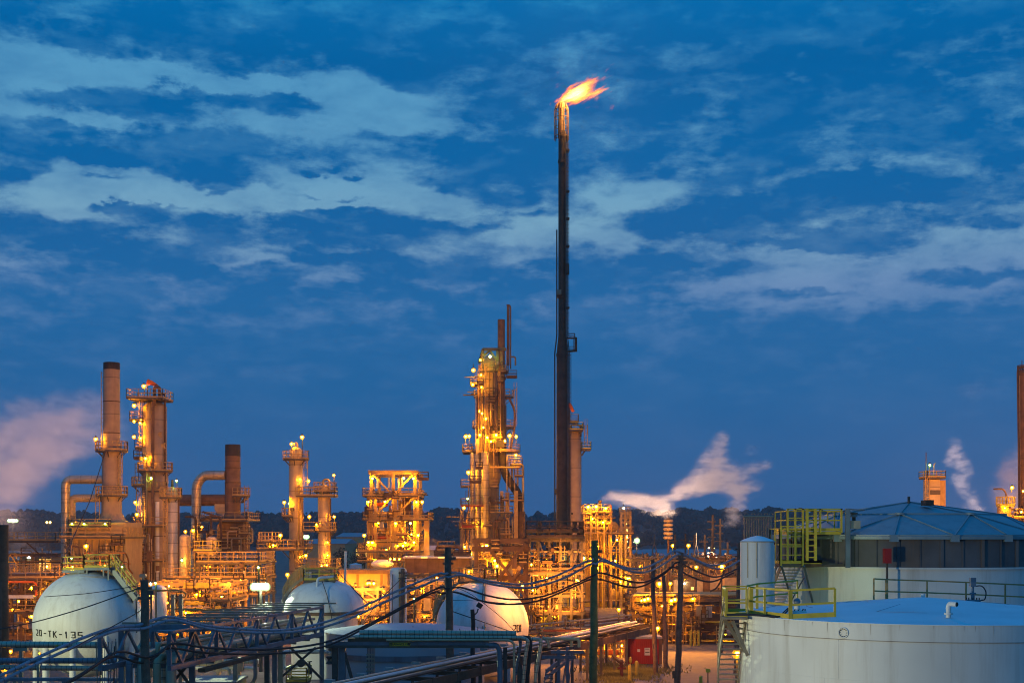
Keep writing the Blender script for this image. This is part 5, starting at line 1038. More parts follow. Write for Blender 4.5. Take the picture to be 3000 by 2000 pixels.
for x in (1143.5, 1147, 1196.5, 1200): t.part('hazard_stripe', MB().bar(t.p(x, 1889, -.314), t.p(x + 2, 1880.5, -.314), .04, .004), 'black', parent=o)
for px, D, w, m in ((980, .2, .16, 'dsteel'), (1000, .4, .2, 'bsteel'), (1480, .3, .12, 'dsteel'), (1520, .5, .1, 'dsteel')): t.part('column', MB().box(t.x(px) - w, t.x(px) + w, D - w, D + w, 0, t.z(1896)), m)
for i in range(9): t.pipe([(1058, 1868, .2 + i * .02), (1074 + i * 3, 1872 + i, .2), (1076 + i * 2.6, 1905, .2), (1078 + i * 2.4, 2150, .2)], .9, 'steel' if i % 3 else 'rust', 'conduit', 6)
for i in range(8): t.part('tray_rung', MB().box(t.x(1073), t.x(1096), -.1, -.04, t.z(1918 + i * 12), t.z(1914 + i * 12)), 'steel')
for px, pyt, pxb, r, m in ((1524, 1872, 1508, 4.5, 'bsteel'), (1553, 1868, 1545, 6.5, 'soot'), (1584, 1872, 1569, 5.5, 'clad')):
    t.pipe([(1500, pyt, .4), (px, pyt, .4), (px + 1, pyt + 20, .4), (pxb, 1985, .4), (pxb, 2150, .4)], r, m, 'drop_line', 12, 2, bands=.6 if m != 'soot' else 0)
t.pipe([(1590, 1873, .9), (1694, 1874, .9), (1699, 1880, .9), (1699, 1898, .9)], 5, 'pale', 'line', 12, 2); t.pipe([(1660, 1874, 1.1), (1676, 1876, 1.1), (1678, 1898, 1.1)], 4.5, 'pale', 'line', 12, 2); t.pipe([(1590, 1870, .9), (1606, 1878, .9), (1610, 1900, .9)], 5, 'clad', 'line', 12, 2)
t.part('strut', MB().bar(t.p(1008, 1912, .3), t.p(1035, 2010, .3), .18), 'dsteel')
t.pipe([(960, 1900, .6), (975, 1908, .6), (960, 1945, .6)], 6, 'pale', 'elbow', 10, 2); t.part('valve', MB().lathe([(.12, -.25), (.25, -.2), (.12, -.05), (.12, .05), (.25, .2), (.12, .25)], t.p(962, 1935, .6), 10), 'dsteel')

t = T('dome_roof_tank', 'low wide white tank with shallow blue lit roof behind the pipe bridge', 'tank', 1185, 94)
rr_ = 5.5; zr = 11 - 303 / 4000 * 88.5
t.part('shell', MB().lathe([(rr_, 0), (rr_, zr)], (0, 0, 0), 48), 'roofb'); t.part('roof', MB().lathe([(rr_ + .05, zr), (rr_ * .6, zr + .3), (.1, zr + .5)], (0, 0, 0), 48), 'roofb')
t.part('stiffener_band', MB().lathe([(rr_ + .12, zr - 1.65), (rr_ + .12, zr - 1.3)], (0, 0, 0), 48), 'bsteel'); t.pipe([(1216, 1836, -2), (1216, 1828, -2)], 2, 'dsteel', 'roof_vent')
for k in range(5):
    a = math.radians(-110 + k * 22); t.part('roof_rail', MB().bar((rr_ * math.cos(a), rr_ * math.sin(a), zr), (rr_ * math.cos(a), rr_ * math.sin(a), zr + .4), .05), 'rust')
t = T('steel_table', 'dark steel pipe support with two crossheads right of the pipe bridge', 'support', 1650, 88)
for px, top in ((1637, 1902), (1663, 1892)): t.part('post', MB().box(t.x(px) - .1, t.x(px) + .1, -.1, .1, 0, t.z(top)), 'bsteel')
t.part('crosshead', MB().box(t.x(1614), t.x(1712), -.2, .14, t.z(1912), t.z(1904)), 'bsteel'); t.part('crosshead', MB().box(t.x(1587), t.x(1688), -.28, -.2, t.z(1927), t.z(1918)), 'bsteel')
t = T('cable_tray', 'blue grey ladder tray climbing out of the bottom edge toward the pipe support', 'cable tray', 1620, 86)
a, b = t.p(1600, 1965, 0), t.p(1690, 1925, 5); t.part('rail', MB().bar(a, b, .1, .25), 'bsteel'); t.part('rail', MB().bar(a + Vector((-.1, -.6, -.4)), b + Vector((-.1, -.6, -.4)), .08, .2), 'bsteel')
for i in range(5): t.part('leg', MB().bar(a.lerp(b, i / 4), a.lerp(b, i / 4) + Vector((-.35, -.4, -t.z(1965))), .08), 'bsteel')
for i in range(6): q = a + Vector((-.05, -.1, -.2 - .25 * i)); t.part('rung', MB().bar(q, q + Vector((.5, 0, .02)), .05), 'dsteel')

# ================================================================== right: white tanks
t = T('white_tank', 'large low white tank with a blue lit cone roof at the right front', 'tank', 2705, 52); R1 = 6.9; zr = 7.93; e = t.e
t.part('shell', MB().lathe([(R1, 0), (R1, zr - .56)], (0, 0, 0), 128), 'white'); t.part('top_course', MB().lathe([(R1 + .012, zr - .55), (R1 + .012, zr)], (0, 0, 0), 128), 'white')
t.part('seam', MB().lathe([(R1 + .02, zr - .575), (R1 + .025, zr - .55)], (0, 0, 0), 128), 'concrete')
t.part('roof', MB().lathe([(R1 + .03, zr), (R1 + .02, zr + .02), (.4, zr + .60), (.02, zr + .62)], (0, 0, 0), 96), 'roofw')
rr = random.Random(8)
for k in range(14):                                       # roof plate laps
    a, b = rr.uniform(0, 2 * math.pi), rr.uniform(.35, .92); f = lambda a, q: Vector((R1 * q * math.cos(a), R1 * q * math.sin(a), zr + .03 + .6 * (1 - q)))
    t.part('roof_lap', MB().bar(f(a, b), f(a, b - .3), .02, .014).tube([f(a + j * .06, b) for j in range(8)], .010, 4), 'roof')
for a in [math.radians(d) for d in (-150, -148, -139, -134, -127, -121, -113, -104, -96, -93, -88, -79, -74, -70, -64, -61)]:
    mb = MB(); h = rr.choice((rr.uniform(.08, .2), rr.uniform(.2, .53))); w = rr.uniform(.005, .012); c0, s0 = math.cos(a), math.sin(a); tn = Vector((-s0, c0, 0)); b = Vector((c0, s0, 0)) * (R1 + .018)
    mb.add([b - tn * w + Vector((0, 0, zr - .01)), b + tn * w + Vector((0, 0, zr - .01)), b + tn * w * .3 + Vector((0, 0, zr - h)), b - tn * w * .3 + Vector((0, 0, zr - h))], [(0, 3, 2, 1)]); t.part('rust_run', mb, 'stain')
for d in range(-166, -20, 31):
    for h0, h1 in ((0, 2.0), (2.0, 4.1), (4.1, 6.0), (6.0, zr - .57)):
        a = math.radians(d + (4.5 if h0 in (2.0, 6.0) else 0)); b = Vector((math.cos(a), math.sin(a), 0)) * (R1 + .001); t.part('plate_seam', MB().bar(b + Vector((0, 0, h0)), b + Vector((0, 0, h1)), .006, .004), 'white')
for h0 in (2.0, 4.1, 6.0): t.part('plate_seam', MB().tube([((R1 + .001) * math.cos(u), (R1 + .001) * math.sin(u), h0) for u in [2 * math.pi * k / 120 for k in range(120)]], .003, 4, closed=True), 'white')
a = math.atan2(46.6 - 52, X(2470, 46.6) - X(2705, 52)); n = Vector((math.cos(a), math.sin(a), 0)); c = n * (R1 + .02) + Vector((0, 0, 11 - 296 / 4000 * 46)); tn = Vector((-n.y, n.x, 0))
t.part('manway', MB().tube([c + tn * .17 * math.cos(u) + Vector((0, 0, .17 * math.sin(u))) for u in [2 * math.pi * k / 24 for k in range(24)]], .025, 6, closed=True), 'white')
for k in range(10):
    u = 2 * math.pi * k / 10; q = c + tn * .13 * math.cos(u) + Vector((0, 0, .13 * math.sin(u))); t.part('bolt', MB().tube([q, q + n * .04], .014, 6), 'dsteel')
def roofz(px, D): x = X(px, D) - X(2705, 52); return zr + .62 * (1 - math.hypot(x, D - 52) / R1)
def rp(px, D, h=0.): return Vector((X(px, D) - X(2705, 52), D - 52, roofz(px, D) + h))
def rail_run(pts, name, m, hgt=1.0, w=.075, toe=True, base=None):
    mb = MB(); B = [rp(px, D) for px, D in pts]
    if base: B = [Vector((b.x, b.y, base)) for b in B]
    for i, b in enumerate(B): mb.bar(b, b + Vector((0, 0, hgt)), w * (1.7 if i == 1 and len(B) > 2 else 1), w)
    for a, b in zip(B, B[1:]):
        for h in (.5, 1.0): mb.bar(a + Vector((0, 0, h * hgt)), b + Vector((0, 0, h * hgt)), .05, w)
        if toe: mb.bar(a + Vector((0, 0, .1)), b + Vector((0, 0, .1)), .03, .17)
    return t.part(name, mb, m)
rail_run([(2195, 51.2), (2316, 48.4), (2446, 48.1)], 'roof_railing', 'yel', 1.02)
mb = MB(); b = rp(2240, 49.9); mb.bar(b, b + Vector((0, 0, 1.02)), .075); b = rp(2195, 51.2) + Vector((.06, -.12, 0)); mb.bar(b, b + Vector((0, 0, 1.05)), .12); t.part('rail_post', mb, 'yel')
rail_run([(2186, 52.5), (2218, 54), (2336, 56)], 'rear_railing', 'yel', 1.0, .06, False)
rail_run([(2118, 51.6), (2128, 50.8), (2188, 50.6)], 'landing_railing', 'yel', 1.05, .06, True, zr - .05); rail_run([(2118, 51.6), (2120, 53), (2186, 53)], 'landing_railing', 'yel', 1.05, .05, True, zr - .05)
t.part('landing', MB().add([Vector((rp(px, D).x, rp(px, D).y, z)) for z in (zr - .14, zr - .06) for px, D in ((2114, 50.7), (2190, 50.5), (2190, 53), (2116, 53))], [(3, 2, 1, 0), (4, 5, 6, 7), (0, 1, 5, 4), (1, 2, 6, 5), (2, 3, 7, 6), (3, 0, 4, 7)]), 'steel')
# spiral stair down the left limb
mb, rb = MB(), MB(); n = 34; az0, daz = math.radians(186), math.radians(-1.1); pv = None
for i in range(n):
    a = az0 + daz * i * 1.0; z = zr - .12 - .205 * (i + 1); u = Vector((math.cos(a), math.sin(a), 0)); tn = Vector((-u.y, u.x, 0))
    p, q = u * (R1 + .06) + Vector((0, 0, z)), u * (R1 + .84) + Vector((0, 0, z)); mb.bar(p, q, .24, .045)
    if pv:
        for s0, s1 in ((pv[0], p), (pv[1], q)): mb.bar(s0, s1, .05, .16)
        for h in (.5, 1.0): rb.bar(pv[1] + Vector((0, 0, h)), q + Vector((0, 0, h)), .045)
    if i % 3 == 0: rb.bar(q, q + Vector((0, 0, 1.0)), .045)
    pv = (p, q)
o = t.part('spiral_stair', mb, 'steel'); t.part('railing', rb, 'steel', parent=o)
u = Vector((math.cos(math.radians(186)), math.sin(math.radians(186)), 0)); t.part('landing_brace', MB().bar(u * (R1 + .82) + Vector((0, 0, zr - .2)), u * (R1 + .04) + Vector((0, 0, zr - 1.4)), .06, .12).bar(u * (R1 + .6) + Vector((0, -.4, zr - .2)), u * (R1 + .02) + Vector((0, -.4, zr - 1.5)), .06, .12), 'steel')
# fittings on the roof
b = rp(2779, 46.7); t.part('goose_vent', MB().tube(fillet([b, b + Vector((0, 0, .52)), b + Vector((.2, -.24, .5))], .2), .088, 16).lathe([(.15, .13), (.15, .165)], b, 18).lathe([(.15, .175), (.15, .205)], b, 18), 'white'); o = t.part('vent_mouth', MB().tube([b + Vector((.19, -.235, .5)), b + Vector((.212, -.262, .498))], .07, 14), 'soot')
b = rp(2850, 53.5); t.part('level_gauge', MB().lathe([(.3, .02), (.3, .09), (.07, .1), (.07, .3), (.12, .31), (.12, .36), (.05, .37), (.05, .6)], b, 16).box(b.x - .1, b.x + .1, b.y - .1, b.y + .1, b.z + .6, b.z + .95), 'bsteel')
t.part('gauge_cable', MB().tube(crom([b + Vector((.1, 0, .62)), b + Vector((.32, -.1, .62)), b + Vector((.46, -.15, .4)), b + Vector((.4, -.2, .12)), b + Vector((.25, -.2, .08))]), .025, 7), 'cable')
for k in range(10): u = 2 * math.pi * k / 10; q = b + Vector((.25 * math.cos(u), .25 * math.sin(u), .09)); t.part('bolt', MB().tube([q, q + Vector((0, 0, .07))], .022, 6), 'black')
b = rp(2704, 52.2); t.part('centre_vent', MB().lathe([(.07, 0), (.07, .14)], b, 12), 'white')
b = rp(2335, 50.2); t.part('breather_vent', MB().lathe([(.34, 0), (.34, .1), (.1, .12), (.1, .26)], b, 18).lathe([(.12, .25), (.16, .3), (.03, .36)], b, 14), 'white'); t.part('breather_cap', MB().ball(b + Vector((0, 0, .42)), .13, n=16, m=10), 'bsteel')
for k in range(12): u = 2 * math.pi * k / 12; q = b + Vector((.3 * math.cos(u), .3 * math.sin(u), .1)); t.part('bolt', MB().tube([q, q + Vector((0, 0, .05))], .02, 6), 'black')
b = rp(2385, 53); t.part('hatch_chain', MB().tube([b + Vector((i * .12, 0, .06 + .02 * (i % 2))) for i in range(6)], .03, 6), 'black')
a = rp(2130, 50.4, .12); t.part('conduit', MB().tube(crom([a, rp(2190, 50.0, .1), rp(2245, 49.4, .06), rp(2275, 49, .04), rp(2300, 49.4, .12), rp(2318, 49.9, .3)]), .03, 8), 'cable'); t.part('conduit', MB().tube(crom([a + Vector((0, .1, .03)), rp(2190, 50.2, .12), rp(2250, 49.6, .07), rp(2280, 49.2, .06), rp(2310, 49.9, .25)]), .022, 8), 'cable')
rail_run([(2560, 57.6), (2597, 58.2), (2716, 58.6), (2830, 58.7), (2945, 58.5), (3070, 57.8)], 'far_railing', 'bar', 1.02, .06, False)

t = T('vertical_tank', 'slim white upright tank with a blue lit domed cap beside the yellow platform', 'tank', 2219, 72)
t.shell(2219, [(1584, 50), (2200, 50)][::-1], 'white', n=48); t.shell(2219, [(1568, 1), (1572, 20), (1580, 42), (1585, 51.5)][::-1], 'roofw', name='domed_cap', n=40); t.shell(2219, [(1584, 51), (1587, 51)][::-1], 'concrete', name='rim', n=40)
for px in (2184, 2208): t.part('sight_tube', MB().tube([(t.x(px), -.9 * math.sqrt(1 - ((px - 2219) / 50) ** 2) - .03, t.z(1588)), (t.x(px), -.9 * math.sqrt(1 - ((px - 2219) / 50) ** 2) - .03, t.z(1690))], .022, 8), 'pale')
t.part('name_plate', MB().box(t.x(2258), t.x(2266), -.4, -.36, t.z(1595), t.z(1588)), 'red')
t = T('tube_bank', 'bank of tall pale vertical tubes with hooped tops behind the slim white tank', 'tube bank', 2220, 124)
for i in range(12): t.part('tube', MB().tube([(t.x(2181 + i * 7.1), 0, 0), (t.x(2181 + i * 7.1), 0, t.z(1512))], 2.4 * t.k, 10), 'pale')
t.part('header', MB().tube([t.p(2177, 1513), t.p(2265, 1513)], 3.4 * t.k, 12), 'pale'); t.part('header', MB().tube([t.p(2179, 1520, .3), t.p(2263, 1520, .3)], 2.4 * t.k, 12), 'pale')
for px in (2187, 2207, 2226, 2245, 2260): c = t.p(px, 1508); r = 5.5 * t.k; t.part('hoop', MB().tube([c + Vector((-r, 0, 0))] + [c + Vector((-r * math.cos(u), 0, r * math.sin(u))) for u in [math.pi * k / 8 for k in range(1, 8)]] + [c + Vector((r, 0, 0))], 1.2 * t.k, 7), 'pale')

t = T('dome_tank', 'tall white tank with stained dark top band and blue geodesic dome', 'tank', 2665, 80); R2 = 7.8; zb, ze = 9.16, 10.84
t.part('shell', MB().lathe([(R2, 0), (R2, zb - .1), (R2 + .1, zb - .1), (R2 + .1, zb)], (0, 0, 0), 112), 'white'); t.part('dark_band', MB().lathe([(R2 - .02, zb), (R2 - .02, ze - .05)], (0, 0, 0), 112), 'shroud')
for k in range(44):
    a = 2 * math.pi * k / 44 + .07; u = Vector((math.cos(a), math.sin(a), 0)); tn = Vector((-u.y, u.x, 0)); b = u * (R2 + .02)
    t.part('band_stiffener', MB().bar(b + Vector((0, 0, zb)), b + Vector((0, 0, ze - .1)), .06 if k % 2 else .16, .05 if k % 2 else .12), 'shroud')
apex, h1 = Vector((0, 0, 12.78)), 12.02; off = math.radians(-112); I = [Vector((5.1 * math.cos(off + math.pi / 4 * k), 5.1 * math.sin(off + math.pi / 4 * k), h1)) for k in range(8)]; E = [Vector(((R2 + .15) * math.cos(off + math.pi / 8 * k), (R2 + .15) * math.sin(off + math.pi / 8 * k), ze)) for k in range(16)]
tri = [(apex, I[k], I[(k + 1) % 8]) for k in range(8)]
for k in range(8): tri += [(I[k], E[2 * k - 1], E[2 * k]), (I[k], E[2 * k], E[2 * k + 1]), (I[k], E[2 * k + 1], I[(k + 1) % 8])]
mb = MB()
for a, b, c in tri:
    m = (a + b + c) / 3 + Vector((0, 0, .06)); mb.add([a, b, c, m], [(0, 1, 3), (1, 2, 3), (2, 0, 3)])
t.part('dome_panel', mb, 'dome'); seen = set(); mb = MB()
for tr in tri:
    for a, b in ((tr[0], tr[1]), (tr[1], tr[2]), (tr[2], tr[0])):
        key = frozenset((tuple(round(x, 3) for x in a), tuple(round(x, 3) for x in b)))
        if key not in seen: seen.add(key); mb.bar(a + Vector((0, 0, .03)), b + Vector((0, 0, .03)), .07, .07)
t.part('dome_ribs', mb, 'dome')
t.part('eave_ring', MB().lathe([(R2 + .12, ze - .2), (R2 + .2, ze - .18), (R2 + .2, ze - .02), (R2 + .02, ze)], (0, 0, 0), 64), 'dome')
for k, q in enumerate(E): t.part('support_bracket', MB().box(q.x - .22, q.x + .22, q.y - .12, q.y + .12, ze - .32, ze + .05), 'dome')
for q in I: t.part('node_hub', MB().lathe([(.28, -.03), (.28, .09)], q, 14), 'dome')
t.part('roof_hatch', MB().box(t.x(2668), t.x(2690), -3, -2, 12.55, 12.85), 'soot'); t.part('apex_vent', MB().lathe([(.08, 12.7), (.08, 13.1)], (t.x(2648), -1, 0), 10), 'dsteel')
t.part('gauge_pole', MB().tube([t.p(2489, 1770, -8), t.p(2489, 1620, -8)], .06, 8), 'dsteel'); t.part('gauge_box', MB().box(t.x(2480), t.x(2498), -8.2, -7.8, t.z(1640), t.z(1601)), 'red')
t.part('nozzle_hood', MB().box(t.x(2986), t.x(3010), -6.9, -6.3, t.z(1688), t.z(1670)), 'white')

t = T('tank_platform', 'yellow railed access platform with ladder and stair on the left of the dome tank', 'platform', 2350, 75)
t.deck(2272, 2336, 1650, -1.2, 1.6, rail='yel', hgt=1.9); t.deck(2336, 2392, 1648, -1.2, 1.2, rail='yel', hgt=.1, deck='rust'); t.deck(2294, 2452, 1556, -1.0, 2.2, rail='yel', deck='yel', hgt=1.1, sides='flr')
for px, y0, y1 in ((2275, 1540, 1655), (2294, 1490, 1640), (2316, 1490, 1642), (2338, 1490, 1655), (2388, 1490, 1560), (2449, 1490, 1560)): t.part('corner_post', MB().box(t.x(px) - .05, t.x(px) + .05, -1.3, -1.2, t.z(y1), t.z(y0)), 'yel')
for py in (1516, 1540, 1569, 1598, 1622): t.part('guard_rail', MB().box(t.x(2275 if py > 1539 else 2295), t.x(2338), -1.32, -1.27, t.z(py + 3), t.z(py)), 'yel')
t.part('guard_rail', MB().box(t.x(2294), t.x(2452), -1.3, -1.22, t.z(1494), t.z(1490)), 'yel')
w0, w1 = t.x(2348), t.x(2372); mb = MB().box(w0 - .07, w0 + .07, -1.5, -1.36, t.z(1640), t.z(1490)).box(w1 - .07, w1 + .07, -1.5, -1.36, t.z(1640), t.z(1490))
for i in range(9): mb.box(w0, w1, -1.46, -1.4, t.z(1632 - i * 17), t.z(1629 - i * 17))
t.part('ladder', mb, 'yel')
t.part('knee_brace', MB().bar(t.p(2276, 1655, -1.3), t.p(2330, 1760, 1), .09), 'bsteel'); t.part('knee_brace', MB().bar(t.p(2340, 1655, -1.4), t.p(2394, 1772, 1), .09), 'bsteel'); t.part('knee_brace', MB().bar(t.p(2350, 1690, -.5), t.p(2330, 1760, 1), .05), 'bsteel')
mb, rb = MB(), MB(); p0, p1 = t.p(2300, 1660, .2), t.p(2262, 1835, 3.4)
for i in range(20):
    q = p0.lerp(p1, i / 19); mb.box(q.x - .2, q.x + .85, q.y - .12, q.y + .12, q.z - .02, q.z + .03)
    if i % 4 == 0: rb.bar(q + Vector((-.2, 0, 0)), q + Vector((-.2, 0, 1.0)), .06)
for h in (.5, 1.0): rb.bar(p0 + Vector((-.2, 0, h)), p1 + Vector((-.2, 0, h)), .06)
mb.bar(p0 + Vector((-.2, 0, 0)), p1 + Vector((-.2, 0, 0)), .06, .22); o = t.part('stair', mb, 'steel'); t.part('railing', rb, 'bsteel', parent=o)
for px in (2464,): t.pipe([(px - 10, 1505, -1), (px, 1495, -1), (px, 1640, -1), (px - 12, 1655, -1)], 1.5, 'dsteel', 'conduit'); t.part('mast_post', MB().box(t.x(2464) - .12, t.x(2464) + .12, -1.6, -1.4, t.z(1660), t.z(1490)), 'bsteel')
t.part('mast_arm', MB().bar(t.p(2464, 1492, -1.5), t.p(2512, 1495, -1.5), .07), 'bsteel'); t.part('vent_base', MB().box(t.x(2475), t.x(2502), -1.4, -.8, t.z(1548), t.z(1525)), 'concrete'); t.part('vent_dome', MB().lathe([(.2, -.16), (.16, 0), (.03, .1)], t.p(2487, 1506, -1.1), 14), 'bsteel'); t.part('vent_stack', MB().lathe([(.1, 0), (.1, .4), (.22, .42), (.2, .5)], t.p(2487, 1528, -1.1), 12), 'dsteel')
for i in range(5): t.part('conduit', MB().tube([t.p(2340, 1655 + i, -1), t.p(2460, 1650 + i * 1.5, -1)], .025, 6), 'dsteel')
t.part('cabinet', MB().box(t.x(2384), t.x(2400), -.4, .1, t.z(1640), t.z(1600)), 'shroud')

# structures beyond the dome
t = T('vent_tower', 'pale square tower with a railed top and green lamp rising behind the dome', 'tower', 2735, 150)
t.part('shaft', MB().box(t.x(2713), t.x(2746), -1, 1, 0, t.z(1405)), 'pale'); t.part('side_duct', MB().box(t.x(2746), t.x(2763), -.9, 1, 0, t.z(1407)), 'bar'); t.part('dark_strap', MB().box(t.x(2712.5), t.x(2746.5), -1.05, -1.0, t.z(1449), t.z(1436)), 'dsteel')
t.deck(2705, 2757, 1399, -1.6, 1.6, rail='bar', hgt=.7); t.part('antenna', MB().tube([t.p(2705, 1400, -1), t.p(2705, 1326, -1)], .05, 6), 'dsteel'); t.lamp(2712, 1364, -1.5, 'm', 20, .24); t.pipe([(2728, 1395, -1), (2728, 1360, -1), (2733, 1358, -1)], 1.2, 'bar', 'vent_pipe'); t.ladder(2708, 1400, 1480, -1.2, 5)
t = T('orange_column', 'small orange lit vessel with a railed top and bent arm near the right edge', 'column', 2945, 160)
vessel(t, 2942, 1478, 1760, 20, 0, 'bar', 'shell'); t.ring(2946, 1480, 26, 8, rail='yel', deck='yel'); t.pipe([(2948, 1475, 0), (2948, 1445, 0), (2938, 1431, 0), (2911, 1432, 0)], 2.4, 'rust', 'bent_arm', bend=4); t.lamp(2956, 1428, -1, post=14, r=.2); t.lamp(2933, 1488, -1.2, post=0, r=.16); t.deck(2958, 2995, 1515, -1.4, 1.4, rail='bar')
fill_risers(t, 2925, 2990, 1490, 1600, -1.6, 1.4, 12, 1.2, 2.6, ['bar', 'rust', 'yel'])
for px, py in ((2970, 1500), (2940, 1530), (2975, 1440)): t.lamp(px, py, -2.4, post=0, r=.2)
t = T('rust_column', 'rusty orange lit column with a curved riser cut by the right edge', 'column', 3004, 165)
t.shell(3004, [(1091, 16), (1094, 20), (1900, 20)][::-1], 'brown'); t.pipe([(2996, 1076, -.6), (2980, 1076, -.6), (2976, 1090, -.6), (2979, 1300, -.6), (2982, 1640, -.6)], 3, 'rust', 'riser', bend=4); t.pipe([(2984, 1100, -.4), (2986, 1640, -.4)], 1, 'pale', 'riser'); t.pipe([(2994, 1080, 0), (2994, 1055, 0)], 1.2, 'rust', 'spike'); t.ring(3004, 1090, 22, 16, rail='rust', hgt=.8)

# ================================================================== flame, steam
def field(nt, P, blobs):
    """sum of soft rotated ellipsoids, evaluated at vector socket P: blobs = [(centre, radii, weight)]"""
    N, L = nt.nodes.new, nt.links.new; acc = None
    for c, r, w in blobs:
        v = N('ShaderNodeVectorMath'); v.operation = 'MULTIPLY_ADD'; L(P, v.inputs[0]); v.inputs[1].default_value = [1 / q for q in r]; v.inputs[2].default_value = [-a / q for a, q in zip(c, r)]
        d = N('ShaderNodeVectorMath'); d.operation = 'DOT_PRODUCT'; L(v.outputs[0], d.inputs[0]); L(v.outputs[0], d.inputs[1])
        e = N('ShaderNodeMath'); e.operation = 'POWER'; e.inputs[0].default_value = .37; L(d.outputs['Value'], e.inputs[1])
        m = N('ShaderNodeMath'); m.operation = 'MULTIPLY_ADD'; L(e.outputs[0], m.inputs[0]); m.inputs[1].default_value = w
        if acc is None: m.inputs[2].default_value = 0
        else: L(acc, m.inputs[2])
        acc = m.outputs[0]
    return acc
def math_(nt, op, a, b=None, c=None):
    m = nt.nodes.new('ShaderNodeMath'); m.operation = op
    for i, q in enumerate((a, b, c)):
        if q is None: continue
        if isinstance(q, (int, float)): m.inputs[i].default_value = q
        else: nt.links.new(q, m.inputs[i])
    return m.outputs[0]
def warp(nt, P, amt, scale, detail=4, stretch=(1, 1, 1)):
    N, L = nt.nodes.new, nt.links.new
    mp = N('ShaderNodeMapping'); mp.inputs['Scale'].default_value = stretch; L(P, mp.inputs[0])
    n = N('ShaderNodeTexNoise'); n.inputs['Scale'].default_value = scale; n.inputs['Detail'].default_value = detail; n.inputs['Roughness'].default_value = .6; L(mp.outputs[0], n.inputs['Vector'])
    s = N('ShaderNodeVectorMath'); s.operation = 'SUBTRACT'; L(n.outputs['Color'], s.inputs[0]); s.inputs[1].default_value = (.5, .5, .5)
    k = N('ShaderNodeVectorMath'); k.operation = 'MULTIPLY_ADD'; L(s.outputs[0], k.inputs[0]); k.inputs[1].default_value = (amt,) * 3; L(P, k.inputs[2])
    return k.outputs[0], n.outputs['Fac']
def vol_mat(name):
    m = bpy.data.materials.new(name); m.use_nodes = True; nt = m.node_tree; nt.nodes.clear()
    o = nt.nodes.new('ShaderNodeOutputMaterial'); v = nt.nodes.new('ShaderNodeVolumePrincipled'); nt.links.new(v.outputs[0], o.inputs['Volume'])
    tc = nt.nodes.new('ShaderNodeTexCoord'); return m, nt, v, tc.outputs['Object']

def steam(name, label, px0, px1, py0, py1, D, blobs, dens, col=(.96, .93, .92), depth=.5, wamt=.25, wscale=.25, lo=.3, hi=1.1, amp=1.2, st=(.6, .2, 1.1), ns=1.1, name_='steam_plume'):
    """a cloud of vapour in its own box of air; blobs = [(px, py, rx_px, ry_px, weight)]"""
    k = D / F; cx, cz = (px0 + px1) / 2, (py0 + py1) / 2; hx, hz = (px1 - px0) / 2 * k, (py1 - py0) / 2 * k; hy = max(min(q[2] for q in blobs), min(hx, hz) * depth)* 1. if False else min(hx, hz) * depth
    m, nt, v, P = vol_mat(name); v.inputs['Color'].default_value = col + (1,); v.inputs['Anisotropy'].default_value = .15
    W, fac = warp(nt, P, wamt * 40 * k, wscale / (20 * k) * 1.0, 5, st)
    f = field(nt, W, [(((a - cx) * k, dy * hy, -(b - cz) * k), (rx * k, min(hy * .62, (rx + ry) / 2 * k), ry * k), w) for (a, b, rx, ry, w), dy in zip(blobs, [R.uniform(-.25, .25) for _ in blobs])])
    n2 = nt.nodes.new('ShaderNodeTexNoise'); n2.inputs['Scale'].default_value = ns / (20 * k); n2.inputs['Detail'].default_value = 6; n2.inputs['Roughness'].default_value = .62; mp = nt.nodes.new('ShaderNodeMapping'); mp.inputs['Scale'].default_value = st; nt.links.new(P, mp.inputs[0]); nt.links.new(mp.outputs[0], n2.inputs['Vector'])
    cf = math_(nt, 'MINIMUM', math_(nt, 'MULTIPLY', f, 1.3), 1.0); g = math_(nt, 'MULTIPLY_ADD', math_(nt, 'MULTIPLY', math_(nt, 'SUBTRACT', n2.outputs['Fac'], .5), amp), cf, f)
    mr = nt.nodes.new('ShaderNodeMapRange'); mr.interpolation_type = 'SMOOTHSTEP'; mr.inputs['From Min'].default_value = lo; mr.inputs['From Max'].default_value = hi; mr.inputs['To Max'].default_value = dens; nt.links.new(g, mr.inputs['Value'])
    # thin out to nothing before the walls of the box
    ab = nt.nodes.new('ShaderNodeVectorMath'); ab.operation = 'ABSOLUTE'; nt.links.new(P, ab.inputs[0]); sx = nt.nodes.new('ShaderNodeSeparateXYZ'); nt.links.new(ab.outputs[0], sx.inputs[0]); den = mr.outputs[0]
    for i, h in enumerate((hx, hy, hz)):
        q = nt.nodes.new('ShaderNodeMapRange'); q.interpolation_type = 'SMOOTHSTEP'; q.inputs['From Min'].default_value = h * .72; q.inputs['From Max'].default_value = h * .98; q.inputs['To Min'].default_value = 1; q.inputs['To Max'].default_value = 0
        nt.links.new(sx.outputs[i], q.inputs['Value']); den = math_(nt, 'MULTIPLY', den, q.outputs[0])
    nt.links.new(den, v.inputs['Density'])
    o = MB().box(-hx, hx, -hy, hy, -hz, hz).build(name_, m); o.location = (X(cx, D), D, Z(cz, D)); tag(o, label, 'steam')
    return o
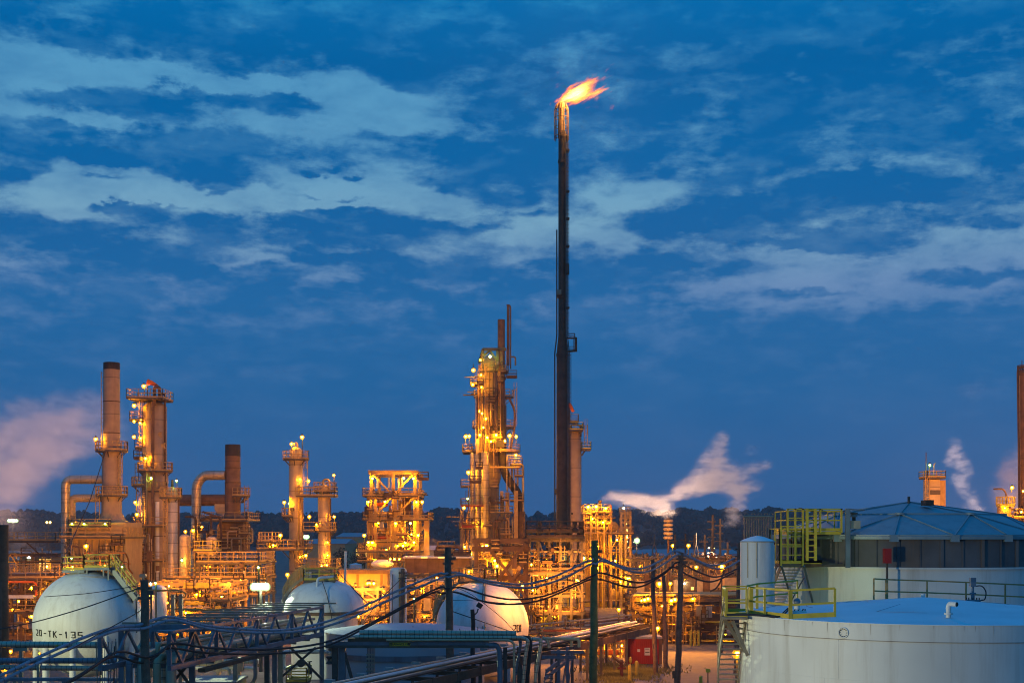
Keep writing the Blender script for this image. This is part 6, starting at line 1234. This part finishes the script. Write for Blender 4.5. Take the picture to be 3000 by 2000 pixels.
steam('steam_west', 'huge soft pinkish steam cloud drifting from the left edge behind the tall grey stack', -260, 420, 1040, 1680, 250,
      [(40, 1260, 150, 80, .8), (170, 1250, 120, 85, .8), (270, 1180, 90, 60, .8), (60, 1190, 60, 40, .4), (40, 1390, 120, 100, .85), (120, 1340, 90, 60, .6), (-40, 1480, 110, 120, .9), (350, 1280, 70, 70, .55), (390, 1250, 40, 50, .35), (230, 1290, 90, 60, .6), (60, 1580, 45, 70, .4), (165, 1150, 40, 50, .35), (-150, 1300, 150, 150, .9)], .085, wamt=1.6, wscale=.35, lo=.28, hi=1.7, amp=2.8, ns=.38, st=(.9, .2, 1))
steam('steam_east', 'bright white steam streaming right from the boiler house vent then torn by the wind', 1690, 2330, 1210, 1590, 215,
      [(1768, 1462, 16, 10, 1.1), (1800, 1455, 30, 18, 1.2), (1840, 1460, 40, 20, 1.2), (1885, 1468, 40, 22, 1.2), (1925, 1478, 42, 26, 1.2), (1950, 1498, 36, 18, 1.1), (1985, 1452, 40, 14, 1.1), (2015, 1432, 44, 18, 1.1), (2060, 1405, 48, 30, 1.2), (2105, 1385, 50, 36, 1.2), (2088, 1345, 36, 26, 1.0), (2108, 1305, 28, 32, 1.0), (2122, 1278, 18, 18, .9), (2070, 1425, 56, 18, .9),
       (2165, 1395, 46, 18, 1.0), (2215, 1370, 44, 16, .9), (2245, 1356, 26, 14, .8), (2150, 1430, 46, 18, 1.0), (2200, 1430, 40, 20, .9), (2170, 1462, 32, 26, 1.0), (2150, 1500, 32, 24, 1.0), (2145, 1530, 28, 16, .8), (2205, 1318, 30, 18, .6)], .34, wamt=.9, wscale=.6, lo=.15, hi=1.6, depth=.35, amp=2.7, ns=.8, st=(.6, .2, 1.3))
steam('steam_wisp', 'ragged pale steam wisp winding up behind the dome right of the vent tower', 2700, 2960, 1240, 1540, 260,
      [(2795, 1310, 20, 34, .6), (2775, 1350, 20, 22, .6), (2815, 1355, 26, 26, .6), (2800, 1400, 20, 18, .55), (2825, 1430, 20, 26, .65), (2850, 1465, 26, 30, .75), (2865, 1495, 22, 24, .7), (2835, 1380, 20, 20, .5), (2820, 1500, 40, 12, .5), (2800, 1330, 24, 40, .5), (2820, 1400, 30, 40, .4)], .2, wamt=.9, wscale=.6, lo=.2, hi=1.5, depth=.35, amp=2.4)
steam('steam_wisp', 'very faint mauve steam wisp high in the sky at the right', 2680, 2960, 1040, 1300, 280,
      [(2830, 1140, 34, 20, .55), (2870, 1120, 20, 26, .55), (2850, 1160, 34, 24, .5), (2800, 1220, 26, 34, .35)], .04, wamt=.9, wscale=.5, lo=.1, hi=1.2, depth=.4, amp=2)
steam('steam_glow', 'thick orange lit steam bank behind the rusty column at the right edge', 2850, 3140, 1230, 1640, 230,
      [(2970, 1380, 50, 60, .9), (2950, 1470, 60, 60, .9), (3000, 1330, 40, 50, .7), (3010, 1460, 60, 90, .9), (2935, 1410, 40, 60, .5)], .16, wamt=1.2, wscale=.4, lo=.3, hi=2.0, amp=2.2, ns=.5)
steam('steam_puff', 'small orange steam puff drifting at the foot of the open steel tower', 1215, 1345, 1530, 1660, 175,
      [(1250, 1610, 24, 26, .7), (1275, 1590, 22, 24, .6), (1255, 1635, 34, 12, .8), (1290, 1622, 22, 16, .5)], .3, wamt=.9, wscale=.6, lo=.2, hi=1.6, amp=2.4)
steam('steam_puff', 'orange lit steam rising behind the left pipe alley', -30, 130, 1510, 1760, 180,
      [(70, 1570, 26, 40, .6), (45, 1620, 36, 34, .6), (70, 1680, 40, 30, .5), (30, 1545, 20, 30, .4)], .12, wamt=.9, wscale=.5, lo=.2, hi=1.6, amp=2.4)
steam('steam_wisp', 'faint mauve steam wisp above the short rust brown stack', 560, 760, 1100, 1340, 240,
      [(700, 1240, 22, 30, .55), (690, 1180, 24, 40, .4), (615, 1300, 30, 22, .45), (660, 1260, 36, 26, .35)], .03, wamt=.9, wscale=.5, lo=.1, hi=1.2, amp=2)

# flame, blown to the right of the burner tip
def flame():
    D = 162; k = D / F; cx, cy = 1705, 262; m, nt, v, P = vol_mat('gas_flame'); N, L = nt.nodes.new, nt.links.new
    v.inputs['Density'].default_value = 0.; v.inputs['Color'].default_value = (0, 0, 0, 1)
    rot = N('ShaderNodeVectorRotate'); rot.rotation_type = 'Y_AXIS'; rot.inputs['Angle'].default_value = math.radians(24); L(P, rot.inputs['Vector'])
    W, fac = warp(nt, rot.outputs[0], 30 * k, .11 / k * .75, 6, (.28, .1, 1.3))
    a_ = math.radians(24)
    def loc(px, py):
        x, z = (px - cx) * k, -(py - cy) * k; return (x * math.cos(a_) + z * math.sin(a_), 0, -x * math.sin(a_) + z * math.cos(a_))
    bl = [(1640, 299, 12, 7, .9), (1655, 290, 20, 11, 1.3), (1680, 279, 30, 16, 1.6), (1708, 274, 30, 15, 1.2), (1690, 260, 30, 12, .9), (1718, 250, 26, 12, .85), (1740, 236, 20, 8, .7), (1745, 274, 28, 10, .9), (1766, 264, 20, 7, .65), (1700, 294, 32, 8, .7)]
    f = field(nt, W, [(loc(a, b), (rx * k, min(rx, 12) * k, ry * k), w) for a, b, rx, ry, w in bl])
    f = math_(nt, 'MULTIPLY_ADD', math_(nt, 'SUBTRACT', fac, .5), 1.9, f)
    mr = N('ShaderNodeMapRange'); mr.inputs['From Min'].default_value = .2; mr.inputs['From Max'].default_value = 3.0; L(f, mr.inputs['Value'])
    pw = math_(nt, 'POWER', mr.outputs[0], 1.7); st = math_(nt, 'MULTIPLY', pw, 36.0); L(st, v.inputs['Emission Strength']); dn = math_(nt, 'MULTIPLY', mr.outputs[0], 4.0); L(dn, v.inputs['Density'])
    cr = N('ShaderNodeValToRGB'); e = cr.color_ramp.elements; e[0].position = 0; e[0].color = (1, .12, .004, 1); e[1].position = .8; e[1].color = (1, .62, .20, 1); q = e.new(.3); q.color = (1, .26, .006, 1); L(mr.outputs[0], cr.inputs[0]); L(cr.outputs[0], v.inputs['Emission Color'])
    h = 95 * k; mb = MB().box(-h, h, -22 * k, 22 * k, -70 * k, 70 * k); o = mb.build('gas_flame', m); o.location = (X(cx, D), D, Z(cy, D)); tag(o, 'bright orange gas flame streaming right from the flare tip', 'flame')
flame()

# ================================================================== air
m = bpy.data.materials.new('evening_air'); m.use_nodes = True; nt = m.node_tree; nt.nodes.clear()
o = nt.nodes.new('ShaderNodeOutputMaterial'); v = nt.nodes.new('ShaderNodeVolumePrincipled'); nt.links.new(v.outputs[0], o.inputs['Volume']); v.inputs['Color'].default_value = (.9, .92, .96, 1); v.inputs['Density'].default_value = HAZE
tag(MB().box(-3600, 3600, -70, 3450, -1.5, 75).build('haze', m), 'thin evening air over the whole refinery', 'haze', kind='stuff')

# ================================================================== sky
def sky():
    w = bpy.data.worlds.new('World'); SC.world = w; w.use_nodes = True; nt = w.node_tree; nt.nodes.clear(); N, L = nt.nodes.new, nt.links.new
    out = N('ShaderNodeOutputWorld'); bg = N('ShaderNodeBackground'); L(bg.outputs[0], out.inputs[0]); tc = N('ShaderNodeTexCoord'); sx = N('ShaderNodeSeparateXYZ'); L(tc.outputs['Generated'], sx.inputs[0])
    az = math_(nt, 'ARCTAN2', sx.outputs[0], sx.outputs[1]); el = math_(nt, 'ARCSINE', sx.outputs[2])
    cb = N('ShaderNodeCombineXYZ'); L(az, cb.inputs[0]); L(el, cb.inputs[1]); S = cb.outputs[0]
    def ae(px, py): a = math.atan((px - CX) / F); return (a, math.atan((HZ - py) / F * math.cos(a)), 0)
    # the air: banks of grey blue cloud (+) over clearer evening sky (-)
    def nz(scale, det, rough, sy, rot, dist=0.):
        mp = N('ShaderNodeMapping'); mp.inputs['Scale'].default_value = (1, sy, 1); mp.inputs['Rotation'].default_value = (0, 0, math.radians(rot)); L(S, mp.inputs[0])
        n = N('ShaderNodeTexNoise'); L(mp.outputs[0], n.inputs['Vector']); n.inputs['Scale'].default_value = scale; n.inputs['Detail'].default_value = det; n.inputs['Roughness'].default_value = rough; n.inputs['Distortion'].default_value = dist
        return math_(nt, 'SUBTRACT', n.outputs['Fac'], .5)
    W2, _ = warp(nt, S, .034, 20, 7, (1, 1.9, 1))
    B = [(1500, -200, 3000, 260, .55), (2450, 250, 750, 250, 1.5), (2100, 40, 900, 130, .4), (420, 130, 240, 42, .75), (150, 40, 500, 55, .5), (760, 175, 170, 40, .75), (1200, 180, 190, 60, .85), (960, 90, 260, 40, .45),
         (260, 295, 190, 24, .6), (560, 285, 200, 22, .55), (870, 312, 80, 30, 1.0), (430, 400, 260, 26, .6), (420, 455, 300, 30, .75), (20, 480, 90, 70, 1.0), (650, 530, 130, 22, .8), (640, 430, 240, 26, .5), (310, 528, 90, 12, .45), (1470, 450, 190, 40, 1.0), (1200, 400, 140, 22, .7), (1300, 545, 120, 26, .7), (1480, 500, 160, 30, .8), (1480, 300, 120, 60, .6), (1560, 570, 130, 24, .6), (920, 496, 50, 11, .7), (1040, 522, 30, 9, .5),
         (310, 608, 60, 14, .8), (410, 622, 70, 18, .9), (480, 602, 60, 9, .6), (920, 575, 40, 9, .5), (1030, 592, 60, 8, .5), (990, 626, 110, 10, .7), (850, 672, 240, 30, .9), (200, 690, 160, 30, .7), (1080, 690, 180, 26, .8), (250, 740, 260, 34, .7), (960, 755, 150, 14, .7), (1350, 665, 90, 10, .6), (1540, 635, 70, 10, .5), (1200, 790, 200, 30, .7), (560, 790, 200, 26, .3),
         (1950, 770, 200, 30, .95), (1780, 810, 160, 34, .7), (1960, 625, 80, 18, .7), (2080, 668, 170, 18, .75), (2120, 640, 120, 12, .6), (2290, 612, 130, 16, .7), (2250, 700, 160, 12, .6), (2500, 670, 80, 16, .9), (2540, 712, 110, 26, .9), (2380, 722, 70, 8, .6), (2420, 560, 300, 34, .75), (2680, 560, 240, 30, .6), (2250, 530, 150, 26, .5), (2800, 590, 150, 10, .5), (2700, 650, 200, 24, .35), (2880, 810, 150, 14, .55), (2900, 650, 120, 10, .4), (2600, 930, 380, 16, .3), (2050, 930, 160, 14, .35), (2350, 870, 120, 8, .3),
         (700, 1080, 1500, 210, .75), (1600, 900, 200, 70, .6), (2050, 1120, 900, 150, .65), (2850, 1050, 420, 110, .8), (2400, 1250, 1500, 240, .7), (700, 1300, 1600, 200, .7), (300, 840, 500, 40, .6), (1000, 860, 500, 50, .55),
         (90, 200, 170, 90, -.9), (420, 225, 400, 28, -.7), (1000, 250, 340, 36, -.8), (1060, 340, 320, 60, -.8), (900, 125, 130, 22, -.5), (1020, 130, 120, 16, -.5), (600, 560, 560, 46, -.8), (1150, 560, 260, 50, -.8), (200, 570, 260, 50, -.8), (260, 350, 220, 14, -.5), (1850, 570, 230, 40, -.8), (1760, 680, 160, 30, -.35), (2200, 755, 330, 26, -.45), (2480, 850, 520, 60, -.5), (2850, 720, 260, 40, -.4), (2580, 480, 190, 12, -.7), (1560, 400, 70, 26, -.5), (1500, 210, 60, 60, -.25), (1620, 110, 160, 14, -.4), (700, 765, 170, 12, -.5), (1000, 790, 90, 8, -.3), (250, 930, 260, 14, -.25), (1500, 690, 90, 26, -.35), (900, 710, 60, 8, -.2), (30, 780, 60, 14, -.4), (2770, 210, 60, 22, -.4), (2480, 395, 120, 6, -.2)]
    f = field(nt, W2, [(ae(a, b), (rx / F, ry / F, 1), ww * (2.4 if 0 < ww and rx < 400 else 1)) for a, b, rx, ry, ww in B])
    f = math_(nt, 'DIVIDE', f, math_(nt, 'ADD', math_(nt, 'ABSOLUTE', f), .55))
    g = math_(nt, 'MULTIPLY_ADD', nz(20, 8, .62, 2.6, 5, .15), 3.0, f); g = math_(nt, 'MULTIPLY_ADD', nz(5.5, 3, .5, 2.2, -4), .35, g); g = math_(nt, 'MULTIPLY_ADD', nz(60, 6, .65, 1.6, 8), .9, g)
    mk = N('ShaderNodeMapRange'); mk.interpolation_type = 'SMOOTHSTEP'; mk.inputs['From Min'].default_value = -.42; mk.inputs['From Max'].default_value = .78; L(g, mk.inputs['Value'])
    ft = math_(nt, 'MULTIPLY_ADD', mk.outputs[0], .86, .13); ft = math_(nt, 'MULTIPLY_ADD', nz(11, 9, .64, 3.2, 7, .3), 1.15, ft); ft = math_(nt, 'MULTIPLY_ADD', nz(34, 7, .62, 2.2, -6, .2), .55, ft)
    low = N('ShaderNodeMapRange'); low.inputs['From Min'].default_value = .02; low.inputs['From Max'].default_value = .15; L(el, low.inputs['Value']); fm = N('ShaderNodeMix'); L(low.outputs[0], fm.inputs['Factor']); fm.inputs['A'].default_value = .85; L(ft, fm.inputs['B']); fm.data_type = 'FLOAT'
    def ramp(stops):
        r = N('ShaderNodeValToRGB'); t = N('ShaderNodeMapRange'); t.inputs['From Min'].default_value = 0; t.inputs['From Max'].default_value = .8; L(el, t.inputs['Value']); L(t.outputs[0], r.inputs[0]); e = r.color_ramp.elements
        for i, (py, c) in enumerate(stops):
            p = max(0, math.atan((HZ - py) / F)) / .8; c = tuple(((x / 255 + .055) / 1.055) ** 2.4 if x > 10 else x / 255 / 12.92 for x in c) + (1,)
            if i < 2: e[i].position = p; e[i].color = c
            else: q = e.new(p); q.color = c
        return r.outputs[0]
    clear = ramp([(1560, (62, 98, 150)), (1000, (74, 120, 172)), (850, (104, 140, 184)), (650, (116, 164, 194)), (450, (92, 154, 194)), (200, (80, 150, 194)), (0, (36, 136, 190)), (-1500, (8, 122, 196))])
    dark = ramp([(1560, (50, 92, 148)), (1350, (38, 94, 150)), (1150, (28, 98, 156)), (900, (28, 102, 162)), (700, (20, 98, 160)), (450, (4, 99, 163)), (200, (0, 96, 160)), (0, (0, 106, 172)), (-1500, (0, 104, 180))])
    mx = N('ShaderNodeMix'); mx.data_type = 'RGBA'; cl = math_(nt, 'MINIMUM', math_(nt, 'MAXIMUM', fm.outputs['Result'], 0), 1); L(cl, mx.inputs['Factor']); L(clear, mx.inputs['A']); L(dark, mx.inputs['B'])
    gd = math_(nt, 'GREATER_THAN', sx.outputs[2], -.002); m2 = N('ShaderNodeMix'); m2.data_type = 'RGBA'; L(gd, m2.inputs['Factor']); m2.inputs['A'].default_value = (.02, .02, .025, 1); L(mx.outputs['Result'], m2.inputs['B'])
    L(m2.outputs['Result'], bg.inputs[0]); bg.inputs[1].default_value = 1.0
    w.cycles.sampling_method = 'MANUAL'; w.cycles.sample_map_resolution = 512
sky()

# ================================================================== flame light, added yard spots, added fill spots, camera, render settings
def light(name, kind, loc, energy, col, r, aim=None, ang=60):
    l = bpy.data.lights.new(name, kind); l.energy = energy; l.color = col; l.shadow_soft_size = r
    o = bpy.data.objects.new(name, l); o.location = loc; COL.objects.link(o)
    if aim is not None:
        o.rotation_euler = (Vector(aim) - Vector(loc)).to_track_quat('-Z', 'Y').to_euler()
        if kind == 'SPOT': l.spot_size = math.radians(ang); l.spot_blend = .5
    return o
light('flame_light', 'POINT', W3(1690, 275, 161.5), 26000, (1, .5, .1), 1.5)
light('added_yard_spot', 'SPOT', (-27, 33, 5.5), 31000, (1, .92, .55), .35, (14, 57, 6.5), 62)  # added with no fixture: assumed unseen floodlight at left, lighting the white tanks
light('added_yard_spot', 'SPOT', (-52, 62, 9), 42000, (1, 1, .50), .4, (-29.5, 93, 4), 26)  # added unseen spot without a lamp, brightens the left sphere
light('added_yard_spot', 'SPOT', (15.5, 66, 7), 420, (.75, 1, .2), .2, (17, 76, 9.6), 52)  # assumed greenish lamp out of sight, added to tint platform and dome tank
light('added_yard_spot', 'SPOT', W3(775, 1718, 106.5), 24000, (.85, 1, .6), .3, W3(800, 1900, 88), 64)  # extra spot at the modelled floodlight behind the truss, strengthening its beam
light('steam_fill_spot', 'SPOT', W3(1874, 1640, 206), 60000, (1, .60, .36), 1.0, W3(1860, 1450, 215), 80)  # unseen spots added to brighten the steam, no fixtures there
light('steam_fill_spot', 'SPOT', W3(2090, 1640, 196), 60000, (1, .66, .45), 1.0, W3(2110, 1400, 215), 70)
light('steam_fill_spot', 'SPOT', W3(60, 1640, 225), 150000, (1, .50, .28), 1.0, W3(120, 1300, 250), 100)
light('steam_fill_spot', 'SPOT', W3(2960, 1640, 205), 120000, (1, .40, .10), 1.0, W3(2960, 1400, 230), 90)
light('steam_fill_spot', 'SPOT', W3(2840, 1640, 240), 160000, (1, .72, .6), 1.0, W3(2820, 1400, 260), 70)
# added sodium-coloured fill spots with no fixtures, most aimed up at the plant
for px, D, z, aim, e in ((300, 112, 8, (330, 1360, 150), 22000), (470, 112, 9, (455, 1400, 158), 19000), (700, 120, 8, (690, 1440, 172), 24000), (905, 118, 7, (915, 1470, 163), 17000),
        (1200, 160, 7, (1160, 1500, 185), 12000), (1460, 156, 9, (1440, 1380, 205), 19000), (1640, 140, 5, (1652, 1640, 164), 15000), (1690, 165, 9, (1690, 1400, 190), 9000), (1740, 160, 6, (1780, 1600, 205), 14000), (2830, 120, 9, (2990, 1350, 165), 110000), (2640, 118, 10, (2735, 1440, 150), 12000),
        (1590, 100, 7, (1450, 1820, 104), 2300), (1990, 133, 6.3, (1960, 2000, 96), 14000), (2060, 133, 6.3, (2060, 1960, 104), 10000), (1700, 118, 6, (1600, 1860, 110), 8000), (1800, 103, 5.5, (1880, 1940, 111), 1800), (1800, 96, 6, (1850, 1975, 103), 2600),
        (1480, 130, 7, (1470, 1700, 142), 2800), (1600, 138, 7, (1600, 1690, 150), 2600), (1290, 124, 7, (1290, 1690, 150), 6000), (1060, 120, 6, (1060, 1720, 140), 5000), (60, 108, 7, (80, 1740, 124), 5000), (560, 112, 7, (580, 1760, 130), 5000), (1980, 170, 7, (2000, 1680, 190), 12000)):
    light('plant_fill_spot', 'SPOT', (X(px, D), D, z), e * (.6 if aim[1] < 1600 else 1.0), (1, .335, .04), .5, W3(*aim), 80)

cam = bpy.data.cameras.new('camera'); co = bpy.data.objects.new('camera', cam); COL.objects.link(co); SC.camera = co
co.location = (0, 0, CAMH); co.rotation_euler = (math.radians(90), 0, 0); cam.sensor_width = 36; cam.lens = F / 3000 * 36; cam.shift_y = (HZ - 1000) / 3000; cam.clip_start = .5; cam.clip_end = 8000

SC.render.engine = 'CYCLES'; c = SC.cycles
c.use_denoising = True; c.denoising_prefilter = 'ACCURATE'; c.filter_width = 1.05; c.max_bounces = 5; c.diffuse_bounces = 2; c.glossy_bounces = 2; c.transmission_bounces = 1; c.volume_bounces = 1; c.transparent_max_bounces = 8
c.sample_clamp_indirect = 4; c.sample_clamp_direct = 0; c.caustics_reflective = False; c.caustics_refractive = False; c.use_light_tree = True; c.volume_step_rate = .5; c.volume_max_steps = 300
v = SC.view_settings; v.view_transform = 'Standard'; v.look = 'None'; v.exposure = 0; v.gamma = 1; v.use_curve_mapping = False
